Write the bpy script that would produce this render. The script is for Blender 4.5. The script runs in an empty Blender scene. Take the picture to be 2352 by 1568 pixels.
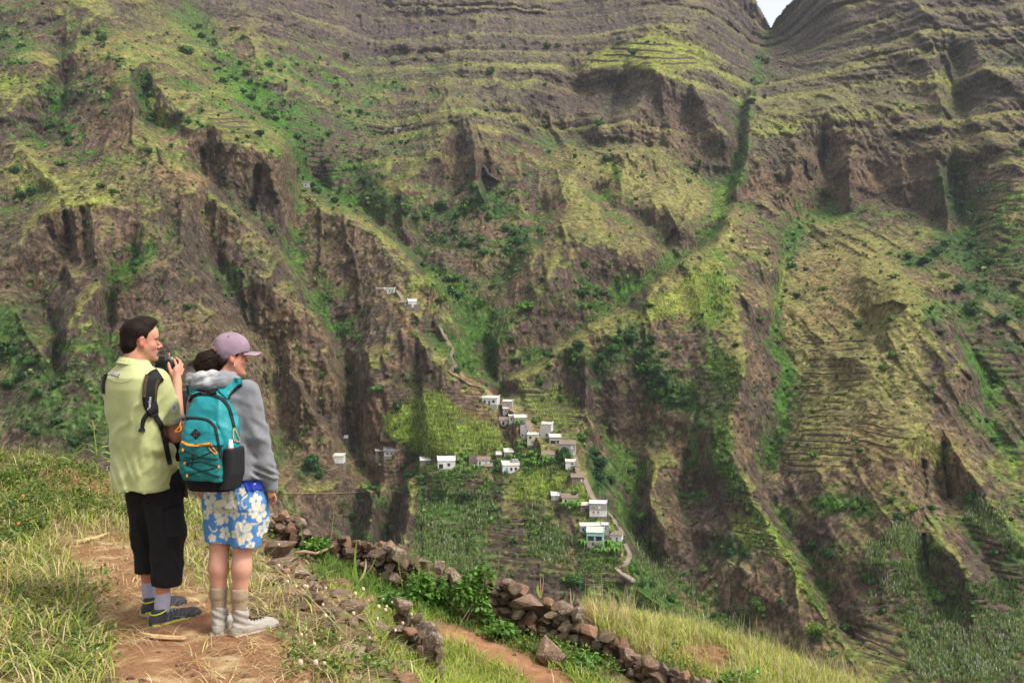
import bpy, bmesh, math, random
import numpy as np
from mathutils import Vector, Matrix, Euler

# ------------------------------------------------------------------ camera, sky, sun, exposure
SC = bpy.context.scene
COL = SC.collection
EYE = 1.6                     # camera height above the path where the hikers stand
F = 35.0 / 36.0 * 2352.0      # focal length in the survey units used for (u, v) bearings below
CU, CV = 1176.0, 784.0

cam_d = bpy.data.cameras.new('camera')
cam_d.lens = 35.0
cam_d.sensor_width = 36.0
cam_d.clip_start = 0.1
cam_d.clip_end = 6000.0
cam = bpy.data.objects.new('camera', cam_d)
cam.location = (0, 0, EYE)
cam.rotation_euler = (math.radians(90), 0, 0)
COL.objects.link(cam)
SC.camera = cam

SUN_EL, SUN_AZ = math.radians(54), math.radians(118)     # azimuth clockwise from +Y (north)
world = bpy.data.worlds.new('World')
SC.world = world
world.use_nodes = True
wn, wl = world.node_tree.nodes, world.node_tree.links
bg = wn['Background']
sky = wn.new('ShaderNodeTexSky')
sky.sky_type = 'NISHITA'
sky.sun_disc = False
sky.sun_elevation = SUN_EL
sky.sun_rotation = SUN_AZ
sky.air_density = 1.0
sky.dust_density = 3.0
sky.ozone_density = 1.0
hsv = wn.new('ShaderNodeHueSaturation')
hsv.inputs['Saturation'].default_value = 0.18            # thin white overcast
wl.new(sky.outputs[0], hsv.inputs['Color'])
wl.new(hsv.outputs[0], bg.inputs['Color'])
bg.inputs['Strength'].default_value = 0.12

sun_d = bpy.data.lights.new('sun', 'SUN')
sun_d.energy = 1.5
sun_d.angle = math.radians(10)
sun_d.color = (1.0, 0.95, 0.87)
sun = bpy.data.objects.new('sun', sun_d)
sdir = Vector((math.sin(SUN_AZ) * math.cos(SUN_EL), math.cos(SUN_AZ) * math.cos(SUN_EL), math.sin(SUN_EL)))
sun.rotation_euler = (-sdir).to_track_quat('-Z', 'Y').to_euler()
sun.location = (0, -5, 30)
COL.objects.link(sun)

vs = SC.view_settings
vs.view_transform = 'Standard'
vs.look = 'None'
vs.gamma = 1.0
vs.use_curve_mapping = False
vs.exposure = 1.22
try:
    SC.cycles.max_bounces = 5
    SC.cycles.diffuse_bounces = 2
    SC.cycles.glossy_bounces = 2
    SC.cycles.transmission_bounces = 3
    SC.cycles.transparent_max_bounces = 6
    SC.cycles.volume_bounces = 1
    SC.cycles.use_adaptive_sampling = True
    SC.cycles.adaptive_threshold = 0.02
except Exception:
    pass

# ------------------------------------------------------------------ helpers
RNG = np.random.default_rng(7)
random.seed(7)


def unproj(u, v, y):
    """bearing (u, v) at depth y -> world point"""
    return np.array([(u - CU) / F * y, y, EYE + (CV - v) / F * y])


def _hash(ix, iy, iz, seed):
    h = (ix.astype(np.uint32) * np.uint32(374761393) + iy.astype(np.uint32) * np.uint32(668265263)
         + iz.astype(np.uint32) * np.uint32(2147483647) + np.uint32((seed * 974711) & 0xFFFFFFFF))
    h = (h ^ (h >> np.uint32(13))) * np.uint32(1274126177)
    h = (h ^ (h >> np.uint32(16))) * np.uint32(2246822519)
    h = h ^ (h >> np.uint32(15))
    return h.astype(np.float64) / 4294967295.0 * 2 - 1


def noise2(x, y, seed=0):
    x = np.asarray(x, float); y = np.asarray(y, float)
    ix = np.floor(x).astype(np.int64); iy = np.floor(y).astype(np.int64)
    fx = x - ix; fy = y - iy
    sx = fx * fx * fx * (fx * (fx * 6 - 15) + 10); sy = fy * fy * fy * (fy * (fy * 6 - 15) + 10)
    z = np.zeros_like(ix)
    a = _hash(ix, iy, z, seed); b = _hash(ix + 1, iy, z, seed)
    c = _hash(ix, iy + 1, z, seed); d = _hash(ix + 1, iy + 1, z, seed)
    return (a * (1 - sx) + b * sx) * (1 - sy) + (c * (1 - sx) + d * sx) * sy


def noise3(x, y, z, seed=0):
    x = np.asarray(x, float); y = np.asarray(y, float); z = np.asarray(z, float)
    ix = np.floor(x).astype(np.int64); iy = np.floor(y).astype(np.int64); iz = np.floor(z).astype(np.int64)
    fx = x - ix; fy = y - iy; fz = z - iz
    fx = fx * fx * (3 - 2 * fx); fy = fy * fy * (3 - 2 * fy); fz = fz * fz * (3 - 2 * fz)
    r = 0
    for dx in (0, 1):
        for dy in (0, 1):
            for dz in (0, 1):
                w = (fx if dx else 1 - fx) * (fy if dy else 1 - fy) * (fz if dz else 1 - fz)
                r = r + w * _hash(ix + dx, iy + dy, iz + dz, seed)
    return r


def fbm(x, y, octaves=4, seed=0, gain=0.5):
    r, a, s = 0, 1.0, 0
    for o in range(octaves):
        r = r + a * noise2(x * 2 ** o + 17.3 * o, y * 2 ** o - 9.1 * o, seed + o)
        s += a; a *= gain
    return r / s


def ridged(x, y, octaves=3, seed=0, gain=0.5):
    r, a, s = 0, 1.0, 0
    for o in range(octaves):
        n = 1 - np.abs(noise2(x * 2 ** o + 3.3 * o, y * 2 ** o + 7.7 * o, seed + o)) * 2
        r = r + a * n
        s += a; a *= gain
    return r / s


def sstep(a, b, x):
    t = np.clip((x - a) / (b - a), 0, 1)
    return t * t * (3 - 2 * t)


# ---- materials
def nodes_mat(name):
    m = bpy.data.materials.new(name)
    m.use_nodes = True
    nt = m.node_tree
    return m, nt.nodes, nt.links, nt.nodes['Principled BSDF']


def simple_mat(name, col, rough=0.85, var=0.15, scale=30.0, bump=0.2, bscale=None, attr=None, spec=0.25, sheen=0.0,
               metallic=0.0, transl=0.0, coords='Object', detail=4.0):
    """base colour broken up by noise, with fine relief; attr multiplies in a colour attribute"""
    m, n, l, p = nodes_mat(name)
    tc = n.new('ShaderNodeTexCoord')
    nz = n.new('ShaderNodeTexNoise'); nz.inputs['Scale'].default_value = scale; nz.inputs['Detail'].default_value = detail
    l.new(tc.outputs[coords], nz.inputs['Vector'])
    ramp = n.new('ShaderNodeMapRange')
    ramp.inputs['From Min'].default_value = 0.25; ramp.inputs['From Max'].default_value = 0.75
    ramp.inputs['To Min'].default_value = 1 - var; ramp.inputs['To Max'].default_value = 1 + var
    l.new(nz.outputs['Fac'], ramp.inputs['Value'])
    mul = n.new('ShaderNodeVectorMath'); mul.operation = 'MULTIPLY'
    if attr:
        at = n.new('ShaderNodeAttribute'); at.attribute_name = attr
        l.new(at.outputs['Color'], mul.inputs[0])
    else:
        mul.inputs[0].default_value = col[:3]
    l.new(ramp.outputs[0], mul.inputs[1])
    l.new(mul.outputs[0], p.inputs['Base Color'])
    p.inputs['Roughness'].default_value = rough
    p.inputs['Specular IOR Level'].default_value = spec
    p.inputs['Metallic'].default_value = metallic
    if sheen:
        p.inputs['Sheen Weight'].default_value = sheen
    if bump:
        nb = n.new('ShaderNodeTexNoise'); nb.inputs['Scale'].default_value = bscale or scale * 3; nb.inputs['Detail'].default_value = detail
        l.new(tc.outputs[coords], nb.inputs['Vector'])
        b = n.new('ShaderNodeBump'); b.inputs['Strength'].default_value = bump; b.inputs['Distance'].default_value = 0.02
        l.new(nb.outputs['Fac'], b.inputs['Height'])
        l.new(b.outputs[0], p.inputs['Normal'])
    if transl:
        tr = n.new('ShaderNodeBsdfTranslucent')
        l.new(mul.outputs[0], tr.inputs['Color'])
        mx = n.new('ShaderNodeMixShader'); mx.inputs[0].default_value = transl
        l.new(p.outputs[0], mx.inputs[1]); l.new(tr.outputs[0], mx.inputs[2])
        l.new(mx.outputs[0], n['Material Output'].inputs['Surface'])
    return m


# ---- objects
def mesh_np(name, verts, faces, mat=None, smooth=False, col=None, loops=None):
    """verts (n,3); faces (m,k) array or list of tuples; col (n,3) point colours"""
    me = bpy.data.meshes.new(name)
    verts = np.asarray(verts, dtype=np.float32)
    if isinstance(faces, np.ndarray):
        m, k = faces.shape
        me.vertices.add(len(verts)); me.vertices.foreach_set('co', verts.ravel())
        me.loops.add(m * k); me.loops.foreach_set('vertex_index', faces.astype(np.int32).ravel())
        me.polygons.add(m)
        me.polygons.foreach_set('loop_start', np.arange(0, m * k, k, dtype=np.int32))
        me.update(calc_edges=True)
    else:
        me.from_pydata(verts.tolist(), [], faces)
        me.update()
    if smooth:
        me.polygons.foreach_set('use_smooth', np.ones(len(me.polygons), dtype=bool))
    if col is not None:
        a = me.color_attributes.new('tint', 'FLOAT_COLOR', 'POINT')
        c4 = np.ones((len(verts), 4), np.float32); c4[:, :3] = col
        a.data.foreach_set('color', c4.ravel())
    if mat is not None:
        me.materials.append(mat)
    return me


def tag(o, label=None, cat=None, group=None, kind=None):
    if label: o['label'] = label
    if cat: o['category'] = cat
    if group: o['group'] = group
    if kind: o['kind'] = kind
    return o


def obj(name, me, parent=None, loc=None, rot=None, scale=None):
    o = bpy.data.objects.new(name, me)
    COL.objects.link(o)
    if parent is not None: o.parent = parent
    if loc is not None: o.location = loc
    if rot is not None: o.rotation_euler = rot
    if scale is not None: o.scale = scale
    return o


def empty(name, loc=(0, 0, 0), rz=0.0):
    o = bpy.data.objects.new(name, None)
    o.empty_display_size = 0.2
    COL.objects.link(o)
    o.location = loc
    o.rotation_euler = (0, 0, rz)
    return o


class MB:
    """collects simple shapes into one mesh"""
    def __init__(s): s.v, s.f, s.n, s.c = [], [], 0, []

    def add(s, v, f, c=None):
        v = [tuple(map(float, p)) for p in v]
        s.v += v
        s.f += [tuple(int(i) + s.n for i in q) for q in f]
        s.n += len(v)
        if c is not None: s.c += [tuple(c)] * len(v)

    def box(s, cx, cy, cz, sx, sy, sz, rz=0.0, c=None):
        a, b = math.cos(rz), math.sin(rz)
        v = []
        for dz in (-.5, .5):
            for dx, dy in ((-.5, -.5), (.5, -.5), (.5, .5), (-.5, .5)):
                x, y = dx * sx, dy * sy
                v.append((cx + x * a - y * b, cy + x * b + y * a, cz + dz * sz))
        s.add(v, [(3, 2, 1, 0), (4, 5, 6, 7), (0, 1, 5, 4), (1, 2, 6, 5), (2, 3, 7, 6), (3, 0, 4, 7)], c)

    def tube(s, pts, r, k=6, c=None, cap=True):
        pts = [Vector(p) for p in pts]
        rs = r if isinstance(r, (list, tuple)) else [r] * len(pts)
        v, f = [], []
        up = Vector((0, 0, 1))
        for i, p in enumerate(pts):
            t = (pts[min(i + 1, len(pts) - 1)] - pts[max(i - 1, 0)])
            if t.length < 1e-9: t = Vector((0, 0, 1))
            t.normalize()
            a = t.cross(up)
            if a.length < 1e-3: a = t.cross(Vector((1, 0, 0)))
            a.normalize(); b = a.cross(t)
            for j in range(k):
                th = 2 * math.pi * j / k
                v.append(p + (a * math.cos(th) + b * math.sin(th)) * rs[i])
        for i in range(len(pts) - 1):
            for j in range(k):
                j2 = (j + 1) % k
                f.append((i * k + j, i * k + j2, (i + 1) * k + j2, (i + 1) * k + j))
        if cap:
            f.append(tuple(range(k))[::-1]); f.append(tuple((len(pts) - 1) * k + j for j in range(k)))
        s.add(v, f, c)

    def ribbon(s, pts, widths, side, thick=0.0, c=None):
        """flat band along pts; side = list of sideways unit vectors (or one)"""
        v, f = [], []
        n = len(pts)
        for i, p in enumerate(pts):
            p = Vector(p)
            sd = Vector(side[i] if isinstance(side, list) else side)
            w = widths[i] if isinstance(widths, (list, tuple)) else widths
            v += [p - sd * w * .5, p + sd * w * .5]
        for i in range(n - 1):
            f.append((2 * i, 2 * i + 1, 2 * i + 3, 2 * i + 2))
        s.add(v, f, c)

    def mesh(s, name, mat=None, smooth=False):
        me = bpy.data.meshes.new(name)
        me.from_pydata(s.v, [], s.f)
        me.update()
        if smooth: me.polygons.foreach_set('use_smooth', np.ones(len(me.polygons), dtype=bool))
        if s.c and len(s.c) == len(s.v):
            a = me.color_attributes.new('tint', 'FLOAT_COLOR', 'POINT')
            c4 = np.ones((len(s.v), 4), np.float32); c4[:, :3] = np.array(s.c)
            a.data.foreach_set('color', c4.ravel())
        if mat is not None: me.materials.append(mat)
        return me

    def build(s, name, mat=None, parent=None, smooth=False, **k):
        return obj(name, s.mesh(name, mat, smooth), parent, **k)


# ------------------------------------------------------------------ the valley: survey of depths, ridges and gullies
DEPTH_PTS = [
 (1125,925,430),(1240,1010,405),(1330,1100,375),(1380,1190,350),(1430,1290,330),(890,668,510),(945,720,488),(930,880,440),
 (0,1040,310),(100,850,345),(200,600,410),(300,170,620),(450,0,900),(0,0,780),(0,400,490),(150,330,530),
 (700,1000,405),(500,720,410),(650,370,560),(420,300,545),(350,950,330),
 (690,420,640),(800,470,600),(900,290,800),(860,180,950),(850,130,1060),(1000,0,1260),(1300,0,1300),(1400,130,1000),
 (1074,267,760),(1270,300,800),(1100,500,600),(1100,700,505),(1270,600,540),(1480,745,465),(1690,510,600),(1650,400,720),
 (1500,160,900),(1600,60,1060),(1770,62,1320),(1700,0,1260),(1900,0,1150),(2130,50,950),(2150,250,780),(1900,300,780),
 (1900,480,680),(2160,500,630),(2300,500,560),(2300,250,720),(2350,0,950),(1700,800,440),(1950,700,470),(2080,700,440),
 (2150,950,360),(2100,1100,325),(2300,1000,350),(1690,1050,370),(1740,1180,340),(1850,1350,300),(1950,1490,270),
 (2108,1205,300),(2200,1400,265),(2352,1568,240),(1500,1350,310),(1600,1000,395),(1480,1000,412),(900,1240,358),(780,1150,378),
 (1800,1568,258),(0,1568,190),(600,1568,225),(1200,1568,262),
]
# (relief factor, polyline): negative comes forward (crest), positive goes back (gully)
LINES = [
 # left mountain
 (-.035,[(150,0),(200,25),(250,50),(285,95),(322,160),(365,205),(400,260)]),
 (-.030,[(250,50),(180,110),(110,190),(20,260)]),
 (-.045,[(292,160),(303,190),(300,215),(308,250),(335,300),(350,345),(372,385),(440,412)]),
 (.030,[(335,170),(328,220),(345,270),(375,290),(400,285)]),
 (.045,[(150,100),(145,170),(150,215),(120,280),(90,320)]),
 (-.02,[(200,195),(140,215),(60,215),(0,240)]),
 (.04,[(430,10),(467,73),(500,133),(533,187),(600,233),(667,300),(700,380),(740,425),(790,465),(850,500),(905,540),(965,600),(1010,645),(1050,690),(1095,740),(1118,790),(1135,850),(1146,890)]),
 (-.02,[(560,0),(575,90),(610,160),(680,210)]),
 (-.03,[(784,60),(800,90),(820,130)]),
 # crag chain left of centre
 (-.05,[(417,293),(493,290),(530,333),(600,355),(643,367),(660,400),(690,440),(735,478),(765,500),(790,480),(812,520),(850,532),(905,568),(965,625),(1000,662)]),
 (.03,[(470,345),(475,400),(500,430),(545,480)]),
 (.03,[(640,375),(592,400),(580,450),(570,490)]),
 (-.035,[(440,412),(478,430),(485,455),(412,512),(340,580),(300,640),(230,680),(175,730),(110,800)]),
 (-.045,[(485,455),(560,515),(620,580),(670,650),(727,740),(760,800)]),
 (-.04,[(520,595),(575,640),(627,691),(670,718),(727,785),(752,840),(770,900)]),
 (.04,[(560,470),(620,530),(690,640),(740,720),(780,790),(806,850),(806,930),(812,1010),(850,1090),(870,1135)]),
 (.03,[(470,500),(500,590),(560,700),(610,790),(680,860),(740,960)]),
 (-.025,[(410,515),(430,600),(470,700),(520,800),(560,880)]),
 (.035,[(400,530),(347,575),(320,608),(267,641),(245,700),(237,740),(245,800),(260,870)]),
 (-.03,[(207,471),(215,540),(225,590)]),
 (-.035,[(247,458),(190,470),(127,495),(93,500),(50,570),(10,640)]),
 (-.02,[(93,500),(120,560),(150,630),(190,680)]),
 (.03,[(140,520),(145,590),(140,640)]),
 (-.035,[(213,741),(180,800),(150,850)]),(-.03,[(213,741),(240,800),(260,870),(280,930)]),
 (.03,[(60,640),(110,720),(130,790),(120,850)]),
 (-.03,[(0,700),(40,720),(60,780),(100,830)]),
 (-.025,[(0,330),(60,350),(90,400),(190,460)]),
 (.02,[(0,480),(40,470),(90,440)]),
 (-.03,[(650,820),(700,900),(740,980),(760,1050)]),
 (.03,[(620,870),(640,960),(660,1060)]),
 # village spur
 (-.05,[(1000,662),(945,690),(925,718),(930,742),(905,790),(870,830),(835,880)]),
 (-.055,[(930,742),(975,800),(1010,850),(1035,880)]),
 (-.05,[(945,690),(990,730),(1030,790),(1040,850),(1090,885),(1130,905),(1165,945),(1215,985),(1245,1020),(1310,1040),(1345,1120),(1368,1155),(1400,1195),(1430,1240),(1445,1290),(1460,1340),(1520,1400)]),
 (-.045,[(835,900),(900,900),(1000,895)]),
 (.02,[(985,760),(1050,800),(1080,860)]),
 (.055,[(1146,890),(1150,905)]),
 (-.045,[(940,1110),(935,1160),(925,1230),(920,1300)]),
 (.05,[(960,1050),(935,1080),(915,1110),(900,1180),(880,1250)]),
 (-.03,[(640,1130),(760,1133),(860,1130),(930,1130)]),
 (-.035,[(860,1135),(852,1200),(850,1250)]),
 (.045,[(820,1150),(815,1200),(810,1250)]),
 (-.04, [(960,930),(965,985),(960,1040)]), (-.04, [(885,960),(892,1000),(908,1030)]), (-.045, [(900,1010),(1000,1000),(1100,1000),(1180,1010)]), (-.048, [(980,1085),(1100,1100),(1220,1105),(1310,1115)]), (-.045, [(980,1210),(1120,1205),(1250,1215),(1370,1240)]), (-.04, [(1000,1320),(1200,1310),(1380,1330)]),
 # gorge right of the village and its banks
 (.036, [(1290,905),(1350,940),(1390,985),(1412,1030),(1470,1080),(1475,1130),(1430,1180),(1470,1240),(1530,1310),(1580,1370),(1640,1410),(1720,1450)]),
 (-.045,[(1200,868),(1290,875),(1320,898),(1350,940),(1378,1005)]),
 (-.035,[(1160,880),(1200,868)]),
 (-.045,[(1690,508),(1640,565),(1565,606),(1500,668),(1478,742),(1420,748),(1364,753),(1284,806),(1234,856),(1190,884)]),
 (.045,[(1640,525),(1570,590),(1490,640),(1430,690),(1380,715),(1330,755),(1250,810),(1190,850),(1155,880)]),
 (-.045,[(1284,596),(1267,630),(1261,683),(1217,720),(1170,750),(1140,800)]),
 (-.03,[(1284,596),(1300,555),(1330,500),(1340,460)]),
 (.04,[(1250,480),(1200,540),(1180,600),(1150,650),(1120,700),(1112,760)]),
 (.035,[(1100,400),(1120,450),(1150,500),(1200,540)]),
 (-.055,[(1074,267),(1057,293),(997,360),(944,417),(885,478)]),
 (-.05,[(1074,267),(1090,330),(1097,390),(1115,460)]),
 (-.04,[(1095,290),(1115,330),(1130,390)]),
 (.025,[(1040,330),(1040,380),(1030,430)]),
 (-.03,[(1074,267),(1130,282),(1190,262),(1215,255)]),
 (.03,[(900,500),(960,540),(1030,600)]),
 (-.025,[(885,480),(920,500),(945,560)]),
 # centre cliff block
 (-.045,[(1205,240),(1222,200),(1238,168),(1300,150),(1350,152),(1450,160),(1517,172),(1570,200),(1620,240),(1650,290),(1670,340)]),
 (.03,[(1215,260),(1262,285),(1306,308),(1345,318),(1390,335),(1440,330),(1520,345),(1600,400),(1650,450)]),
 (-.03,[(1375,275),(1380,300),(1400,330)]),(-.03,[(1500,190),(1480,240),(1440,280),(1420,315)]),
 (.03,[(1440,185),(1425,230),(1400,270)]),(.025,[(1330,180),(1335,230),(1320,290)]),(.025,[(1580,220),(1590,300),(1600,370)]),
 (-.035,[(1500,70),(1440,100),(1390,115),(1340,135)]),(-.03,[(1500,0),(1500,70),(1560,95),(1620,140),(1665,200)]),
 (-.03,[(1290,460),(1300,420),(1340,390),(1420,350),(1480,350)]),
 (-.03,[(1500,480),(1540,470),(1560,500),(1570,540)]),
 (-.035,[(1290,520),(1340,560),(1400,560),(1480,610)]),
 (.025,[(1370,440),(1400,470),(1460,500),(1530,540)]),
 (-.025,[(1300,440),(1350,470),(1380,500),(1390,540)]),
 # ravine under the notch and the right mountain
 (.032, [(1770,62),(1755,105),(1742,150),(1735,190),(1718,230),(1712,285),(1695,380),(1668,450),(1642,520)]),
 (-.04,[(1725,300),(1716,340),(1705,400),(1695,450)]),
 (-.03,[(1728,200),(1722,260),(1722,298)]),
 (-.045,[(2101,7),(2135,43),(2151,133),(2165,233),(2168,293),(2152,360),(2172,433),(2176,520)]),
 (-.035,[(1722,302),(1800,292),(1900,280),(2000,266),(2080,255),(2160,240)]),
 (.022,[(1700,460),(1760,440),(1830,420),(1900,415),(2000,460),(2100,480),(2165,500)]),
 (.04,[(1895,320),(1890,370),(1897,410)]),(-.03,[(1845,370),(1825,400),(1812,440)]),(-.035,[(1958,350),(1945,400),(1955,450)]),
 (-.03,[(1720,298),(1780,250),(1850,205),(1920,165),(1985,130),(2060,70),(2100,10)]),
 (-.025,[(2020,190),(1990,240)]),(-.025,[(2080,190),(2110,230),(2160,240)]),
 (.03,[(2180,110),(2200,200),(2215,270)]),(-.03,[(2230,100),(2290,180),(2352,240)]),
 (.035,[(2190,400),(2200,500),(2230,600),(2215,690),(2225,790),(2265,880),(2290,990),(2340,1090)]),
 (-.03,[(2220,270),(2290,330),(2352,400)]),
 # spur of fields right of centre, the dry gully beside it
 (-.045,[(1690,508),(1668,560),(1650,623),(1695,723),(1715,823),(1705,890),(1688,960),(1688,1062)]), (-.036, [(1688,1062),(1718,1112),(1735,1168),(1770,1200),(1808,1285),(1868,1378),(1908,1442),(1955,1490),(2010,1568)]),
 (.04,[(1895,455),(1860,490),(1820,530),(1808,600),(1796,680),(1788,740),(1775,775),(1806,815),(1810,880),(1805,950),(1790,990),(1772,1030),(1762,1080)]), (.012, [(1775,1150),(1830,1240),(1870,1300),(1900,1385),(1960,1470)]),
 (-.025,[(1720,560),(1760,590),(1785,630)]),(-.02,[(1735,640),(1760,690),(1775,720)]),
 (-.03,[(1560,620),(1590,760),(1600,800)]),
 (-.03,[(1510,1060),(1500,1100),(1485,1160),(1530,1230)]),
 (.025,[(1600,1050),(1570,1120),(1580,1200),(1620,1290)]),
 (-.042, [(1600,650),(1625,800),(1635,950),(1645,1070)]), (-.03, [(1530,720),(1550,800)]), (-.015, [(1560,1000),(1570,1080)]), (-.02, [(1880,1100),(1900,1200),(1930,1300),(1990,1420)]),
 # broad right slope
 (-.04,[(1990,640),(2040,620),(2075,660),(2060,700),(2100,690),(2140,760),(2190,835),(2228,870)]),
 (-.03,[(2075,700),(2045,740),(2040,790),(2095,830),(2150,890),(2170,930),(2130,965),(2105,1000)]),
 (.025,[(1985,720),(2000,760),(1930,830),(1910,850)]),
 (-.025,[(1920,830),(1960,828),(2010,835),(2045,860)]),
 (-.045,[(2105,1000),(2080,1020),(2060,1050),(2070,1110)]),(-.04,[(2105,1000),(2170,1030),(2220,1080),(2260,1130)]),
 (.03,[(2160,1060),(2170,1120),(2180,1150)]),
 (-.045,[(2070,1110),(2108,1205),(2060,1250),(2030,1300)]),(-.04,[(2108,1205),(2168,1258),(2202,1312),(2252,1378)]),
 (.03,[(2110,1290),(2150,1350),(2200,1400)]),
 (.018,[(2180,1150),(2240,1240),(2290,1330),(2352,1420)]),
 (-.03,[(2260,1130),(2300,1180),(2352,1260)]),
 (-.025,[(1700,1300),(1740,1340),(1800,1400)]),
]


# narrow upstanding rock ribs, and narrow clefts: (metres forward, half width px, polyline)
RIBS = [(5, 3.5, [(1067,140),(1060,165),(1055,190)]), (5, 4, [(1028,193),(1030,225),(1036,262),(1040,278)]), (4, 3.5, [(1156,145),(1150,172),(1142,202)]), (7, 4, [(1074,270),(1090,330),(1094,410)]), (6, 4, [(1098,295),(1117,338),(1130,370)]),
 (5, 3, [(1112,385),(1122,402),(1146,416)]), (5, 3, [(1096,428),(1114,470),(1130,482)]), (6, 4, [(310,255),(308,285),(303,322)]), (5, 3.5, [(360,330),(374,372)]), (6, 4, [(495,292),(498,330),(490,370)]), (6, 4, [(540,335),(530,370),(515,405)]),
 (-8, 5, [(463,345),(466,380),(470,405)]), (-10, 6, [(592,388),(588,430),(576,480)]), (6, 5, [(617,365),(622,410),(640,460)]), (5, 4, [(790,482),(792,520),(800,560),(820,610)]), (5, 4, [(735,480),(740,540),(735,600)]), (6, 4, [(820,620),(826,660),(824,700)]),
 (5, 4, [(120,500),(128,545),(130,590)]), (6, 5, [(170,475),(176,530),(182,590)]), (6, 5, [(207,470),(216,540),(222,600)]), (-7, 5, [(150,490),(158,540),(160,600)]), (-7, 5, [(190,480),(196,540),(204,600)]),
 (5, 3.5, [(560,660),(566,700),(572,740)]), (4, 3, [(640,760),(642,820),(640,880)]), (5, 3.5, [(690,880),(690,920),(694,960)]), (4, 3, [(610,820),(612,870),(618,910)]), (4, 4, [(40,720),(55,760),(95,815)]), (4, 3, [(103,720),(110,760)]),
 (-6, 4, [(1846,372),(1850,395),(1860,412)]), (-8, 5, [(1896,330),(1888,370),(1893,412)]), (5, 4, [(1958,345),(1940,375),(1925,395)]), (4, 4, [(1745,600),(1760,650),(1765,672)]), (4, 3.5, [(1690,655),(1715,690),(1725,730)]),
 (-5, 5, [(2130,720),(2150,765),(2185,825),(2225,870)]), (4, 3.5, [(2010,700),(2050,690),(2080,700)]), (-5, 4, [(2170,1020),(2172,1070),(2180,1140)]), (-4, 4, [(2120,1060),(2125,1110),(2124,1140)]), (-5, 4, [(2120,1230),(2126,1270),(2128,1300)]),
 (-5, 4, [(1580,460),(1560,520),(1530,560)]), (5, 4, [(1525,470),(1545,500),(1560,530)]), (5, 4, [(1290,520),(1300,560),(1290,600)]), (4, 4, [(1365,330),(1375,290),(1390,255)]), (4, 4, [(1480,300),(1490,260),(1500,220)]), (-5, 5, [(1420,200),(1410,240),(1395,285)]),
 (-6, 4, [(800,950),(806,1000),(812,1040)]), (4, 4, [(920,760),(930,800),(925,860)]), (4, 4, [(880,820),(890,860)]), (4, 4, [(980,800),(985,850)]), (-4, 4, [(955,780),(960,840)])]


def grid_interp(G, gu0, gv0, st, u, v):
    x = np.clip((u - gu0) / st, 0, G.shape[1] - 1.001); y = np.clip((v - gv0) / st, 0, G.shape[0] - 1.001)
    ix = x.astype(int); iy = y.astype(int); fx = x - ix; fy = y - iy
    return ((G[iy, ix] * (1 - fx) + G[iy, ix + 1] * fx) * (1 - fy) + (G[iy + 1, ix] * (1 - fx) + G[iy + 1, ix + 1] * fx) * fy)


def solve_relief():
    st = 5.0; u0, v0 = -160.0, -80.0
    W, H = 536, 348
    levels = [16, 8, 4, 2, 1]
    K = None
    pts = []
    for k, pl in LINES:
        p = np.array(pl, float)
        for a, b in zip(p[:-1], p[1:]):
            n = max(2, int(np.hypot(*(b - a)) / 2.0))
            t = np.linspace(0, 1, n)[:, None]
            q = a + (b - a) * t
            pts.append(np.column_stack([q, np.full(n, k)]))
    pts = np.vstack(pts)
    for L in levels:
        w, h = W // L + 1, H // L + 1
        cs = np.zeros((h, w)); cn = np.zeros((h, w))
        ix = np.clip(((pts[:, 0] - u0) / (st * L)).astype(int), 0, w - 1)
        iy = np.clip(((pts[:, 1] - v0) / (st * L)).astype(int), 0, h - 1)
        np.add.at(cs, (iy, ix), pts[:, 2]); np.add.at(cn, (iy, ix), 1)
        msk = cn > 0; val = np.where(msk, cs / np.maximum(cn, 1), 0)
        if K is None: K = np.zeros((h, w))
        else:
            yy = np.linspace(0, K.shape[0] - 1.001, h); xx = np.linspace(0, K.shape[1] - 1.001, w)
            X, Y = np.meshgrid(xx, yy)
            K = grid_interp(K, 0, 0, 1, X, Y)
        lam = 0.0006 * L * L
        for it in range(120):
            P = np.pad(K, 1, mode='edge')
            K = (P[:-2, 1:-1] + P[2:, 1:-1] + P[1:-1, :-2] + P[1:-1, 2:]) / (4 + lam)
            K = np.where(msk, val, K)
    for it in range(2):
        P = np.pad(K, 1, mode='edge')
        K = 0.5 * K + 0.125 * (P[:-2, 1:-1] + P[2:, 1:-1] + P[1:-1, :-2] + P[1:-1, 2:])
    return K, u0, v0, st


def base_depth_field():
    P = np.array(DEPTH_PTS, float)
    P[:, 2] = 430.0 * (P[:, 2] / 430.0) ** .88
    s = 500.0
    X = P[:, :2] / s; L = np.log(P[:, 2]); n = len(P)
    d = np.hypot(X[:, None, 0] - X[None, :, 0], X[:, None, 1] - X[None, :, 1])
    A = np.zeros((n + 3, n + 3))
    A[:n, :n] = d + np.eye(n) * 0.05          # biharmonic-like (linear kernel), slightly relaxed
    A[:n, n] = 1; A[:n, n + 1:] = X
    A[n, :n] = 1; A[n + 1:, :n] = X.T
    sol = np.linalg.solve(A, np.concatenate([L, np.zeros(3)]))
    st = 20.0; gu = np.arange(-160, 2541, st); gv = np.arange(-80, 1681, st)
    U, V = np.meshgrid(gu, gv)
    q = np.stack([U.ravel(), V.ravel()], 1) / s
    D = np.hypot(q[:, None, 0] - X[None, :, 0], q[:, None, 1] - X[None, :, 1])
    R = D @ sol[:n] + sol[n] + q @ sol[n + 1:]
    return R.reshape(U.shape), -160.0, -80.0, st


KF = solve_relief()
BF = base_depth_field()


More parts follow.
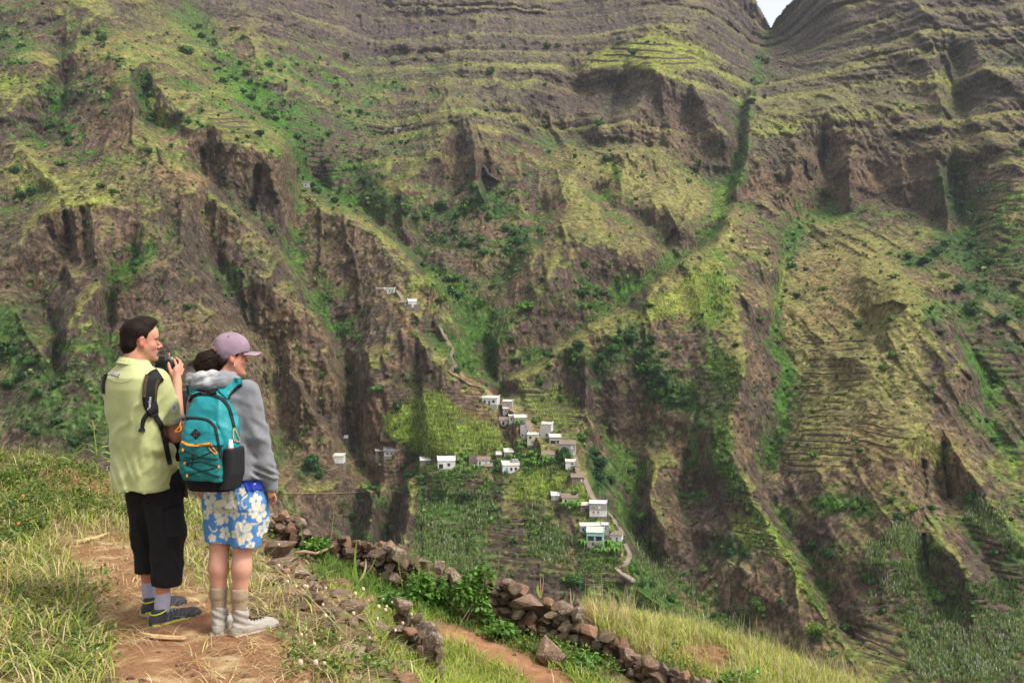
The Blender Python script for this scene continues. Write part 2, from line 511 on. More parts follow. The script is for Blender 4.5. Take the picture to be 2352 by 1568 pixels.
def poly_mask(u, v, pts, soft=8.0):
    """soft inside mask of a polygon"""
    u = np.asarray(u, float); v = np.asarray(v, float)
    p = np.array(pts, float)
    res = np.zeros(u.shape)
    lo = p.min(0) - soft * 2; hi = p.max(0) + soft * 2
    sel = (u > lo[0]) & (u < hi[0]) & (v > lo[1]) & (v < hi[1])
    if not sel.any(): return res
    x, y = u[sel], v[sel]
    inside = np.zeros(x.shape, bool); dist = np.full(x.shape, 1e9)
    for a, b in zip(p, np.roll(p, -1, 0)):
        c = ((a[1] > y) != (b[1] > y)) & (x < (b[0] - a[0]) * (y - a[1]) / (b[1] - a[1] + 1e-9) + a[0])
        inside ^= c
        d = b - a; t = np.clip(((x - a[0]) * d[0] + (y - a[1]) * d[1]) / (d @ d + 1e-9), 0, 1)
        dist = np.minimum(dist, np.hypot(x - a[0] - d[0] * t, y - a[1] - d[1] * t))
    sd = np.where(inside, dist, -dist)
    res[sel] = sstep(-soft, soft, sd)
    return res


def line_mask(u, v, pts, width, soft=None):
    p = np.array(pts, float)
    soft = soft or width * .6
    res = np.zeros(u.shape)
    m = width + soft
    lo = p.min(0) - m; hi = p.max(0) + m
    sel = (u > lo[0]) & (u < hi[0]) & (v > lo[1]) & (v < hi[1])
    if not sel.any(): return res
    x, y = u[sel], v[sel]
    dist = np.full(x.shape, 1e9)
    if len(p) == 1:
        dist = np.hypot(x - p[0, 0], y - p[0, 1])
    for a, b in zip(p[:-1], p[1:]):
        d = b - a; t = np.clip(((x - a[0]) * d[0] + (y - a[1]) * d[1]) / (d @ d + 1e-9), 0, 1)
        dist = np.minimum(dist, np.hypot(x - a[0] - d[0] * t, y - a[1] - d[1] * t))
    res[sel] = 1 - sstep(width - soft, width + soft, dist)
    return res


# fields cut into steps: (polygon, step height m, how strong)
TERRACES = [
 ([(1330,150),(1390,112),(1500,75),(1590,95),(1640,150),(1560,165),(1450,158)], 9.0, .7),
 ([(2200,400),(2260,380),(2360,420),(2360,680),(2280,640),(2240,560)], 4.0, .75),
 ([(1880,800),(2000,770),(2020,850),(1940,960),(1830,1000),(1850,900)], 2.2, .6),
 ([(1800,1010),(1920,960),(1980,1010),(1940,1070),(1800,1090)], 2.0, .7),
 ([(1930,960),(2080,920),(2130,980),(2070,1050),(1960,1060)], 2.2, .55),
 ([(1690,508),(1740,520),(1790,560),(1770,600),(1700,560)], 3.2, .8),
 ([(1190,885),(1290,880),(1350,950),(1320,985),(1230,960)], 2.0, .9),
 ([(660,270),(780,250),(840,330),(760,420),(690,360)], 3.0, .8),
 ([(470,250),(560,260),(600,330),(520,320)], 3.2, .8),
 ([(690,420),(770,440),(760,470),(700,460)], 2.4, .8),
 ([(880,900),(1010,885),(1110,900),(1150,960),(1140,1030),(1000,1045),(900,1010)], 1.5, .55),
 ([(960,1180),(1130,1150),(1270,1180),(1320,1290),(1300,1400),(980,1330)], 1.7, .6),
 ([(950,1070),(1110,1075),(1310,1060),(1350,1120),(1330,1190),(1130,1150),(960,1130)], 1.6, .6),
 ([(1320,1250),(1430,1260),(1450,1330),(1320,1360)], 1.5, .8),
 ([(1950,1430),(2060,1410),(2110,1500),(2090,1568),(2010,1568)], 1.7, 1.0),
 ([(2000,1290),(2060,1290),(2070,1380),(1950,1420)], 1.7, .8),
 ([(2060,1330),(2200,1330),(2352,1400),(2352,1590),(2100,1590),(2060,1440)], 1.4, .6),
 ([(2180,1150),(2260,1200),(2352,1300),(2352,1400),(2200,1330)], 1.7, .7),
 ([(1660,1170),(1760,1190),(1810,1300),(1700,1250)], 1.2, .6),
 ([(1620,1080),(1700,1070),(1740,1150),(1660,1170)], 1.5, .8),
 ([(1500,690),(1620,620),(1690,740),(1700,900),(1680,1050),(1600,980),(1590,800)], 2.0, .35),
 ([(2200,740),(2300,760),(2352,860),(2290,870),(2230,800)], 2.6, .8),
 ([(850,1060),(930,1060),(920,1120),(850,1110)], 1.6, .8),
 ([(950,720),(985,730),(1010,790),(970,800)], 2.0, .8),
 ([(2280,1020),(2352,1030),(2352,1110),(2300,1080)], 2.0, .8),
 ([(0,200),(60,190),(50,230),(0,250)], 3.0, .8),
 ([(255,175),(300,165),(310,200),(260,215)], 3.0, .8),
]

STEP = 2.6
US = np.arange(-130, 2483, STEP); VSn = np.arange(-46, 1600, STEP)
TU, TV = np.meshgrid(US, VSn)


def tame(L, sl):
    """no overhangs: share the correction between the brow and the foot"""
    ramp = sl * np.arange(L.shape[0])[:, None]
    A = L + ramp
    return .5 * np.maximum.accumulate(A[::-1], 0)[::-1] + .5 * np.minimum.accumulate(A, 0) - ramp


def terrain_depth(U, V):
    L = grid_interp(*BF, U, V)
    # wobble the survey lines a little so crests are not ruler straight
    wu = 9 * fbm(U / 70, V / 70, 3, 91) + 3.0 * fbm(U / 16, V / 16, 2, 95)
    wv = 7 * fbm(U / 70 + 9, V / 70, 3, 93) + 2.5 * fbm(U / 16, V / 16, 2, 97)
    L = L + 1.10 * grid_interp(*KF, U + wu, V + wv)
    L = tame(L, .00005 * STEP)
    for _ in range(2):
        P = np.pad(L, 1, mode='edge'); L = .4 * L + .15 * (P[:-2, 1:-1] + P[2:, 1:-1] + P[1:-1, :-2] + P[1:-1, 2:])
    Y0 = np.exp(L)
    X0 = (U - CU) / F * Y0; Z0 = EYE + (CV - V) / F * Y0
    # erosion: spurs and gullies running downhill, at falling sizes
    wx = X0 + 16 * fbm(X0 / 60, Z0 / 60, 3, 8); wz = Z0 + 10 * fbm(X0 / 50 + 7, Z0 / 50, 3, 9)
    big = ridged(wx / 62, wz / 120, 2, 11, .5) - .35
    mid = ridged(wx / 24, wz / 52, 2, 23, .5) - .35
    sm = ridged(wx / 10, wz / 19, 2, 29, .55) - .3
    ero = 8.0 * big + 6.5 * mid * (.55 + .8 * sstep(-.3, .3, fbm(X0 / 80, Z0 / 60, 2, 5))) + 3.4 * sm
    calm0 = np.zeros(U.shape)
    for pl, hgt, s in TERRACES:
        calm0 = np.maximum(calm0, poly_mask(U, V, pl, 14) * (.35 + .65 * s))
    L = L - ero * (1 - .85 * calm0) * np.clip(Y0 / 500, .7, 1.5) / Y0
    L = .6 * tame(L, .00002 * STEP) + .4 * L
    Y = np.exp(L)
    X = (U - CU) / F * Y; Z = EYE + (CV - V) / F * Y
    flat = np.zeros(U.shape); terr = []
    wu = 10 * fbm(U / 50, V / 50, 3, 31); wv = 10 * fbm(U / 50, V / 50, 3, 37)
    for pl, hgt, s in TERRACES:
        m = poly_mask(U + wu, V + wv, pl, 9)
        flat = np.maximum(flat, m * (.35 + .65 * s)); terr.append(m * s)
    calm = 1 - .75 * flat
    rough = .55 + .6 * sstep(-.2, .4, fbm(X / 90, Z / 70, 3, 5))
    n = 1.6 * fbm(X / 6, Z / 7, 4, 41, .65) + 2.4 * ridged(X / 6.5, Z / 11, 2, 47, .55) + 1.5 * ridged(X / 2.6, Z / 4.2, 2, 53, .6)
    far = np.clip(Y / 600, .6, 1.8)
    Y = Y - (n - .4) * calm * rough * far
    rw = 4 * fbm(U / 18, V / 18, 2, 141)
    for amt, w, pl in RIBS:
        Y = Y - amt * line_mask(U + rw, V, pl, w, w) * (1 + .5 * noise2(V / 9, U / 30, 143))
    # rock strata on the high walls: cliff and ledge
    Z = EYE + (CV - V) / F * Y
    strat = sstep(360, 250, V + 30 * fbm(U / 200, V / 200, 2, 61) - .06 * np.abs(U - 1800)) * sstep(760, 1000, U + .35 * V + 80 * fbm(V / 90, U / 90, 2, 3))
    strat = np.maximum(strat, .8 * sstep(150, 90, V) * sstep(430, 640, U + 1.2 * V))
    strat = strat * (1 - flat)
    dip = Z + .045 * X * sstep(500, -100, np.abs(X - 250)) + 5 * fbm(X / 60, Y / 80, 3, 71) + 1.6 * fbm(X / 12, Z / 14, 2, 73)
    per = 30.0
    warp = dip + 13 * noise2(dip / 34.0, np.zeros_like(dip), 77)
    strat = strat * (.45 + .85 * sstep(-.30, .22, fbm(X / 85, dip / 26, 3, 79)))
    ph = warp / per - np.floor(warp / per)
    stair = ph ** 3.2 - ph
    per2 = 9.0; ph2 = warp / per2 - np.floor(warp / per2)
    Y = Y + strat * (stair * 27.0 * (.55 + .9 * np.abs(noise2(np.floor(warp / per), X / 160, 83))) + (ph2 ** 2.5 - ph2) * 6.0 * (.4 + 1.2 * np.abs(noise2(np.floor(warp / per2), X / 60, 85)))) * np.clip(Y / 1000, .6, 1.2)
    # farmed steps
    tph = np.zeros(U.shape); tm = np.zeros(U.shape)
    for (pl, hgt, s), m in zip(TERRACES, terr):
        if m.max() <= 0: continue
        Zl = EYE + (CV - V) / F * Y
        zz = Zl + 1.5 * hgt * fbm(X / 30, Y / 30, 3, 101) + .02 * X
        p = zz / hgt - np.floor(zz / hgt)
        run = hgt * 1.55
        Y = Y + np.where(m > 0, m * (p ** 4 - p) * run * .8, 0)
        tph = np.where(m > tm, p, tph); tm = np.maximum(tm, m)
    return Y, flat, strat, ph, ph2, tm, tph


TY, tflat, tstrat, tph, tph2, ttm, ttph = terrain_depth(TU, TV)
TX = (TU - CU) / F * TY
TZ = EYE + (CV - TV) / F * TY
# open sky above the notch: the crest falls away behind
NOTCH = [(1725,-60),(1737,0),(1748,22),(1760,45),(1770,63),(1780,48),(1795,30),(1812,8),(1822,0),(1860,-60)]
nu = np.array([p[0] for p in NOTCH]); nv = np.array([p[1] for p in NOTCH], float)
cut = np.interp(US, nu, nv, left=-400, right=-400) + 2.5 * noise2(US / 7, US * 0, 5)
sky_cell = TV < cut[None, :]


def terrain_at(u, v):
    """world point of the ground seen at bearing (u, v)"""
    y = float(grid_interp(TY, US[0], VSn[0], STEP, np.array([u], float), np.array([v], float))[0])
    return Vector(((u - CU) / F * y, y, EYE + (CV - v) / F * y))


def terrain_many(u, v):
    u = np.asarray(u, float); v = np.asarray(v, float)
    y = grid_interp(TY, US[0], VSn[0], STEP, np.asarray(u, float), np.asarray(v, float))
    return np.stack([(u - CU) / F * y, y, EYE + (CV - v) / F * y], -1)


# ---- what grows or lies where on the slopes (material colour only)
C_ROCK = np.array([.100, .071, .055]); C_ROCK2 = np.array([.170, .112, .074]); C_PURP = np.array([.092, .066, .065])
C_SOIL = np.array([.235, .140, .085]); C_DRY = np.array([.250, .225, .080]); C_LIME = np.array([.265, .300, .050])
C_GREEN = np.array([.062, .145, .022]); C_DARK = np.array([.036, .085, .022]); C_GREY = np.array([.20, .185, .17])
C_BLUEG = np.array([.10, .17, .10]); C_CORN = np.array([.225, .310, .045]); C_OLIVE = np.array([.195, .158, .066]); C_WALL = np.array([.055, .040, .031])

GREENS = [  # (colour key, strength, width or None for polygon, points)
 ('G', .75, 34, [(440,40),(480,110),(520,170),(580,220),(640,270),(690,320)]),
 ('G', .65, 50, [(560,190),(640,250),(720,330),(790,400)]),
 ('L', .30, 30, [(330,10),(400,80),(450,150),(520,220)]),
 ('G', .5, 40, [(620,130),(700,160),(800,190),(870,200)]),
 ('D', .8, 18, [(850,170),(890,185),(915,190)]),
 ('G', .7, 30, [(800,250),(860,300),(900,320),(960,300)]),
 ('G', .6, 34, [(700,330),(780,360),(860,370),(930,350)]),
 ('G', .7, 26, [(690,420),(760,440),(830,470),(900,490)]),
 ('D', .85, 20, [(880,470),(960,480),(1040,490),(1100,470)]),
 ('D', .8, 24, [(1100,440),(1150,490),(1200,540),(1190,600),(1140,640)]),
 ('D', .8, 22, [(1000,540),(1080,560),(1150,580),(1230,540)]),
 ('D', .75, 22, [(960,600),(1020,640),(1080,660)]),
 ('D', .8, 18, [(820,400),(870,440),(890,470)]),
 ('L', .85, None, [(1330,150),(1390,108),(1440,92),(1500,72),(1580,92),(1625,140),(1600,160),(1540,165),(1450,158)]),
 ('L', .6, 14, [(1600,110),(1650,160),(1700,190),(1720,215)]),
 ('G', .9, 12, [(1765,80),(1750,120),(1738,180),(1724,215),(1716,280),(1708,340),(1695,390),(1680,430)]),
 ('G', .85, 17, [(1690,390),(1665,440),(1648,490),(1640,520)]),
 ('L', .35, 12, [(1665,440),(1645,500)]),
 ('L', .7, 12, [(1735,300),(1790,285),(1830,290)]),('L', .55, 9, [(1790,290),(1900,275),(2000,262),(2080,250),(2160,240)]),
 ('Y', .6, 22, [(1740,290),(1830,220),(1900,180)]),('Y', .6, 24, [(1930,200),(1960,170),(2000,140)]),
 ('Y', .7, 20, [(2080,170),(2110,200),(2160,225)]),('L', .7, 18, [(2170,180),(2190,220),(2200,260)]),
 ('Y', .8, 30, [(1270,270),(1230,270),(1170,275),(1110,285)]),('Y', .8, 34, [(1370,400),(1410,370),(1450,390),(1490,440),(1580,480)]),
 ('Y', .7, 30, [(1500,350),(1540,400),(1600,450)]),('Y', .6, 20, [(1270,440),(1310,425)]),
 ('L', .6, 16, [(1400,370),(1420,400)]),('G', .7, 10, [(1410,370),(1415,400)]),
 ('L', .6, 30, [(0,205),(40,195),(60,200)]),('G', .7, 26, [(120,200),(150,230),(130,280),(100,290)]),
 ('D', .8, 20, [(330,170),(330,220),(345,270)]),('L', .8, 14, [(355,240),(375,275)]),('G', .7, 22, [(205,210),(225,225)]),
 ('D', .6, 30, [(0,40),(20,100),(40,130)]),('G', .6, 26, [(60,20),(60,70),(30,130)]),
 ('G', .55, 30, [(170,70),(230,90),(260,130)]),
 ('D', .7, 22, [(90,280),(130,300),(160,330)]),('G', .6, 20, [(150,360),(130,400),(110,430)]),('L', .45, 34, [(40,400),(120,420),(200,420)]),
 ('Y', .5, 40, [(120,450),(220,440),(330,400),(420,410)]),('G', .7, 18, [(0,470),(40,460),(85,430)]),
 ('L', .5, 12, [(110,470),(200,465),(245,455)]),
 ('S', .7, 14, [(370,405),(430,412),(465,415)]),
 ('G', .7, 18, [(345,575),(315,610),(270,640),(245,700)]),('D', .7, 15, [(325,590),(310,610)]),
 ('G', .6, 18, [(235,740),(240,800),(130,800)]),('G', .75, 60, [(0,760),(80,830),(140,900),(230,940)]),('D', .6, 40, [(0,760),(30,800),(60,850)]),
 ('D', .5, 40, [(60,940),(160,980),(220,1000)]),('G', .55, 20, [(480,610),(540,620),(560,700)]),
 ('G', .5, 16, [(640,720),(690,800),(740,850),(800,850)]),('G', .6, 20, [(720,640),(760,700),(790,760),(830,790)]),
 ('G', .75, 18, [(1000,640),(1050,660),(1090,700)]),('L', .35, 18, [(985,640),(1030,670)]),
 ('G', .95, 22, [(1060,720),(1100,760),(1130,790)]),('D', .9, 14, [(1110,780),(1130,820),(1140,870)]),
 ('G', .7, 20, [(1000,760),(1050,820),(1090,860)]),
 ('G', .6, 26, [(1250,690),(1330,690),(1400,680),(1470,670)]),('D', .7, 16, [(1340,640),(1360,660)]),
 ('L', .75, None, [(1480,740),(1500,690),(1580,630),(1640,590),(1680,640),(1690,740),(1640,760),(1560,720)]),
 ('G', .8, 30, [(1640,600),(1650,680),(1640,740)]),('G', .7, 26, [(1640,800),(1660,880),(1650,960),(1670,1040)]),
 ('D', .9, 30, [(1370,840),(1420,790),(1450,770),(1480,790)]),('D', .9, 32, [(1470,800),(1490,850),(1520,890),(1580,910)]),
 ('D', .8, 20, [(1330,800),(1310,830),(1370,880)]),('D', .85, 14, [(1500,900),(1550,920),(1600,950)]),
 ('Y', .5, 12, [(1364,753),(1284,806),(1234,856)]),
 ('G', .9, 11, [(1830,525),(1812,590),(1800,640),(1790,700),(1778,760)]),('L', .45, 9, [(1810,600),(1790,700)]),
 ('G', .9, 10, [(1770,780),(1800,815),(1808,860),(1806,930)]),('G', .95, 15, [(1810,880),(1800,920),(1795,960)]),
 ('G', .8, 14, [(1795,990),(1780,1020),(1765,1050)]),
 ('Y', .85, None, [(1800,620),(1870,560),(1980,560),(2050,620),(2090,700),(2120,800),(2140,960),(2050,1060),(1860,1090),(1800,1040),(1850,900),(1800,780)]),
 ('Y', .6, None, [(1850,520),(1940,500),(2100,560),(2060,640),(1900,620)]),
 ('D', .9, 18, [(2070,590),(2100,600),(2140,590)]),('D', .85, 28, [(2180,400),(2200,470),(2240,500),(2240,560)]),
 ('D', .85, 32, [(2170,560),(2230,600),(2260,640),(2220,700)]),('G', .8, 26, [(2140,720),(2200,720),(2230,760)]),
 ('D', .8, 22, [(2300,690),(2352,720)]),('D', .75, 20, [(2280,760),(2340,800)]),('G', .7, 20, [(2240,830),(2280,880)]),
 ('G', .6, None, [(2270,420),(2360,430),(2360,660),(2280,620)]),
 ('G', .75, 16, [(2220,940),(2280,1000),(2330,1060)]),('L', .5, 20, [(2290,1060),(2352,1070)]),
 ('L', .55, 26, [(2080,1030),(2130,1020),(2160,1050)]),('G', .85, 24, [(1890,1160),(1930,1150),(1980,1160)]),
 ('G', .9, None, [(1700,1080),(1730,1150),(1780,1210),(1830,1290),(1900,1400),(1960,1500),(1900,1440),(1800,1270),(1730,1190)]),
 ('L', .5, 14, [(1760,1210),(1800,1270),(1850,1350)]),
 ('G', .85, 16, [(1640,1050),(1680,1080),(1690,1120)]),('D', .75, 22, [(1640,1240),(1700,1260),(1730,1270)]),('G', .7, 18, [(1560,1130),(1600,1130)]),
 ('L', .7, None, [(1670,1185),(1760,1190),(1800,1290),(1690,1240)]),
 ('G', .6, None, [(1960,1280),(2100,1200),(2180,1290),(2100,1440),(1990,1450)]),
 ('G', .55, None, [(2060,1400),(2352,1380),(2352,1600),(2100,1600)]),('G', .5, None, [(2200,1130),(2352,1130),(2352,1400),(2250,1380)]),
 # village spur and its banks
 ('G', .8, None, [(960,1125),(1130,1130),(1150,1195),(1110,1225),(1090,1330),(950,1300)]), ('G', .8, None, [(1200,1150),(1270,1160),(1300,1255),(1215,1290)]), ('G', .75, None, [(1000,650),(1060,655),(1110,700),(1210,712),(1150,790),(1060,745)]),
 ('C', .95, None, [(880,960),(930,920),(1010,900),(1050,930),(1110,970),(1150,990),(1160,1030),(1080,1045),(980,1045),(930,1020),(890,1000)]),
 ('S', .6, None, [(1045,890),(1100,900),(1110,960),(1050,965)]),
 ('G', .85, None, [(1140,1040),(1200,1010),(1290,1050),(1330,1090),(1280,1110),(1180,1090),(1040,1090)]),
 ('C', .9, None, [(1180,1085),(1230,1070),(1300,1090),(1270,1150),(1160,1150)]),('C', .9, None, [(1290,1120),(1340,1110),(1360,1150),(1330,1170)]),
 ('G', .75, None, [(950,1060),(1060,1075),(1170,1090),(1160,1140),(1080,1120),(960,1120)]),
 ('G', .7, None, [(1350,1040),(1400,1050),(1440,1150),(1400,1190),(1360,1130)]),('D', .85, 16, [(1355,1030),(1370,1070),(1385,1110)]),
 ('G', .9, None, [(1400,1180),(1450,1260),(1540,1350),(1590,1410),(1500,1400),(1450,1320)]),
 ('G', .65, None, [(960,1130),(1130,1130),(1150,1190),(1090,1220),(960,1200)]),
 ('G', .7, None, [(1400,1050),(1500,1060),(1490,1120),(1430,1120)]),
 ('G', .5, None, [(1320,1230),(1420,1250),(1440,1330),(1330,1360)]),
 ('G', .6, 20, [(1260,1320),(1310,1340)]),('G', .55, 50, [(1340,1380),(1450,1390),(1560,1420)]),('D', .5, 40, [(1600,1400),(1700,1440)]),
 ('C', .5, None, [(1190,885),(1290,880),(1340,940),(1310,985),(1230,960)]),('G', .8, 16, [(1270,985),(1340,990),(1330,1010)]),
 ('D', .75, 20, [(960,1050),(940,1080),(925,1110)]),('G', .75, 20, [(810,1140),(870,1145)]),('G', .8, 26, [(820,1240),(880,1230)]),
 ('D', .6, 26, [(770,1180),(830,1170)]),('D', .8, 16, [(700,1080),(730,1075)]),
 ('S', .6, 12, [(930,730),(925,760),(950,790)]),('S', .7, 7, [(1030,850),(1080,885),(1125,905),(1160,930)]),('S', .55, 12, [(1230,990),(1240,1000)]),
 ('G', .55, None, [(1095,1170),(1210,1160),(1212,1300),(1090,1335)]), ('G', .6, None, [(1310,1165),(1370,1190),(1430,1260),(1330,1230)]),
 ('S', .4, 40, [(640,720),(660,760),(650,800)]),('S', .35, 40, [(850,930),(840,1000)]),('S', .5, 16, [(1690,960),(1700,1000),(1720,1050)]),
 ('S', .5, 14, [(1720,780),(1740,830),(1730,870)]),('S', .5, 20, [(2180,1000),(2210,1040)]),('S', .4, 24, [(1540,1190),(1530,1230)]),
 ('S', .35, 60, [(1900,620),(1960,700),(1880,760)]),('S', .35, 50, [(1980,1000),(2060,1080)]),
]
ROCKS_ = [
 ('R', .85, None, [(1205,240),(1235,170),(1300,152),(1345,162),(1450,172),(1520,184),(1580,218),(1640,270),(1670,340),(1690,440),(1600,405),(1520,350),(1440,332),(1390,335),(1306,308),(1215,255)]),
 ('R', .85, None, [(1722,304),(1850,294),(2000,276),(2150,252),(2170,300),(2165,420),(2175,510),(2100,500),(1990,470),(1900,425),(1800,445),(1700,465),(1705,380)]),
 ('R', .75, None, [(90,505),(130,495),(250,468),(240,560),(220,640),(120,640),(40,600)]),
 ('R', .80, None, [(417,296),(530,336),(645,368),(690,440),(640,560),(560,500),(480,430)]),
 ('R', .55, None, [(485,460),(640,580),(760,800),(800,1000),(640,1000),(500,850),(330,700),(300,620)]),
 ('R', .75, None, [(835,885),(930,748),(1035,880),(1000,895)]), ('R', .75, None, [(997,360),(1074,270),(1115,300),(1140,420),(1100,480),(1020,440)]),
 ('R', .6, None, [(700,490),(790,484),(960,622),(880,690),(820,700),(740,600)]), ('R', .75, None, [(200,230),(300,215),(330,300),(300,330),(200,330)]),
 ('R', .7, None, [(2070,1112),(2190,1112),(2260,1140),(2200,1180),(2100,1190)]), ('R', .65, None, [(2040,1192),(2108,1207),(2168,1260),(2130,1340),(2060,1300)]),
 ('R', .6, None, [(1490,1130),(1600,1060),(1690,1200),(1850,1400),(1700,1380),(1560,1330),(1500,1250)]), ('R', .65, None, [(1330,890),(1400,880),(1500,960),(1490,1060),(1400,1000)]),
 ('R', .7, None, [(760,1140),(935,1140),(925,1250),(780,1250)]), ('R', .5, None, [(1250,470),(1340,570),(1480,620),(1600,540),(1560,470),(1400,560)]), ('R', .5, None, [(1700,600),(1780,640),(1780,1000),(1700,1000),(1720,820)]),
 ('R', .55, None, [(0,480),(90,500),(110,800),(0,760)]), ('R', .5, None, [(640,700),(800,860),(850,1050),(660,1120),(640,900)]), ('R', .5, None, [(900,500),(1080,520),(1240,660),(1180,760),(1040,640)]),
 ('R', .55, None, [(2180,110),(2352,60),(2352,380),(2230,330)]), ('R', .5, None, [(2000,60),(2130,60),(2150,240),(2060,250),(1960,210)]),
 ('P', .85, None, [(420,-50),(450,30),(560,60),(760,90),(820,132),(1060,132),(1300,138),(1400,110),(1500,55),(1560,-50)]), ('P', .7, None, [(1560,-50),(1550,50),(1640,130),(1720,190),(1770,70),(1730,-50)]),
 ('P', .6, None, [(1780,65),(1830,-50),(2400,-50),(2400,120),(2200,110),(2100,80),(1900,160),(1760,240)]), ('P', .5, None, [(200,-50),(420,-50),(430,40),(330,60),(260,20)]),
]
GREENS[:0] = ROCKS_
KEY = dict(R=C_ROCK, P=C_PURP, G=C_GREEN, D=C_DARK, L=C_LIME, Y=C_DRY, S=C_SOIL, C=C_CORN)


def paint_terrain():
    U, V = TU, TV
    gx = np.gradient(TX, axis=1), np.gradient(TY, axis=1), np.gradient(TZ, axis=1)
    gy = np.gradient(TX, axis=0), np.gradient(TY, axis=0), np.gradient(TZ, axis=0)
    nx = gx[1] * gy[2] - gx[2] * gy[1]; ny = gx[2] * gy[0] - gx[0] * gy[2]; nz = gx[0] * gy[1] - gx[1] * gy[0]
    ln = np.sqrt(nx ** 2 + ny ** 2 + nz ** 2) + 1e-9
    up = np.abs(nz) / ln
    upb = up.copy()
    for _ in range(3):
        P = np.pad(upb, 1, mode='edge'); upb = (P[:-2, 1:-1] + P[2:, 1:-1] + P[1:-1, :-2] + P[1:-1, 2:] + upb) / 5
    k = grid_interp(*KF, U, V)
    X, Z = TX, TZ
    n1 = fbm(X / 45, TY / 45 + Z / 45, 4, 201); n2 = fbm(X / 14, Z / 14 + TY / 20, 4, 211, .6); n3 = fbm(X / 4, Z / 4 + TY / 6, 3, 221, .65)
    def blur(A, r):
        for ax in (0, 1):
            p = [(0, 0), (0, 0)]; p[ax] = (r + 1, r); C = np.cumsum(np.pad(A, p, mode='edge'), axis=ax)
            n_ = A.shape[ax]
            A = (np.take(C, np.arange(2 * r + 1, 2 * r + 1 + n_), axis=ax) - np.take(C, np.arange(0, n_), axis=ax)) / (2 * r + 1)
        return A
    LY = np.log(TY)
    conv = (blur(blur(LY, 7), 7) - LY) * TY; conv2 = (blur(blur(LY, 18), 18) - LY) * TY
    crest = np.clip(sstep(.010, .045, -k) * .5 + sstep(.4, 2.2, conv) * .7 + sstep(1.0, 5.0, conv2) * .5, 0, 1.3); hollow = np.clip(sstep(.005, .035, k) * .5 + sstep(.3, 2.0, -conv) * .6 + sstep(1.0, 5.0, -conv2) * .5, 0, 1.3)
    lift = upb + .13 * n1 + .12 * n2 + .10 * n3 + .17 * crest
    q = np.percentile(lift[::4, ::4], [44, 95])
    grass = sstep(q[0], q[1], lift)
    rockmix = sstep(-.35, .35, n1 + .7 * n2)[..., None]
    rock = C_ROCK * (1 - rockmix) + C_ROCK2 * rockmix
    hi = sstep(420, 120, V)[..., None] * sstep(500, 1100, U + V)[..., None]
    rock = rock * (1 - .6 * hi) + C_PURP * (.6 * hi)
    grass_c = C_OLIVE * (1 - .3 * sstep(0, .4, n2))[..., None] + C_LIME * (.26 * sstep(.0, .4, n2))[..., None]
    brown = sstep(.15, .4, fbm(X / 22, Z / 22 + TY / 30, 4, 231))[..., None] * .5
    grass_c = grass_c * (1 - brown) + C_SOIL * .9 * brown
    cg = np.clip(.5 * crest - .08, 0, .6)[..., None]
    grass_c = grass_c * (1 - cg) + (C_DRY * .6 + C_LIME * .4) * cg
    col = rock * (1 - grass[..., None] * .88) + grass_c * (grass[..., None] * .88)
    # loose scrub everywhere, denser in hollows
    scrub = sstep(.10, .34, n2 * .8 + n3 * .55 + .22 * hollow + .10 * sstep(.35, .6, upb) - .08) * (.4 + .3 * hollow) * (1 - .6 * sstep(160, 60, V))
    left = .8 * sstep(900, 500, U) * sstep(500, 200, V)
    scrub = np.clip(scrub * (1 + left), 0, 1)
    col = col * (1 - scrub[..., None]) + (C_GREEN * 1.0) * scrub[..., None]
    # painted areas with ragged edges
    wu = 16 * fbm(U / 34, V / 34, 3, 301) + 7 * fbm(U / 8, V / 8, 2, 305)
    wv = 14 * fbm(U / 34, V / 34, 3, 311) + 6 * fbm(U / 8, V / 8, 2, 315)
    for key, s, w, pts in GREENS:
        m = poly_mask(U + wu * .6, V + wv * .6, pts, 10) if w is None else line_mask(U + wu, V + wv, pts, w, w * .8)
        if key in 'RP':
            m = np.clip(m * s * (.45 + .75 * sstep(-.45, .25, n2 + .4 * n1 - .25 * crest)), 0, 1)[..., None]
            cc = (rock if key == 'R' else C_PURP * (1 + .3 * n2[..., None]) + .0)
            col = col * (1 - m) + cc * m; continue
        if key in 'GD': m = m * sstep(-.5, .12, n2 + .9 * n3 + (s - .7) * 1.2)
        elif key != 'S': m = m * (.55 + .45 * sstep(-.4, .3, n3 + .5 * n2))
        m = np.clip(m * s, 0, 1)[..., None]
        col = col * (1 - m) + KEY[key] * m
    # strata: ledges keep grass, faces stay rock
    led = sstep(.80, .93, tph + .10 * n2); face = sstep(.75, .55, tph)
    st = tstrat[..., None]
    purp = C_PURP * (1 + .25 * n3[..., None])
    col = col * (1 - st * .55 * face[..., None]) + purp * (st * .55 * face[..., None])
    lg = st * led[..., None] * .62 * sstep(-.5, .1, n1)[..., None]
    col = col * (1 - lg) + (C_DRY * .8 + C_LIME * .2) * lg
    led2 = (st * sstep(.72, .9, tph2 + .15 * n3) [..., None]) * .4
    col = col * (1 - led2) + C_DRY * .9 * led2
    # terrace retaining walls and treads
    wl_ = (ttm * sstep(.62, .50, ttph) * sstep(.0, .12, ttph))[..., None]
    riser = wl_ * .0
    rise = (ttm * sstep(-.40, .0, n2 + .5 * n3) * sstep(.50, .38, np.abs(ttph - .30) + .08 * n3 + .25))[..., None]
    col = col * (1 - .6 * rise) + C_WALL * (.6 * rise)
    # small-scale mottling (stones, tufts)
    mott = 1 + .42 * noise3(X / 2.6, TY / 2.6, Z / 2.6, 401) + .38 * noise3(X / 1.1, TY / 1.1, Z / 1.1, 403)
    col = col * mott[..., None]
    return np.clip(col * .95, .006, .8), upb, np.clip(1 - grass * .8 - scrub * .5 - tflat * .8, 0, 1)


TCOL, TUP, TROCK = paint_terrain()


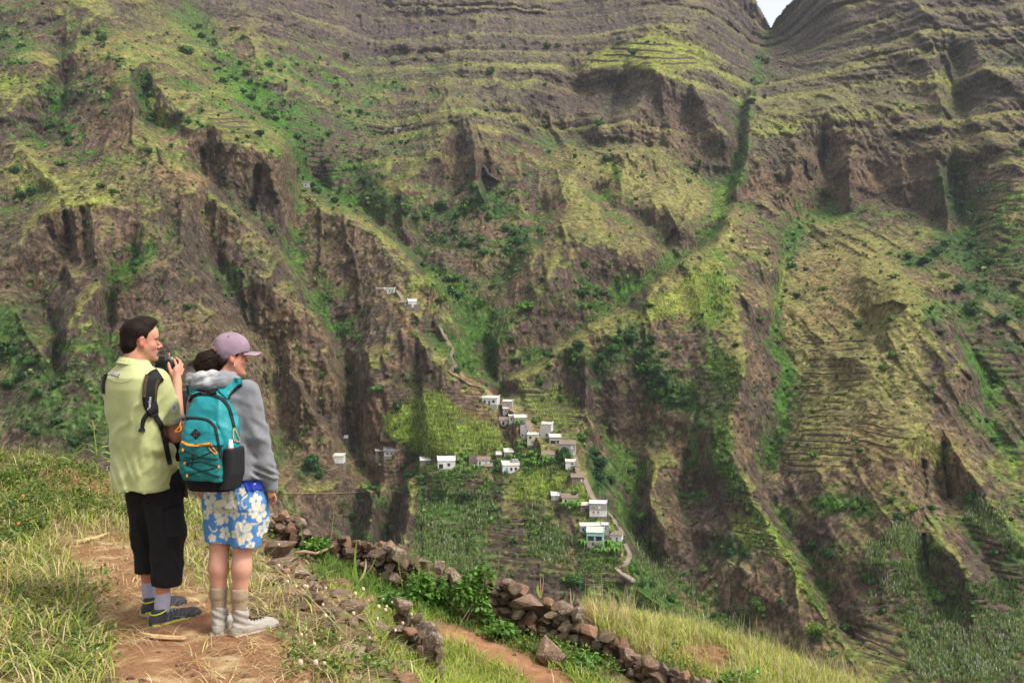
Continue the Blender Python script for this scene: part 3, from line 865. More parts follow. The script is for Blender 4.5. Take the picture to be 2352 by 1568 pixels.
def build_terrain():
    ny_, nx_ = TU.shape
    idx = np.arange(ny_ * nx_).reshape(ny_, nx_)
    a, b, c, d = idx[:-1, :-1], idx[:-1, 1:], idx[1:, 1:], idx[1:, :-1]
    faces = np.stack([a, d, c, b], -1).reshape(-1, 4)
    keep = ~(sky_cell[1:, :-1] | sky_cell[1:, 1:]).ravel()
    faces = faces[keep]
    verts = np.stack([TX, TY, TZ], -1).reshape(-1, 3)
    m, n, l, p = nodes_mat('hillside')
    at = n.new('ShaderNodeAttribute'); at.attribute_name = 'tint'
    tc = n.new('ShaderNodeTexCoord')
    nz = n.new('ShaderNodeTexNoise'); nz.inputs['Scale'].default_value = .55; nz.inputs['Detail'].default_value = 5; nz.inputs['Roughness'].default_value = .65
    l.new(tc.outputs['Object'], nz.inputs['Vector'])
    mr = n.new('ShaderNodeMapRange'); mr.inputs['From Min'].default_value = .3; mr.inputs['From Max'].default_value = .7
    mr.inputs['To Min'].default_value = .45; mr.inputs['To Max'].default_value = 1.55
    l.new(nz.outputs['Fac'], mr.inputs['Value'])
    mu = n.new('ShaderNodeVectorMath'); mu.operation = 'MULTIPLY'
    l.new(at.outputs['Color'], mu.inputs[0]); l.new(mr.outputs[0], mu.inputs[1])
    # tufts, loose stones and painted shade in the gaps, about a metre across
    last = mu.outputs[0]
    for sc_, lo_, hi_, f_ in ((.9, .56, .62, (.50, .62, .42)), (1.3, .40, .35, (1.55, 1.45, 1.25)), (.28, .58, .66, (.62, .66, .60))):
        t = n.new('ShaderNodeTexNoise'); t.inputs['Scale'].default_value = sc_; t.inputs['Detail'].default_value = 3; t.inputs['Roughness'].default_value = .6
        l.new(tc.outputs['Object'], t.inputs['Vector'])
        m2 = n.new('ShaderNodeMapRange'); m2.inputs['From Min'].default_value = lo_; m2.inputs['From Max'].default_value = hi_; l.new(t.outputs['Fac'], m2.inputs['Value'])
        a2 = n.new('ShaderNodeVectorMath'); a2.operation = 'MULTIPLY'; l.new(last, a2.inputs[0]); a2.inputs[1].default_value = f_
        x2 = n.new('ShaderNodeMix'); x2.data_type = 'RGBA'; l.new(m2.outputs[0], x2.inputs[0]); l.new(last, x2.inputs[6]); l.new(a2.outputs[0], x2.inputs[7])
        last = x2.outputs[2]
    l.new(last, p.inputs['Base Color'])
    nb = n.new('ShaderNodeTexNoise'); nb.inputs['Scale'].default_value = .35; nb.inputs['Detail'].default_value = 8; nb.inputs['Roughness'].default_value = .7
    l.new(tc.outputs['Object'], nb.inputs['Vector'])
    # angular breakage where the rock is bare
    ab = n.new('ShaderNodeAttribute'); ab.attribute_name = 'bare'
    wv = n.new('ShaderNodeVectorMath'); wv.operation = 'MULTIPLY_ADD'; l.new(nb.outputs['Color'], wv.inputs[0]); wv.inputs[1].default_value = (3, 3, 3)
    st_ = n.new('ShaderNodeVectorMath'); st_.operation = 'MULTIPLY'; st_.inputs[1].default_value = (1, 1, .55); l.new(tc.outputs['Object'], st_.inputs[0]); l.new(st_.outputs[0], wv.inputs[2])
    hs = nb.outputs['Fac']
    for sc_, k_ in ((.16, 1.1), (.42, .55)):
        vo = n.new('ShaderNodeTexVoronoi'); vo.inputs['Scale'].default_value = sc_; l.new(wv.outputs[0], vo.inputs['Vector'])
        mk = n.new('ShaderNodeMath'); mk.operation = 'MULTIPLY'; l.new(vo.outputs['Distance'], mk.inputs[0]); l.new(ab.outputs['Fac'], mk.inputs[1])
        ad = n.new('ShaderNodeMath'); ad.operation = 'MULTIPLY_ADD'; l.new(mk.outputs[0], ad.inputs[0]); ad.inputs[1].default_value = -k_; l.new(hs, ad.inputs[2]); hs = ad.outputs[0]
    bp = n.new('ShaderNodeBump'); bp.inputs['Strength'].default_value = 1.0; bp.inputs['Distance'].default_value = 2.6
    l.new(hs, bp.inputs['Height']); l.new(bp.outputs[0], p.inputs['Normal'])
    p.inputs['Roughness'].default_value = .95; p.inputs['Specular IOR Level'].default_value = .1
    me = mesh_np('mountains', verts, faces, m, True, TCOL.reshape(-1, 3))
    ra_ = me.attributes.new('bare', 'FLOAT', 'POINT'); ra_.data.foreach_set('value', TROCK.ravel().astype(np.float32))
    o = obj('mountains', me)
    tag(o, kind='structure')
    # the slopes go on beyond the picture, in coarser steps
    def flank(us, vs_, fu, fy):
        U, V = np.meshgrid(us, vs_)
        U2, V2 = fu(U), np.clip(V, VSn[0], VSn[-1])
        Y = grid_interp(TY, US[0], VSn[0], STEP, U2, V2) * fy(V)
        C = np.stack([grid_interp(TCOL[..., i], US[0], VSn[0], STEP, U2, V2) for i in range(3)], -1)
        W = np.stack([(U - CU) / F * Y, Y, EYE + (CV - V) / F * Y], -1).reshape(-1, 3)
        i_ = np.arange(U.size).reshape(U.shape)
        q = np.stack([i_[:-1, :-1], i_[1:, :-1], i_[1:, 1:], i_[:-1, 1:]], -1).reshape(-1, 4)
        tag(obj('mountain_flank', mesh_np('mountain_flank', W, q, m, True, C.reshape(-1, 3))), kind='structure')
    lo_u, hi_u, hi_v = US[0] + 1.5, US[-1] - 1.5, VSn[-1] - 1.5
    one = lambda V: np.ones_like(V)
    flank(np.linspace(lo_u - 620, lo_u, 70), np.linspace(VSn[0], hi_v, 190), lambda U: 2 * lo_u - U, one)
    flank(np.linspace(hi_u, hi_u + 620, 70), np.linspace(VSn[0], hi_v, 190), lambda U: 2 * hi_u - U, one)
    flank(np.linspace(lo_u - 620, hi_u + 620, 260), np.linspace(hi_v, hi_v + 700, 40), lambda U: np.where(U < lo_u, 2 * lo_u - U, np.where(U > hi_u, 2 * hi_u - U, U)), lambda V: np.exp(-.0009 * (V - hi_v)))
    return o


build_terrain()


# ------------------------------------------------------------------ the near terrace: ground the hikers stand on
GPT = []
for u, v, y in [
    (0,1568,4.6),(330,1430,5.75),(520,1450,5.6),(250,1300,7.2),(250,1240,8.2),(100,1200,8.5),(0,1250,7.6),(0,1400,5.9),(130,1400,6.0),
    (0,1052,10.4),(120,1064,10.4),(240,1088,10.6),(0,1130,9.3),(130,1116,9.6),(280,1128,10.0),(360,1150,10.0),(440,1165,9.9),(440,1250,8.0),
    (560,1190,9.6),(620,1215,9.2),(600,1250,8.3),(690,1320,7.3),(780,1400,6.5),(870,1480,5.95),(950,1568,5.25),
    (600,1400,6.0),(450,1350,6.6),(650,1568,4.75),(760,1500,5.5),(300,1568,4.65),(560,1300,7.4),
    (760,1310,8.3),(830,1365,8.0),(905,1400,7.8),(1000,1432,7.8),(1050,1500,7.3),(1100,1568,7.0),(1020,1568,6.6),(1250,1568,7.1),(1200,1500,7.8),(1100,1425,8.5),
    (640,1240,9.0),(780,1298,8.7),(900,1348,8.6),(1000,1395,8.6),(1130,1440,8.5),(1250,1478,8.3),(1350,1505,8.15),(1450,1560,7.9),(1560,1600,7.6),
    (1340,1412,9.5),(1420,1466,8.9),(1500,1440,10.2),(1600,1506,9.1),(1700,1480,10.4),(1800,1532,9.9),(1900,1568,10.2),(1720,1568,8.7),(1420,1425,10.2),
    (1620,1640,7.3),(1350,1400,10.6)]:
    GPT.append(unproj(u, v, y))
GPT += [np.array(p, float) for p in [
    (.1,5.4,-.78),(.7,5.6,-.86),(1.6,6.0,-1.05),(0,3.5,-.75),(1.5,3.5,-1.1),(3.0,5.5,-1.6),(3,3,-1.7),
    (-.75,4.0,-.12),(-1.6,3.5,0),(-3,3.5,.02),(-5,4,.15),(-7,6,.3),(-7.5,9,.5),(-1.2,2,-.05),(-3,2,0),(.2,2,-.7),(2,2,-1.2),
    (-2.1,10.4,-.75),(-1.1,10.2,-1.15),(-.3,10.0,-1.3),(.4,10.4,-1.5),
    (-6.5,12,-.5),(-5,12,-.6),(-3.5,11.6,-.7),(-2.5,11.4,-1.3),(0,12.5,-3.2),(2,13,-3.0),(3.5,12.5,-2.9),(5.5,11.5,-2.9),(4.5,8,-2.0),(6,6,-2.4),
    (-8,16,-4),(-3,16,-5),(1,17,-7),(6,16,-6),(9,10,-4),(10,5,-4),(-9,5,.5),(-9,10,.4)]]
GPT = np.array(GPT)
GS = .048
GX = np.arange(-8.0, 8.0, GS); GY = np.arange(2.2, 15.6, GS)


def _ground_grid():
    P = GPT[:, :2]; n = len(P)
    d = np.hypot(P[:, None, 0] - P[None, :, 0], P[:, None, 1] - P[None, :, 1])
    A = np.zeros((n + 3, n + 3)); A[:n, :n] = d + .02 * np.eye(n); A[:n, n] = 1; A[:n, n + 1:] = P; A[n, :n] = 1; A[n + 1:, :n] = P.T
    sol = np.linalg.solve(A, np.concatenate([GPT[:, 2], np.zeros(3)]))
    cx = GX[::4]; cy = GY[::4]
    X, Y = np.meshgrid(cx, cy)
    q = np.stack([X.ravel(), Y.ravel()], 1)
    D = np.hypot(q[:, None, 0] - P[None, :, 0], q[:, None, 1] - P[None, :, 1])
    R = (D @ sol[:n] + sol[n] + q @ sol[n + 1:]).reshape(X.shape)
    XX, YY = np.meshgrid(GX, GY)
    Z = grid_interp(R, cx[0], cy[0], GS * 4, XX, YY)
    Z = Z + .035 * fbm(XX / .7, YY / .7, 3, 501) + .014 * fbm(XX / .16, YY / .16, 2, 505) + .010 * ridged(XX / .22, YY / .22, 2, 507)
    # trodden level where the hikers stand
    for fx, fy, fz, rr in ((-2.02, 5.72, -.026, .42), (-1.95, 5.95, -.004, .30), (-1.56, 5.52, -.036, .40)):
        w = np.exp(-(((XX - fx) ** 2 + (YY - fy) ** 2) / rr ** 2) ** 2)
        Z = Z * (1 - w) + (fz + .006 * fbm(XX / .1, YY / .1, 2, 511)) * w
    return XX, YY, Z


GXX, GYY, GZZ = _ground_grid()


def gz(x, y):
    return grid_interp(GZZ, GX[0], GY[0], GS, np.asarray(x, float), np.asarray(y, float))


def ghit(u, v, y0=3.0, y1=14.0):
    """where the line of bearing (u, v) meets the near ground; arrays allowed"""
    u = np.atleast_1d(np.asarray(u, float)); v = np.atleast_1d(np.asarray(v, float))
    ys = np.arange(y0, y1, .04)
    out = np.full((len(u), 3), np.nan)
    done = np.zeros(len(u), bool)
    for y in ys:
        x = (u - CU) / F * y; z = EYE + (CV - v) / F * y
        g = gz(x, np.full_like(x, y))
        hit = (~done) & (z <= g)
        out[hit, 0] = x[hit]; out[hit, 1] = y; out[hit, 2] = g[hit]
        done |= hit
        if done.all(): break
    return out


def to_uv(p):
    p = np.asarray(p)
    return CU + F * p[..., 0] / p[..., 1], CV - F * (p[..., 2] - EYE) / p[..., 1]


PATH = [(290,1620),(760,1620),(730,1530),(660,1475),(600,1440),(500,1385),(440,1340),(350,1265),(300,1232),(190,1228),(140,1245),(170,1310),(215,1400),(250,1490)]
LOWPATH = [(1000,1425),(1060,1440),(1130,1462),(1210,1500),(1300,1550),(1350,1600),(1240,1600),(1160,1530),(1080,1490),(1010,1462)]
MOUND = [(1540,1500),(1590,1478),(1650,1480),(1690,1510),(1680,1550),(1600,1545)]
BANK = [(90,1085),(150,1070),(240,1088),(300,1118),(285,1142),(200,1130),(120,1120)]
S_PATH = np.array([.255, .130, .066]); S_RED = np.array([.270, .130, .068]); S_EARTH = np.array([.140, .100, .055]); S_STRAW = np.array([.46, .36, .19])
S_MOSS = np.array([.13, .15, .045])


def soil_masks(U, V):
    wu = 22 * fbm(U / 45, V / 30, 3, 551); wv = 16 * fbm(U / 45, V / 30, 3, 557)
    return (poly_mask(U + wu, V + wv, PATH, 26), poly_mask(U + wu * .6, V + wv * .6, LOWPATH, 14), poly_mask(U + wu * .4, V + wv * .4, MOUND, 12),
            poly_mask(U + wu * .5, V + wv * .5, BANK, 10))


def build_ground():
    U, V = to_uv(np.stack([GXX, GYY, GZZ], -1))
    a, b, c, d = soil_masks(U, V)
    col = np.ones(GXX.shape + (3,)) * S_EARTH
    n1 = fbm(GXX / .5, GYY / .5, 4, 561); n2 = fbm(GXX / .09, GYY / .09, 3, 567)
    g = sstep(-.1, .4, n1)[..., None]
    col = col * (1 - .6 * g) + S_MOSS * .6 * g
    for m, s in ((a, S_PATH), (b, S_RED), (c, S_RED * .8), (d, S_RED * .9)):
        m = m[..., None] * .95; col = col * (1 - m) + s * m
    st = (sstep(.12, .5, n2 + .5 * n1) * (.15 + .45 * a))[..., None]
    col = col * (1 - st) + S_STRAW * st
    col *= (1 + .22 * n2)[..., None]
    ny, nx = GXX.shape
    idx = np.arange(ny * nx).reshape(ny, nx)
    f = np.stack([idx[:-1, :-1], idx[:-1, 1:], idx[1:, 1:], idx[1:, :-1]], -1).reshape(-1, 4)
    mat = simple_mat('trodden_earth', None, .95, .22, 40, .6, 90, attr='tint', spec=.1)
    me = mesh_np('ground', np.stack([GXX, GYY, GZZ], -1).reshape(-1, 3), f, mat, True, np.clip(col, .01, .9).reshape(-1, 3))
    tag(obj('ground', me), kind='structure')


build_ground()

# ------------------------------------------------------------------ grass and weeds
class Blades:
    """many bent blades in one mesh"""
    def __init__(s): s.v, s.c, s.n = [], [], 0

    def add(s, base, h, w, lean, az, col, curve=1.0):
        base = np.asarray(base, float); n = len(base)
        h = np.broadcast_to(h, n); w = np.broadcast_to(w, n); lean = np.broadcast_to(lean, n); curve = np.broadcast_to(curve, n)
        dx, dy = np.cos(az), np.sin(az); px, py = -dy, dx
        V = []
        for t, wt in ((0, 1.0), (.38, .85), (.74, .55), (1.0, .06)):
            out = h * lean * (t ** (1 + curve))
            up = h * (t - .42 * lean * t ** 2.2)
            cx = base[:, 0] + dx * out; cy = base[:, 1] + dy * out; cz = base[:, 2] + up
            V.append(np.stack([cx - px * w * wt * .5, cy - py * w * wt * .5, cz], -1))
            V.append(np.stack([cx + px * w * wt * .5, cy + py * w * wt * .5, cz], -1))
        s.v.append(np.stack(V, 1)); s.n += n
        c = np.broadcast_to(col, (n, 3))
        g = np.array([.75, .75, .95, .95, 1.05, 1.05, 1.15, 1.15])[None, :, None]
        s.c.append(c[:, None, :] * (g * 0 + 1))

    def build(s, name, mat, label, cat='grass'):
        v = np.concatenate(s.v).reshape(-1, 3); c = np.concatenate(s.c).reshape(-1, 3)
        n = len(v) // 8
        o = np.arange(n)[:, None] * 8
        f = np.concatenate([o + np.array([0, 1, 3, 2]), o + np.array([2, 3, 5, 4]), o + np.array([4, 5, 7, 6])])
        ob = obj(name, mesh_np(name, v, f.astype(np.int32), mat, False, np.clip(c, .01, .9)))
        return tag(ob, label, cat, kind='stuff')


M_GRASS = simple_mat('grass_blade', None, .7, .2, 5, 0, attr='tint', spec=.2, transl=.35)
M_STRAW = simple_mat('dry_straw', None, .8, .2, 9, 0, attr='tint', spec=.2, transl=.15)


def rand_in(n, poly, seed):
    r = np.random.default_rng(seed)
    p = np.array(poly, float); lo, hi = p.min(0), p.max(0)
    q = r.random((n * 4, 2)) * (hi - lo) + lo
    m = poly_mask(q[:, 0], q[:, 1], poly, 3.0) > .5
    return q[m][:n]


def scatter_xy(n, x0, x1, y0, y1, seed):
    r = np.random.default_rng(seed)
    return np.stack([r.uniform(x0, x1, n), r.uniform(y0, y1, n)], -1)


def palette(n, cols, w, seed, var=.2):
    r = np.random.default_rng(seed)
    c = np.array(cols)[r.choice(len(cols), n, p=np.array(w) / sum(w))]
    return c * (1 + var * r.standard_normal((n, 1))).clip(.5, 1.6)


GG = (.20, .29, .04); GYEL = (.38, .40, .07); GDK = (.09, .15, .025); GSTR = (.52, .43, .22); GTAN = (.40, .29, .14); GRED = (.30, .15, .08)


def clumped(p, scale, seed, thr):
    return fbm(p[:, 0] / scale, p[:, 1] / scale, 3, seed) > thr


def grow():
    r = np.random.default_rng(21)
    # left slope: long arching green and yellow grass, thinning out on the path
    B = Blades()
    p = scatter_xy(74000, -7.9, -.2, 3.4, 11.4, 1)
    z = gz(p[:, 0], p[:, 1]); P = np.column_stack([p, z]); u, v = to_uv(P)
    a, b_, c_, d_ = soil_masks(u, v)
    ok = (u > -700) & (u < 1000) & (v < 1640) & (r.random(len(p)) > a * 1.02) & (r.random(len(p)) > d_ * .8)
    ok &= (np.hypot(p[:, 0] + 1.98, p[:, 1] - 5.76) > .42) & (np.hypot(p[:, 0] + 1.52, p[:, 1] - 5.52) > .36)
    bank0 = poly_mask(u, v, [(600,1230),(700,1290),(860,1390),(1000,1440),(1020,1600),(860,1600),(740,1460),(600,1330)], 16)
    ok &= r.random(len(p)) > bank0 * .93
    ok &= ~((u > 600 + np.maximum(0, v - 1250) * 1.05) & (v > 1200))
    ok &= fbm(p[:, 0] / .35, p[:, 1] / .35, 3, 77) > -.28
    right = u > 470
    ok &= ~(right & (r.random(len(p)) < .35))
    P, u, v, rt = P[ok], u[ok], v[ok], right[ok]
    n = len(P)
    mix = fbm(P[:, 0] / .9, P[:, 1] / .9, 3, 88)
    ca = palette(n, [GG, GYEL, GDK, GSTR], [2.4, 4.4, .9, 5.0], 3); cb = palette(n, [GG, GYEL, GSTR, GTAN], [1.2, 2.5, 4, 2.5], 4)
    far = sstep(1240, 1120, v)
    cc = np.where((mix + rt * .35 + .25 * sstep(1500, 1400, v) * (u > 200) + r.normal(0, .15, n) > .12)[:, None], cb, ca)
    cd = palette(n, [GDK, GG, GTAN], [3, 3, 1.5], 5)
    cc = np.where((r.random(n) < far * .7)[:, None], cd, cc)
    h = (.08 + .14 * r.random(n) ** 1.6) * (1 + .35 * mix) * np.where(rt, .75, 1.0)
    B.add(P, h, .0055 + .004 * r.random(n), .5 + .8 * r.random(n), r.uniform(0, 6.28, n), cc)
    B.build('meadow_grass', M_GRASS, 'long green and yellow grass growing beside the earth path on the left')
    # straw and trampled stalks lying on the path and the rubble bank
    B = Blades()
    p = scatter_xy(46000, -4.6, .3, 3.6, 9.3, 2)
    z = gz(p[:, 0], p[:, 1]); P = np.column_stack([p, z + .006]); u, v = to_uv(P)
    a, b_, c_, d_ = soil_masks(u, v)
    bank = poly_mask(u, v, [(560,1440),(600,1250),(700,1300),(860,1420),(980,1600),(640,1600)], 30)
    ok = (r.random(len(p)) < np.maximum(a * .30, bank * .42)) & (fbm(p[:, 0] / .3, p[:, 1] / .3, 3, 66) > -.3) & (v < 1620)
    P = P[ok]; n = len(P)
    B.add(P, .03 + .09 * r.random(n) ** 2 + .03 * r.random(n), .0030 + .0025 * r.random(n), 1.6 + .7 * r.random(n), r.uniform(0, 6.28, n),
          palette(n, [GSTR, GTAN, GRED, GYEL], [3, 4, 3, 1], 6), .2)
    B.build('dry_straw', M_STRAW, 'dry straw and trampled stalks strewn over the earth path', 'straw')
    # lower terrace: bright short grass either side of the red path
    B = Blades()
    p = scatter_xy(42000, -1.6, 2.2, 5.2, 9.4, 3)
    z = gz(p[:, 0], p[:, 1]); P = np.column_stack([p, z]); u, v = to_uv(P)
    a, b_, c_, d_ = soil_masks(u, v)
    ok = (u > 700) & (u < 1520) & (v < 1640) & (r.random(len(p)) > b_ * .90) & ((u - 1000) * .44 + 1390 < v) | ((u > 640) & (u < 1000) & (v < 1440) & (z < -.24))
    ok &= (z < -.22) & (r.random(len(p)) > b_ * .88)
    P, u, v = P[ok], u[ok], v[ok]; n = len(P)
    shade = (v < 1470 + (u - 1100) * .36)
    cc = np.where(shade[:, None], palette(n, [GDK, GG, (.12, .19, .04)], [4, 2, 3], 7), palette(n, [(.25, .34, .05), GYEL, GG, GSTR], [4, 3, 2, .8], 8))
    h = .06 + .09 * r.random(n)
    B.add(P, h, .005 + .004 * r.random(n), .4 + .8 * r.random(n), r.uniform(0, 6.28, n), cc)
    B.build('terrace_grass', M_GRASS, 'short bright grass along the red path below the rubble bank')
    # tall seeding grass on the slope behind the wall
    B = Blades()
    p = scatter_xy(52000, .4, 5.2, 7.6, 12.0, 4)
    z = gz(p[:, 0], p[:, 1]); P = np.column_stack([p, z]); u, v = to_uv(P)
    a, b_, c_, d_ = soil_masks(u, v)
    topw = np.interp(u, [1100, 1250, 1325, 1380, 1440, 1510, 1590, 1625, 1700], [1345, 1380, 1400, 1455, 1482, 1520, 1550, 1566, 1600])
    ok = (u > 1120) & (v < topw + 4) & (r.random(len(p)) > c_ * 1.0) & (v > 1340)
    P, u, v = P[ok], u[ok], v[ok]; n = len(P)
    mix = fbm(P[:, 0] / .6, P[:, 1] / .6, 3, 99)
    redd = (u < 1440) & (v < 1440)
    cc = palette(n, [(.30, .34, .07), GYEL, GSTR, GG], [3, 5, 4.2, 1.6], 9)
    cc = np.where((redd & (r.random(n) < .55))[:, None], palette(n, [(.36, .20, .10), GSTR, GTAN], [3, 2, 2], 10), cc)
    h = (.10 + .16 * r.random(n) ** 1.5) * (1 + .5 * mix) * np.interp(u, [1150, 1350, 1600, 1900], [.8, .9, 1.05, .8])
    B.add(P, h, .006 + .004 * r.random(n), .25 + .6 * r.random(n), r.uniform(0, 6.28, n), cc)
    # thin seed stalks
    k = r.choice(n, 900); q = P[k]
    B.add(q, .25 + .22 * r.random(900), .004, .1 + .5 * r.random(900), r.uniform(0, 6.28, 900), palette(900, [GSTR, (.42, .36, .2), GYEL], [3, 2, 2], 11))
    B.build('slope_grass', M_GRASS, 'tall yellow green seeding grass on the slope behind the stone wall')


grow()

# ------------------------------------------------------------------ stones
def stone_mat(name, c1, c2, lichen):
    m, n, l, p = nodes_mat(name)
    tc = n.new('ShaderNodeTexCoord'); oi = n.new('ShaderNodeObjectInfo')
    off = n.new('ShaderNodeVectorMath'); off.operation = 'ADD'
    sc = n.new('ShaderNodeVectorMath'); sc.operation = 'SCALE'; sc.inputs['Scale'].default_value = 37.0
    cmb = n.new('ShaderNodeCombineXYZ')
    for i in range(3): l.new(oi.outputs['Random'], cmb.inputs[i])
    l.new(cmb.outputs[0], sc.inputs[0]); l.new(tc.outputs['Object'], off.inputs[0]); l.new(sc.outputs[0], off.inputs[1])
    def noise(s, d, r=.6):
        q = n.new('ShaderNodeTexNoise'); q.inputs['Scale'].default_value = s; q.inputs['Detail'].default_value = d; q.inputs['Roughness'].default_value = r
        l.new(off.outputs[0], q.inputs['Vector']); return q
    a = noise(1.4, 5); ra = n.new('ShaderNodeValToRGB'); ra.color_ramp.elements[0].position = .3; ra.color_ramp.elements[1].position = .7
    ra.color_ramp.elements[0].color = (*c1, 1); ra.color_ramp.elements[1].color = (*c2, 1); l.new(a.outputs['Fac'], ra.inputs['Fac'])
    b = noise(2.6, 6, .7); rb_ = n.new('ShaderNodeValToRGB'); rb_.color_ramp.elements[0].position = .62 - lichen * .22; rb_.color_ramp.elements[1].position = .68 - lichen * .20
    l.new(b.outputs['Fac'], rb_.inputs['Fac'])
    mx = n.new('ShaderNodeMix'); mx.data_type = 'RGBA'; l.new(rb_.outputs['Color'], mx.inputs[0]); l.new(ra.outputs['Color'], mx.inputs[6]); mx.inputs[7].default_value = (.36, .30, .235, 1)
    br = n.new('ShaderNodeMapRange'); br.inputs['To Min'].default_value = .62; br.inputs['To Max'].default_value = 1.35; l.new(oi.outputs['Random'], br.inputs['Value'])
    mu = n.new('ShaderNodeVectorMath'); mu.operation = 'SCALE'; l.new(mx.outputs[2], mu.inputs[0]); l.new(br.outputs[0], mu.inputs['Scale'])
    l.new(mu.outputs[0], p.inputs['Base Color'])
    c = noise(5, 8, .7); bp = n.new('ShaderNodeBump'); bp.inputs['Strength'].default_value = .8; bp.inputs['Distance'].default_value = .03
    l.new(c.outputs['Fac'], bp.inputs['Height']); l.new(bp.outputs[0], p.inputs['Normal'])
    p.inputs['Roughness'].default_value = .92; p.inputs['Specular IOR Level'].default_value = .15
    return m


M_ROCKB = stone_mat('brown_basalt', (.130, .086, .058), (.255, .172, .115), .14)
M_ROCKL = stone_mat('lichened_basalt', (.16, .105, .07), (.26, .185, .125), .5)
M_ROCKR = stone_mat('red_tuff', (.20, .105, .065), (.33, .19, .12), .12)
M_ROCKT = stone_mat('tan_slab', (.26, .18, .12), (.36, .27, .18), .2)


def stone_mesh(seed, cuts=9, sub=2, mat=None):
    bm = bmesh.new(); bmesh.ops.create_icosphere(bm, subdivisions=sub, radius=1.0)
    r = np.random.default_rng(seed)
    V = np.array([tuple(v.co) for v in bm.verts]); Q = [tuple(v.index for v in f.verts) for f in bm.faces]; bm.free()
    V *= (1 + .30 * noise3(V[:, 0] * 1.3 + seed, V[:, 1] * 1.3, V[:, 2] * 1.3, seed))[:, None]
    for k in range(cuts):
        nn = r.normal(0, 1, 3); nn /= np.linalg.norm(nn); d = r.uniform(.42, .74)
        t = np.maximum(0, V @ nn - d); V -= nn * (t * .96)[:, None]
    V *= (1 + .05 * noise3(V[:, 0] * 5, V[:, 1] * 5, V[:, 2] * 5, seed + 5))[:, None]
    V -= (V.max(0) + V.min(0)) / 2; V /= (V.max(0) - V.min(0)) / 2
    me = mesh_np('stone', V, np.array(Q, np.int32), mat, True)
    # crisp breaks between the cut faces
    try: me.set_sharp_from_angle(angle=math.radians(16))
    except Exception: pass
    return me


STONES = {k: [stone_mesh(40 + i + 10 * j, 12 + i % 4, 3, m) for i in range(6)] for j, (k, m) in enumerate((('B', M_ROCKB), ('L', M_ROCKL), ('R', M_ROCKR), ('T', M_ROCKT)))}
RS = np.random.default_rng(33)


def place_stone(u, v, y, rx, rz, kind='B', name='stone', parent=None, ry=None, tilt=.35, spin=None):
    c = unproj(u, v, y); m = y / F
    if parent is not None: c = c - np.array(parent.location)
    me = STONES[kind][RS.integers(6)]
    ang = RS.uniform(-.5, .5) + (0 if RS.random() < .5 else math.pi) if spin is None else spin
    o = obj(name, me, parent, tuple(c), (RS.uniform(-tilt, tilt) * .6, RS.uniform(-tilt, tilt), ang), (rx * m, (ry or (rx * .55 + rz * .45)) * m, rz * m))
    return o


WU = np.array([612, 640, 667, 714, 770, 809, 835, 890, 924, 960, 1016, 1053, 1117, 1177, 1194, 1246, 1300, 1325, 1336, 1377, 1437, 1449, 1507, 1588, 1640], float)
WT = np.array([1176, 1182, 1180, 1206, 1226, 1236, 1243, 1246, 1256, 1284, 1292, 1316, 1326, 1335, 1345, 1368, 1384, 1394, 1428, 1450, 1476, 1496, 1514, 1546, 1568], float)
WBU = np.array([612, 640, 684, 776, 837, 930, 1000, 1119, 1171, 1252, 1310, 1368, 1406, 1435, 1484, 1560, 1640], float)
WB = np.array([1234, 1240, 1250, 1290, 1312, 1345, 1390, 1430, 1440, 1463, 1472, 1494, 1520, 1550, 1570, 1600, 1625], float)
WYU = np.array([600, 640, 780, 900, 1000, 1130, 1250, 1350, 1450, 1560, 1660], float)
WY = np.array([9.2, 9.0, 8.72, 8.6, 8.6, 8.5, 8.3, 8.15, 7.9, 7.6, 7.35])
wall = empty('dry_stone_wall', tuple(unproj(1000, 1395, 8.6)))
tag(wall, 'old dry-stone wall of brown basalt lumps running down to the right below the hikers', 'stone wall', None, 'thing')
nst = 0
v_rows = 0
for row in range(6):
    u = 612 + RS.uniform(0, 12)
    while u < 1640:
        top = np.interp(u, WU, WT); bot = np.interp(u, WBU, WB); h = bot - top
        nr = max(2, int(round(h / 23.0)))
        big = RS.random() < .16
        rx = RS.uniform(11, 17.5) * (1.35 if big else 1); rz = h / nr * .5 * RS.uniform(1.0, 1.28) * (1.15 if big else 1)
        if row < nr:
            v = bot - (row + .5) * h / nr + RS.uniform(-3, 3)
            y = np.interp(u, WYU, WY) + .012 * row + RS.uniform(-.02, .03)
            if not (1165 < u < 1252 and 1362 < v < 1404):
                k = RS.choice(['B', 'L', 'R'], p=[.62, .24, .14]) if row < nr - 1 else RS.choice(['B', 'L', 'R', 'T'], p=[.38, .40, .12, .10])
                place_stone(u, v, y, rx, rz, str(k), parent=wall); nst += 1
        u += rx * 1.72
# cap stones and the rubble core showing through the joints
place_stone(1208, 1383, 8.32, 39, 19, 'B', parent=wall, tilt=.1, spin=0.1); place_stone(1178, 1352, 8.40, 20, 20, 'B', parent=wall)
place_stone(652, 1183, 8.98, 15, 13, 'R', parent=wall, tilt=.15); place_stone(620, 1200, 9.0, 15, 12, 'B', parent=wall)
for u, v, rx, rz, k in ((786, 1238, 14, 9, 'B'), (838, 1250, 10, 10, 'B'), (893, 1256, 16, 9, 'L'), (915, 1275, 18, 20, 'L'), (868, 1270, 22, 18, 'B'), (810, 1268, 26, 14, 'B'), (955, 1296, 12, 18, 'B'), (1048, 1330, 16, 18, 'L'), (1168, 1336, 13, 9, 'T'), (1330, 1408, 20, 16, 'L'), (1300, 1398, 18, 12, 'L'), (1395, 1462, 26, 14, 'B'), (1495, 1524, 24, 19, 'B'), (1440, 1500, 20, 16, 'B'), (1352, 1450, 20, 15, 'R')):
    place_stone(u, v, float(np.interp(u, WYU, WY)) - .03, rx, rz, k, parent=wall)
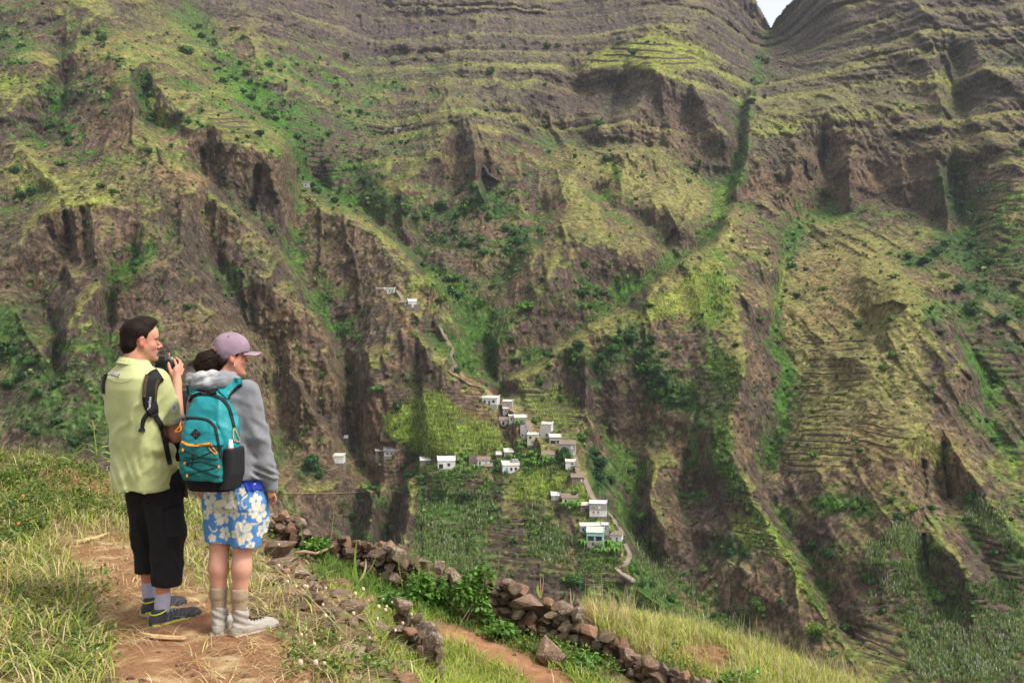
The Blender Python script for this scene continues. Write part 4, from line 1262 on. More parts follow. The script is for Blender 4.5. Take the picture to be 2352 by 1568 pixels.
core = MB(); rc = np.random.default_rng(4)
uu = np.arange(615, 1640, 12.0)
A = []
for u in uu:
    t = np.interp(u, WU, WT) + 24; b = np.interp(u, WBU, WB) + 4; y = float(np.interp(u, WYU, WY)) + .04
    lo = unproj(u, b + 10, y); hi = unproj(u, t, y); A.append((lo, hi))
for (l0, h0), (l1, h1) in zip(A[:-1], A[1:]):
    w0 = np.array(wall.location)
    q = [l0 - w0, l1 - w0, h1 - w0, h0 - w0]; bk = [p + np.array([0, .22, 0]) for p in q]
    core.add(q + bk, [(0, 1, 2, 3), (3, 2, 6, 7), (5, 4, 7, 6)])
core.build('rubble_core', simple_mat('packed_earth', (.06, .042, .03), .95, .3, 20, .5, 40), wall)

# loose boulders of the tumbled inner bank and beside the lower path
ROCKS = [(642,1263,42,24,'B','big rounded brown boulder right of the woman\'s knees'), (661,1277,17,12,'B',0), (645,1294,46,16,'B','long low brown boulder under the big rounded one'), (661,1304,18,14,'B',0), (692,1318,22,11,'L','pale lichened stone on the bank above the dark reddish block'), (714,1332,22,11,'B',0),
 (776,1343,30,17,'R','dark reddish block on top of the tumbled bank'), (782,1368,33,17,'B','dark split slab just under the reddish block'), (723,1349,17,9,'B',0), (726,1374,19,14,'B',0), (684,1371,11,10,'B',0), (809,1393,34,23,'B','largest dark boulder in the middle of the tumbled bank'), (770,1404,17,11,'B',0),
 (927,1392,23,23,'L','white-spotted lichened boulder left of the leafy bush'), (807,1427,17,14,'B',0), (837,1427,20,12,'B',0), (751,1430,25,12,'B',0), (874,1447,30,17,'L','lichened round stone behind the dry seed stalks'), (983,1444,28,20,'L','pinkish lichen-crusted boulder at the bank edge'), (994,1472,24,24,'L','tall lichen-crusted boulder at the outer corner of the bank'),
 (949,1480,17,17,'B',0), (924,1491,25,20,'L','grey lichened stone low on the near bank'), (796,1500,46,22,'T','large flat tan slab in the near grass'), (907,1528,22,16,'B',0), (932,1536,18,14,'B',0), (944,1561,39,20,'R','reddish boulder at the bottom edge of the picture'), (988,1558,20,13,'B',0), (1012,1532,13,32,'L','narrow upright lichened stone at the end of the bank'),
 (640,1330,14,8,'B',0), (860,1412,16,12,'B',0), (900,1425,15,10,'B',0), (700,1395,13,8,'B',0), (830,1465,15,9,'B',0), (965,1510,16,14,'L',0), (740,1385,12,9,'R',0), (850,1375,15,10,'R',0), (690,1345,13,8,'B',0), (960,1415,12,9,'L',0), (875,1545,14,9,'B',0), (725,1560,14,6,'R',0)]
rk_ = np.random.default_rng(71)
for u_, v_ in rand_in(64, [(600,1262),(700,1312),(790,1350),(880,1400),(985,1440),(1000,1545),(920,1580),(830,1500),(720,1420),(620,1330)], 81):
    ROCKS.append((float(u_), float(v_), float(rk_.uniform(8, 21)), float(rk_.uniform(7, 13)), str(rk_.choice(['B', 'B', 'B', 'R', 'L'])), 0))
for u, v, rx, rz, k, lab in ROCKS:
    p = ghit([u], [v + rz * .75])[0]
    y = p[1] if np.isfinite(p[1]) else 6.5
    if u > 900 and y > 6.9: y = np.interp(v, [1390, 1440, 1480, 1560], [6.9, 6.2, 5.9, 5.35])
    o = place_stone(u, v, y - .02, rx, rz, k, 'rock')
    m_ = (y - .02) / F; g_ = float(gz(np.array([o.location.x]), np.array([o.location.y]))[0]); zb = o.location.z - rz * m_ * .7; vv = v + rz * 1.3; q_ = 0
    while zb - g_ > .03 and q_ < 4:
        r2 = min(rz, max(8, (zb - g_) / m_ * .5))
        for du in (-.45, .5):
            o2 = place_stone(u + du * rx + RS.uniform(-4, 4), vv, y + .03, rx * .62, r2, str(RS.choice(['B', 'B', 'L'])), 'rock'); w_ = 'by the woman' if u < 720 else ('below the dark boulders' if u < 860 else ('under the lichened boulders' if v < 1500 else 'at the bottom edge of the picture')); tag(o2, 'stone wedged in the broken face of the near bank ' + w_, 'rock', 'stones wedged in the near bank ' + w_)
        zb -= 1.6 * r2 * m_; vv += 1.6 * r2; q_ += 1
    side_ = 'left part, by the woman' if u < 720 else ('middle' if u < 860 else 'outer end')
    if lab: tag(o, lab, 'boulder' if rx > 24 else 'rock', 'stones of the tumbled bank')
    else: tag(o, {'B': 'dull brown', 'L': 'pale lichened', 'R': 'reddish'}[k] + (' small' if rx < 13 else ' larger') + ' stone among dry grass on the tumbled bank, ' + side_, 'rock', 'stones of the tumbled bank, ' + side_ + ', ' + k)
p = ghit([1264], [1528])[0]
o = place_stone(1264, 1500, float(p[1]) if np.isfinite(p[1]) else 7.45, 32, 40, 'B', 'rock', tilt=.1, spin=2.2); tag(o, 'upright angular boulder on the red path in front of the stone wall', 'boulder')
for u, v, r_ in [(290,1448,7),(275,1388,9),(300,1382,6),(330,1350,7),(255,1330,6),(380,1466,7),(402,1470,8),(362,1502,9),(412,1528,10),(432,1536,11),(445,1552,9),(300,1560,12),(326,1566,10),(398,1500,7),(245,1420,6),(285,1260,5),(350,1300,6),(420,1500,6),(480,1500,8),(520,1520,6),(570,1490,6),(560,1555,9),(630,1545,7),(640,1500,7),(470,1575,9),(250,1290,5),(610,1440,7),(1278,1540,9),(1262,1545,7),(1300,1545,6),(1180,1505,6),(100,1430,8),(28,1400,9)]:
    p = ghit([u], [v])[0]
    if not np.isfinite(p[1]): continue
    o = place_stone(u, v - r_ * .3, p[1], r_, r_ * .62, str(RS.choice(['R', 'B', 'R'])), 'clod'); tag(o, 'small reddish clod of earth and stone on the trodden path', 'stone', 'clods and stones on the paths')

# sticks and dry leaves
def strip(name, pts, ws, mat, label, cat, th=.006):
    P = [Vector(p) for p in pts]; mb = MB()
    up = [Vector((0, 0, 1))] * len(P)
    sd = []
    for i in range(len(P)):
        d = (P[min(i + 1, len(P) - 1)] - P[max(0, i - 1)]).normalized(); sd.append(d.cross(Vector((0, 0, 1))).normalized())
    v = []; f = []
    for i, p in enumerate(P):
        w = ws[i] / 2
        v += [p - sd[i] * w, p + sd[i] * w, p + sd[i] * w * .8 + Vector((0, 0, th)), p - sd[i] * w * .8 + Vector((0, 0, th))]
    for i in range(len(P) - 1):
        for a in range(4): f.append((i * 4 + a, i * 4 + (a + 1) % 4, i * 4 + 4 + (a + 1) % 4, i * 4 + 4 + a))
    f += [(3, 2, 1, 0), tuple(len(v) - 4 + a for a in range(4))]
    mb.add(v, f); o = mb.build(name, mat); tag(o, label, cat); return o


def on_ground(lst, dz=.01):
    out = []
    for u, v in lst:
        p = ghit([u], [v])[0]; out.append((p[0], p[1], p[2] + dz))
    return out


M_CANE = simple_mat('dry_cane', (.52, .33, .17), .8, .2, 30, .3, 80)
M_BRANCH = simple_mat('weathered_branch', (.30, .19, .12), .9, .25, 30, .4, 80)
strip('stick', on_ground([(322, 1466), (350, 1469), (385, 1471), (420, 1473), (428, 1472)], .015), [.012, .030, .034, .028, .010], M_CANE, 'flat pale broken cane lying on the path before the hikers', 'stick', .012)
strip('dry_leaf', on_ground([(172, 1252), (195, 1248), (222, 1242), (252, 1232)], .03), [.01, .05, .06, .005], simple_mat('tan_leaf', (.50, .34, .14), .8, .2, 20, .1), 'long tan dry maize leaf lying on the path behind the man', 'dry leaf', .004)
bp_ = MB(); pts = [unproj(676, 1268, 8.2), unproj(700, 1266, 8.25), unproj(725, 1271, 8.3), unproj(748, 1262, 8.35), unproj(766, 1252, 8.4)]
bp_.tube(pts, [.010, .014, .013, .012, .006], 7)
tag(bp_.build('branch', M_BRANCH, smooth=True), 'bent bare branch lying on the stone wall right of the big boulder', 'branch')
strip('twig', on_ground([(520, 1415), (555, 1408), (585, 1400)], .02), [.008, .012, .006], M_BRANCH, 'thin dead twig on the straw between the man and the woman', 'twig')


# ------------------------------------------------------------------ near bushes, maize, stalks
M_LEAFN = simple_mat('near_leaf', None, .55, .2, 9, 0, attr='tint', spec=.3, transl=.3)


def leafy(n, centre, radii, seed, leaf, cols, droop=.3):
    """pointed leaves, folded along the rib, through an uneven volume"""
    r = np.random.default_rng(seed)
    lob = r.normal(0, .55, (9, 3)); li = r.integers(0, 9, n)
    d = r.normal(0, 1, (n, 3)); d /= np.linalg.norm(d, axis=1, keepdims=True)
    c = (lob[li] + d * r.uniform(.25, .55, (n, 1)))
    c = c * np.array(radii) + np.array(centre)
    ax = d * np.array([1, 1, .5]) + r.normal(0, .5, (n, 3)); ax[:, 2] -= droop; ax /= np.linalg.norm(ax, axis=1, keepdims=True)
    sd = np.cross(ax, np.array([0, 0, 1.0]) + r.normal(0, .3, (n, 3))); sd /= np.linalg.norm(sd, axis=1, keepdims=True); up = np.cross(sd, ax)
    L = leaf * r.uniform(.6, 1.25, (n, 1)); w = L * .30
    V = np.stack([c, c + ax * L * .45 - sd * w + up * w * .3, c + ax * L, c + ax * L * .45 + sd * w + up * w * .3, c + ax * L * .45], 1).reshape(-1, 3)
    o = np.arange(n)[:, None] * 5
    Fq = np.concatenate([o + np.array([0, 4, 1]), o + np.array([1, 4, 2]), o + np.array([0, 3, 4]), o + np.array([3, 2, 4])]).astype(np.int32)
    C = np.repeat(palette(n, cols, [1] * len(cols), seed + 1, .28), 5, 0)
    return V, Fq, np.clip(C, .01, .8)


BC = [(.085, .19, .025), (.12, .25, .035), (.06, .14, .022), (.15, .28, .045)]


def bush(label, u, v, y, rx, rz, n, seed, stems):
    base = unproj(u, v + rz, y); m = y / F
    e = empty('leafy_bush', tuple(base)); tag(e, label, 'bush', 'leafy bushes on the stone wall')
    V, Q, C = leafy(n, (0, 0, rz * m), (rx * m * .78, rx * m * .5, rz * m * .72), seed, .052, BC)
    obj('foliage', mesh_np('foliage', V, Q, M_LEAFN, False, C), e)
    r = np.random.default_rng(seed)
    tw = MB()
    for k in range(7): tw.tube([(r.normal(0, .08), r.normal(0, .05), -.03), (r.normal(0, .35) * rx * m * .6, .04 + r.normal(0, .05), rz * m * .8)], [.004, .002], 4)
    tw.build('twigs', M_BRANCH, e)
    for (su, sv) in stems:
        top = unproj(su, sv, y) - base; b = np.array([(su - u) * m * .75, r.normal(0, .04), rz * m * 1.2])
        s_ = MB(); mid = (top + b) / 2 + np.array([r.normal(0, .012), 0, 0])
        s_.tube([b, mid, top], [.0032, .0026, .0014], 4, c=(.22, .30, .07))
        L = np.linalg.norm(top - b); k = int(L / .030)
        for i in range(1, k + 1):
            p = b + (top - b) * i / k
            for q in (-1, 1):
                ll = .026 * (1.1 - .5 * i / k); a = r.uniform(0, 6.28)
                dx, dy = math.cos(a) * q, math.sin(a) * q
                s_.add([p, p + np.array([dx * ll * .6 - dy * ll * .22, dy * ll * .6 + dx * ll * .22, ll * .15]), p + np.array([dx * ll, dy * ll, ll * .35]), p + np.array([dx * ll * .6 + dy * ll * .22, dy * ll * .6 - dx * ll * .22, ll * .15])], [(0, 1, 2, 3)], (.18, .30, .06))
        s_.build('flower_stem', M_LEAFN, e)


bush('leafy green bush with tall thin stems sprawling over the wall, left one', 985, 1352, 8.28, 62, 58, 1500, 5, [(905, 1228), (919, 1219), (958, 1219), (977, 1189), (1002, 1188), (1036, 1216), (943, 1250), (990, 1235)])
bush('leafy green bush with one tall stem against the wall stones, right one', 1090, 1362, 8.2, 46, 60, 1100, 6, [(1061, 1239), (1117, 1194), (1148, 1258), (1100, 1250), (1080, 1262)])
bush('small leafy vine creeping over the stones behind the branch', 730, 1248, 8.45, 46, 22, 420, 7, [(769, 1152), (687, 1174), (741, 1232)])
bush('low leafy weed at the foot of the wall beside the upright boulder', 1340, 1520, 7.7, 44, 26, 420, 8, [])
bush('dark leafy weed in the shade under the wall right of the leafy bush', 1150, 1450, 8.1, 62, 18, 420, 9, [])
bush('leafy weed with a broad pale leaf beneath the wall left of the leafy bush', 880, 1352, 8.1, 30, 16, 160, 10, [])
bush('leafy weed growing by the white-spotted boulder', 890, 1378, 7.3, 28, 16, 160, 13, [(873, 1318)])
bush('green weed in the near grass under the tan slab', 850, 1545, 5.4, 70, 26, 420, 11, [])
bush('ground-hugging weed at the right end of the wall', 1680, 1560, 8.3, 60, 20, 330, 12, [])

# herbs on the left bank and along the crest
HV, HF, HC, off = [], [], [], 0
rh = np.random.default_rng(14)
for poly, n, sd in (([(0,1055),(120,1060),(300,1110),(420,1160),(440,1230),(300,1200),(150,1190),(0,1210)], 300, 1), ([(0,1090),(80,1090),(120,1200),(60,1260),(0,1260)], 130, 2), ([(470,1170),(640,1180),(640,1260),(470,1300)], 60, 3),
                    ([(1110,1430),(1260,1470),(1330,1500),(1420,1540),(1400,1580),(1290,1530),(1120,1470)], 110, 4), ([(640,1480),(800,1440),(940,1560),(700,1568)], 36, 5), ([(1550,1480),(1900,1560),(1700,1600),(1480,1560)], 60, 6), ([(0,1300),(240,1330),(250,1568),(0,1568)], 90, 7)):
    q = rand_in(n, poly, 60 + sd); P = ghit(q[:, 0], q[:, 1])
    for p in P:
        if not np.isfinite(p[0]): continue
        V, Q, C = leafy(int(rh.integers(14, 34)), p + np.array([0, 0, .045]), (.07, .07, .05), int(rh.integers(1e6)), .034, [(.085, .15, .025), (.13, .21, .03), (.06, .11, .02), (.20, .22, .05)], -.1)
        HV.append(V); HF.append(Q + off); HC.append(C); off += len(V)
o = obj('herbs', mesh_np('herbs', np.concatenate(HV), np.concatenate(HF).astype(np.int32), M_LEAFN, False, np.concatenate(HC)))
tag(o, 'low leafy herbs among the grass of the bank and under the wall', 'herbs', kind='stuff')


def maize(label, u, v, y, h, nleaf, seed, tassel=True, sc=1.0):
    b = unproj(u, v, y); r = np.random.default_rng(seed)
    e = empty('maize_plant', tuple(b)); tag(e, label, 'maize plant', 'young maize on the left bank')
    q = MB(); q.tube([(0, 0, -.03), (.006, 0, h * .5), (-.02 * sc, 0, h)], [.010, .008, .004], 6, c=(.24, .30, .07)); q.build('stalk', M_LEAFN, e)
    for i in range(nleaf):
        a = r.uniform(-.5, .5) + (0 if i % 2 else math.pi); L = r.uniform(.20, .32) * sc; z0 = h * (.12 + .50 * i / nleaf)
        pts, ws = [], []
        for t in np.linspace(0, 1, 6):
            pts.append((math.cos(a) * L * t, math.sin(a) * L * t, z0 + L * (.95 * t - 1.25 * t * t))); ws.append((.012, .034, .040, .034, .020, .002)[int(round(t * 5))])
        m_ = MB(); m_.ribbon(pts, ws, (-math.sin(a), math.cos(a), .15), c=[(.28, .40, .06), (.36, .40, .09), (.20, .32, .05)][i % 3]); m_.build('leaf', M_LEAFN, e)
    if tassel:
        m_ = MB()
        for i in range(7): m_.tube([(-.02 * sc, 0, h - .01), (-.02 * sc + r.normal(0, .022), r.normal(0, .02), h + r.uniform(.05, .11))], [.004, .002], 4, c=(.42, .36, .14))
        m_.build('tassel', M_LEAFN, e)


maize('maize plant with a tall tassel at the left edge of the man', 220, 1088, 10.3, .46, 9, 3)
maize('yellowing maize plant with arching leaves on the crest left of the tasselled one', 122, 1068, 10.3, .10, 5, 4, False)
maize('small maize sprout nearest the left picture edge on the crest', 62, 1062, 10.3, .10, 4, 5, False, .7)


def sprout(label, u, v, y, blades, cat='plant', name='grass_sprout', group=None):
    b = unproj(u, v, y); e = empty(name, tuple(b)); tag(e, label, cat, group)
    for (tu, tv, w, c, bend) in blades:
        top = unproj(tu, tv, y) - b; m_ = MB(); pts, ws = [], []
        for t in np.linspace(0, 1, 6):
            p = top * t + np.array([bend * math.sin(t * math.pi) * .1, 0, 0]); pts.append(tuple(p)); ws.append(w * (.8, 1, .95, .8, .5, .08)[int(round(t * 5))])
        m_.ribbon(pts, ws, (.95, .2, 0), c=c); m_.build('leaf', M_LEAFN, e)


sprout('tall green grass sprout with one dry leaf in front of the wall', 822, 1340, 8.0, [(820, 1240, .022, (.20, .34, .05), -.2), (840, 1282, .020, (.58, .50, .28), .25), (812, 1300, .014, (.28, .38, .07), -.2), (835, 1310, .014, (.24, .34, .06), .3), (868, 1262, .012, (.22, .32, .06), .3)])
sprout('reddish seed spike and one green blade standing behind the wall', 1243, 1372, 8.7, [(1236, 1340, .03, (.26, .42, .06), -.15), (1240, 1308, .009, (.46, .26, .16), 0), (1249, 1312, .009, (.46, .26, .16), .05)])
sprout('dry curled agave-like sprout on the wall top', 1312, 1388, 8.4, [(1310, 1352, .012, (.50, .40, .22), 0), (1326, 1375, .014, (.46, .36, .2), .3), (1296, 1376, .014, (.46, .36, .2), -.3), (1318, 1360, .010, (.40, .36, .16), .1)])
sprout('wilting yellow squash plant on the red earth mound', 1545, 1520, 8.9, [(1518, 1492, .035, (.62, .52, .20), -.2), (1590, 1480, .030, (.34, .42, .10), .3), (1606, 1500, .055, (.55, .50, .08), .3), (1532, 1505, .05, (.60, .50, .12), -.2), (1510, 1530, .03, (.50, .40, .16), -.3), (1560, 1500, .04, (.38, .42, .10), .1), (1575, 1530, .04, (.56, .44, .16), .2)], 'squash plant', 'squash_plant')
sprout('arching yellow green leaves at the foot of the red earth mound', 1530, 1552, 8.0, [(1560, 1530, .026, (.40, .46, .10), .2), (1580, 1542, .026, (.52, .42, .22), .3), (1505, 1540, .022, (.36, .42, .1), -.2), (1590, 1556, .018, (.46, .34, .18), .3)], 'squash plant', 'squash_plant')

# dry stalks with round seed heads on the tumbled bank
rs_ = np.random.default_rng(8)
hd = bmesh.new(); bmesh.ops.create_icosphere(hd, subdivisions=2, radius=1.0)
for v in hd.verts: v.co *= 1 + .18 * rs_.random()
HEAD = bpy.data.meshes.new('flower_head'); hd.to_mesh(HEAD); hd.free()
M_HEAD = simple_mat('dry_flower', (.58, .44, .34), .9, .25, 200, .4, 300); M_HEADY = simple_mat('pale_yellow_flower', (.66, .56, .26), .9, .25, 200, .4, 300)
HEAD.materials.append(M_HEAD); HEADY = HEAD.copy(); HEADY.materials.clear(); HEADY.materials.append(M_HEADY)
STK = [(662,1322,812,1465),(705,1346,735,1440),(748,1350,760,1430),(742,1388,795,1450),(748,1413,752,1470),(812,1408,806,1470),(834,1352,840,1470),(816,1362,870,1450),(846,1378,856,1430),(880,1375,868,1430),(888,1392,885,1450),(900,1382,910,1440),(912,1380,905,1450),(931,1398,935,1470),(945,1410,940,1470),
       (848,1464,842,1520),(692,1456,700,1510),(745,1522,770,1568),(725,1520,720,1570),(722,1478,735,1530),(700,1346,720,1420),(660,1335,690,1400),(680,1345,682,1410),(640,1298,632,1380),(640,1250,600,1300),(870,1392,860,1470),(885,1400,895,1470),(866,1420,880,1480),(908,1447,905,1500),(925,1430,918,1490),(950,1420,962,1475),(1000,1455,1010,1490),(690,1520,700,1560)]
for i, (tu, tv, bu, bv) in enumerate(STK):
    p = ghit([bu], [bv])[0]; y = min(p[1], 6.9) if np.isfinite(p[1]) else 6.5
    b = unproj(bu, bv, y); t = unproj(tu, tv, y - .05) - b
    e = empty('seed_stalk', tuple(b)); sd_ = 'right of the woman' if tu < 730 else ('in the middle of the tumbled bank' if tu < 870 else 'by the lichened boulders'); hc_ = 'yellowish' if i % 3 == 1 else 'pinkish'; tag(e, 'thin dry stalk with a round ' + hc_ + ' seed head ' + sd_, 'seed stalk', hc_ + ' seed stalks ' + sd_)
    q = MB(); q.tube([(0, 0, -.03), t * .5 + np.array([rs_.normal(0, .012), 0, .01]), t], [.0032, .0026, .0018], 4, c=(.42, .36, .20) if i % 2 else (.34, .38, .16)); q.build('stem', M_STRAW, e)
    s = rs_.uniform(.007, .0125); obj('flower_head', HEADY if i % 3 == 1 else HEAD, e, tuple(t), None, (s, s, s * 1.1))
for u, v, y in ((52, 1138, 8.6), (42, 1202, 8.0)):
    p = unproj(u, v, y); o = obj('orange_flower', HEAD.copy(), None, tuple(p), None, (.013, .013, .011)); o.data.materials.clear(); o.data.materials.append(simple_mat('orange_petal', (.80, .16, .02), .8, .2, 100, .3))
    tag(o, 'upper small orange flower in the herbs at the left edge' if v < 1150 else 'lower small orange flower in the herbs at the left edge', 'flower')


# ------------------------------------------------------------------ bodies and clothes grown as one surface from a distance field
class Field:
    def __init__(s, lo, hi, h):
        s.lo = np.array(lo, float); s.h = h
        s.n = np.ceil((np.array(hi, float) - s.lo) / h).astype(int) + 1
        s.ax = [s.lo[i] + h * np.arange(s.n[i]) for i in range(3)]
        s.D = np.full(tuple(s.n), 1.0, np.float32)

    def _win(s, lo, hi, m):
        a = np.clip(np.floor((np.array(lo) - m - s.lo) / s.h).astype(int), 0, s.n - 1)
        b = np.clip(np.ceil((np.array(hi) + m - s.lo) / s.h).astype(int) + 1, 1, s.n)
        sl = tuple(slice(a[i], max(b[i], a[i] + 1)) for i in range(3))
        g = np.meshgrid(*[s.ax[i][sl[i]] for i in range(3)], indexing='ij')
        return sl, g

    def _mix(s, sl, d, k, op):
        D = s.D[sl]
        if op == 'u':
            if k > 0:
                h = np.clip(.5 + .5 * (D - d) / k, 0, 1)
                s.D[sl] = D * (1 - h) + d * h - k * h * (1 - h)
            else: s.D[sl] = np.minimum(D, d)
        elif op == 's':
            d = -d
            if k > 0:
                h = np.clip(.5 - .5 * (D - d) / k, 0, 1)
                s.D[sl] = D * (1 - h) + d * h + k * h * (1 - h)
            else: s.D[sl] = np.maximum(D, d)
        elif op == 'i': s.D[sl] = np.maximum(D, d)

    def cone(s, a, b, ra, rb, k=.015, op='u', flat=None):
        a = np.array(a, float); b = np.array(b, float); r = max(ra, rb)
        sl, g = s._win(np.minimum(a, b) - r, np.maximum(a, b) + r, k + .03)
        d = b - a; L = d @ d + 1e-12
        t = np.clip(sum((g[i] - a[i]) * d[i] for i in range(3)) / L, 0, 1)
        q = [g[i] - a[i] - d[i] * t for i in range(3)]
        if flat is not None:                      # flat = (direction, factor): squash along a direction
            fd = np.array(flat[0], float); fd /= np.linalg.norm(fd)
            c = sum(q[i] * fd[i] for i in range(3))
            q = [q[i] + fd[i] * c * (1 / flat[1] - 1) for i in range(3)]
        s._mix(sl, np.sqrt(q[0] ** 2 + q[1] ** 2 + q[2] ** 2) - (ra + (rb - ra) * t), k, op)

    def chain(s, pts, rs, k=.012, op='u', flat=None):
        for i in range(len(pts) - 1): s.cone(pts[i], pts[i + 1], rs[i], rs[i + 1], k, op, flat)

    def ell(s, c, r, k=.015, op='u', R=None):
        c = np.array(c, float); r = np.array(r, float); m = r.max()
        sl, g = s._win(c - m, c + m, k + .03)
        p = np.stack([g[i] - c[i] for i in range(3)], -1)
        if R is not None: p = p @ R               # columns of R are the local axes
        k0 = np.linalg.norm(p / r, axis=-1); k1 = np.linalg.norm(p / (r * r), axis=-1) + 1e-9
        s._mix(sl, k0 * (k0 - 1) / k1, k, op)

    def box(s, c, hf, rnd=.01, k=0.0, op='u', R=None):
        c = np.array(c, float); hf = np.array(hf, float); m = np.linalg.norm(hf)
        sl, g = s._win(c - m, c + m, k + .03)
        p = np.stack([g[i] - c[i] for i in range(3)], -1)
        if R is not None: p = p @ R
        q = np.abs(p) - (hf - rnd)
        d = np.linalg.norm(np.maximum(q, 0), axis=-1) + np.minimum(q.max(-1), 0) - rnd
        s._mix(sl, d, k, op)

    def loft(s, secs, yaw=0.0, n=2.3, k=.015, op='u', z0=None, z1=None):
        """secs: rows (z, cx, cy, half width, half depth); yaw turns the section (heading clockwise from +Y)"""
        S = np.array(secs, float); S = S[np.argsort(S[:, 0])]
        z0 = S[0, 0] if z0 is None else z0; z1 = S[-1, 0] if z1 is None else z1
        m = S[:, 3:5].max()
        sl, g = s._win((S[:, 1].min() - m, S[:, 2].min() - m, z0), (S[:, 1].max() + m, S[:, 2].max() + m, z1), k + .03)
        z = np.clip(g[2], z0, z1)
        cx, cy, a, b = [np.interp(z, S[:, 0], S[:, i]) for i in (1, 2, 3, 4)]
        x = g[0] - cx; y = g[1] - cy
        c, sn = math.cos(yaw), math.sin(yaw)
        w = x * c - y * sn; f = x * sn + y * c
        q = (np.abs(w / a) ** n + np.abs(f / b) ** n) ** (1 / n)
        d = (q - 1) * np.minimum(a, b)
        d = np.maximum(d, np.abs(g[2] - (z0 + z1) / 2) - (z1 - z0) / 2)
        s._mix(sl, d, k, op)

    def fn(s, f, op='i', k=0):
        g = np.meshgrid(*s.ax, indexing='ij')
        s._mix((slice(None),) * 3, f(*g), k, op)

    def warp(s, f):
        g = np.meshgrid(*s.ax, indexing='ij')
        band = np.abs(s.D) < .05
        s.D[band] += f(g[0][band], g[1][band], g[2][band]).astype(np.float32)

    def mesh(s, smooth=1):
        D = np.pad(s.D, 1, constant_values=1.0)
        lo = s.lo - s.h
        ins = D < 0
        nx, ny, nz = D.shape
        c = sum(ins[i:nx - 1 + i, j:ny - 1 + j, k:nz - 1 + k].astype(np.int8) for i in (0, 1) for j in (0, 1) for k in (0, 1))
        act = (c > 0) & (c < 8)
        cells = np.argwhere(act)
        idx = np.full(act.shape, -1, np.int64); idx[act] = np.arange(len(cells))
        acc = np.zeros((len(cells), 3)); cnt = np.zeros(len(cells))
        corners = [(i, j, k) for i in (0, 1) for j in (0, 1) for k in (0, 1)]
        for ai in range(8):
            for bi in range(ai + 1, 8):
                A, B = np.array(corners[ai]), np.array(corners[bi])
                if np.abs(A - B).sum() != 1: continue
                pa = cells + A; pb = cells + B
                da = D[pa[:, 0], pa[:, 1], pa[:, 2]].astype(float); db = D[pb[:, 0], pb[:, 1], pb[:, 2]].astype(float)
                x = (da < 0) != (db < 0)
                t = np.where(x, da / np.where(x, da - db, 1), 0)
                acc[x] += (pa + (pb - pa) * t[:, None])[x]; cnt[x] += 1
        V = lo + s.h * acc / cnt[:, None]
        quads = []
        for ax in range(3):
            o = [i for i in range(3) if i != ax]
            sl0 = [slice(None)] * 3; sl1 = [slice(None)] * 3
            sl0[ax] = slice(0, -1); sl1[ax] = slice(1, None)
            a, b = ins[tuple(sl0)], ins[tuple(sl1)]
            e = np.argwhere(a != b)
            e = e[(e[:, o[0]] > 0) & (e[:, o[1]] > 0) & (e[:, o[0]] < act.shape[o[0]]) & (e[:, o[1]] < act.shape[o[1]])]
            fl = a[e[:, 0], e[:, 1], e[:, 2]]
            def at(d0, d1):
                q = e.copy(); q[:, o[0]] += d0; q[:, o[1]] += d1
                return idx[q[:, 0], q[:, 1], q[:, 2]]
            q = np.stack([at(-1, -1), at(0, -1), at(0, 0), at(-1, 0)], -1)
            flip = fl if ax != 1 else ~fl
            q = np.where(flip[:, None], q, q[:, ::-1])
            quads.append(q)
        Q = np.concatenate(quads); Q = Q[(Q >= 0).all(1)]
        for _ in range(smooth):
            s_ = np.zeros_like(V); w = np.zeros(len(V))
            for i in range(4):
                np.add.at(s_, Q[:, i], V[Q[:, (i + 1) % 4]]); np.add.at(s_, Q[:, (i + 1) % 4], V[Q[:, i]])
                np.add.at(w, Q[:, i], 1); np.add.at(w, Q[:, (i + 1) % 4], 1)
            V = .45 * V + .55 * s_ / np.maximum(w, 1)[:, None]
        return V, Q.astype(np.int32)


def rotm(yaw, pitch=0.0, roll=0.0):
    """columns: right, forward, up for a heading `yaw` clockwise from +Y, nose up by `pitch`"""
    f = np.array([math.sin(yaw) * math.cos(pitch), math.cos(yaw) * math.cos(pitch), math.sin(pitch)])
    r = np.array([math.cos(yaw), -math.sin(yaw), 0])
    u = np.cross(r, f)
    c, s = math.cos(roll), math.sin(roll)
    r, u = r * c + u * s, u * c - r * s
    return np.stack([r, f, u], -1)


from mathutils.bvhtree import BVHTree


def spline(pts, w, m):
    """smooth curve through pts (and their widths)"""
    P = np.array(pts, float); W = np.array(w if isinstance(w, (list, tuple)) else [w] * len(P), float)
    Q = np.column_stack([P, W]); E = np.vstack([2 * Q[0] - Q[1], Q, 2 * Q[-1] - Q[-2]])
    out = []
    for i in range(1, len(E) - 2):
        for k in range(m):
            t = k / m
            out.append(.5 * (2 * E[i] + (E[i + 1] - E[i - 1]) * t + (2 * E[i - 1] - 5 * E[i] + 4 * E[i + 1] - E[i + 2]) * t ** 2 + (3 * E[i] - E[i - 1] - 3 * E[i + 1] + E[i + 2]) * t ** 3))
    out.append(E[-2]); out = np.array(out)
    return [tuple(q[:-1]) for q in out], [max(float(q[-1]), 1e-4) for q in out]


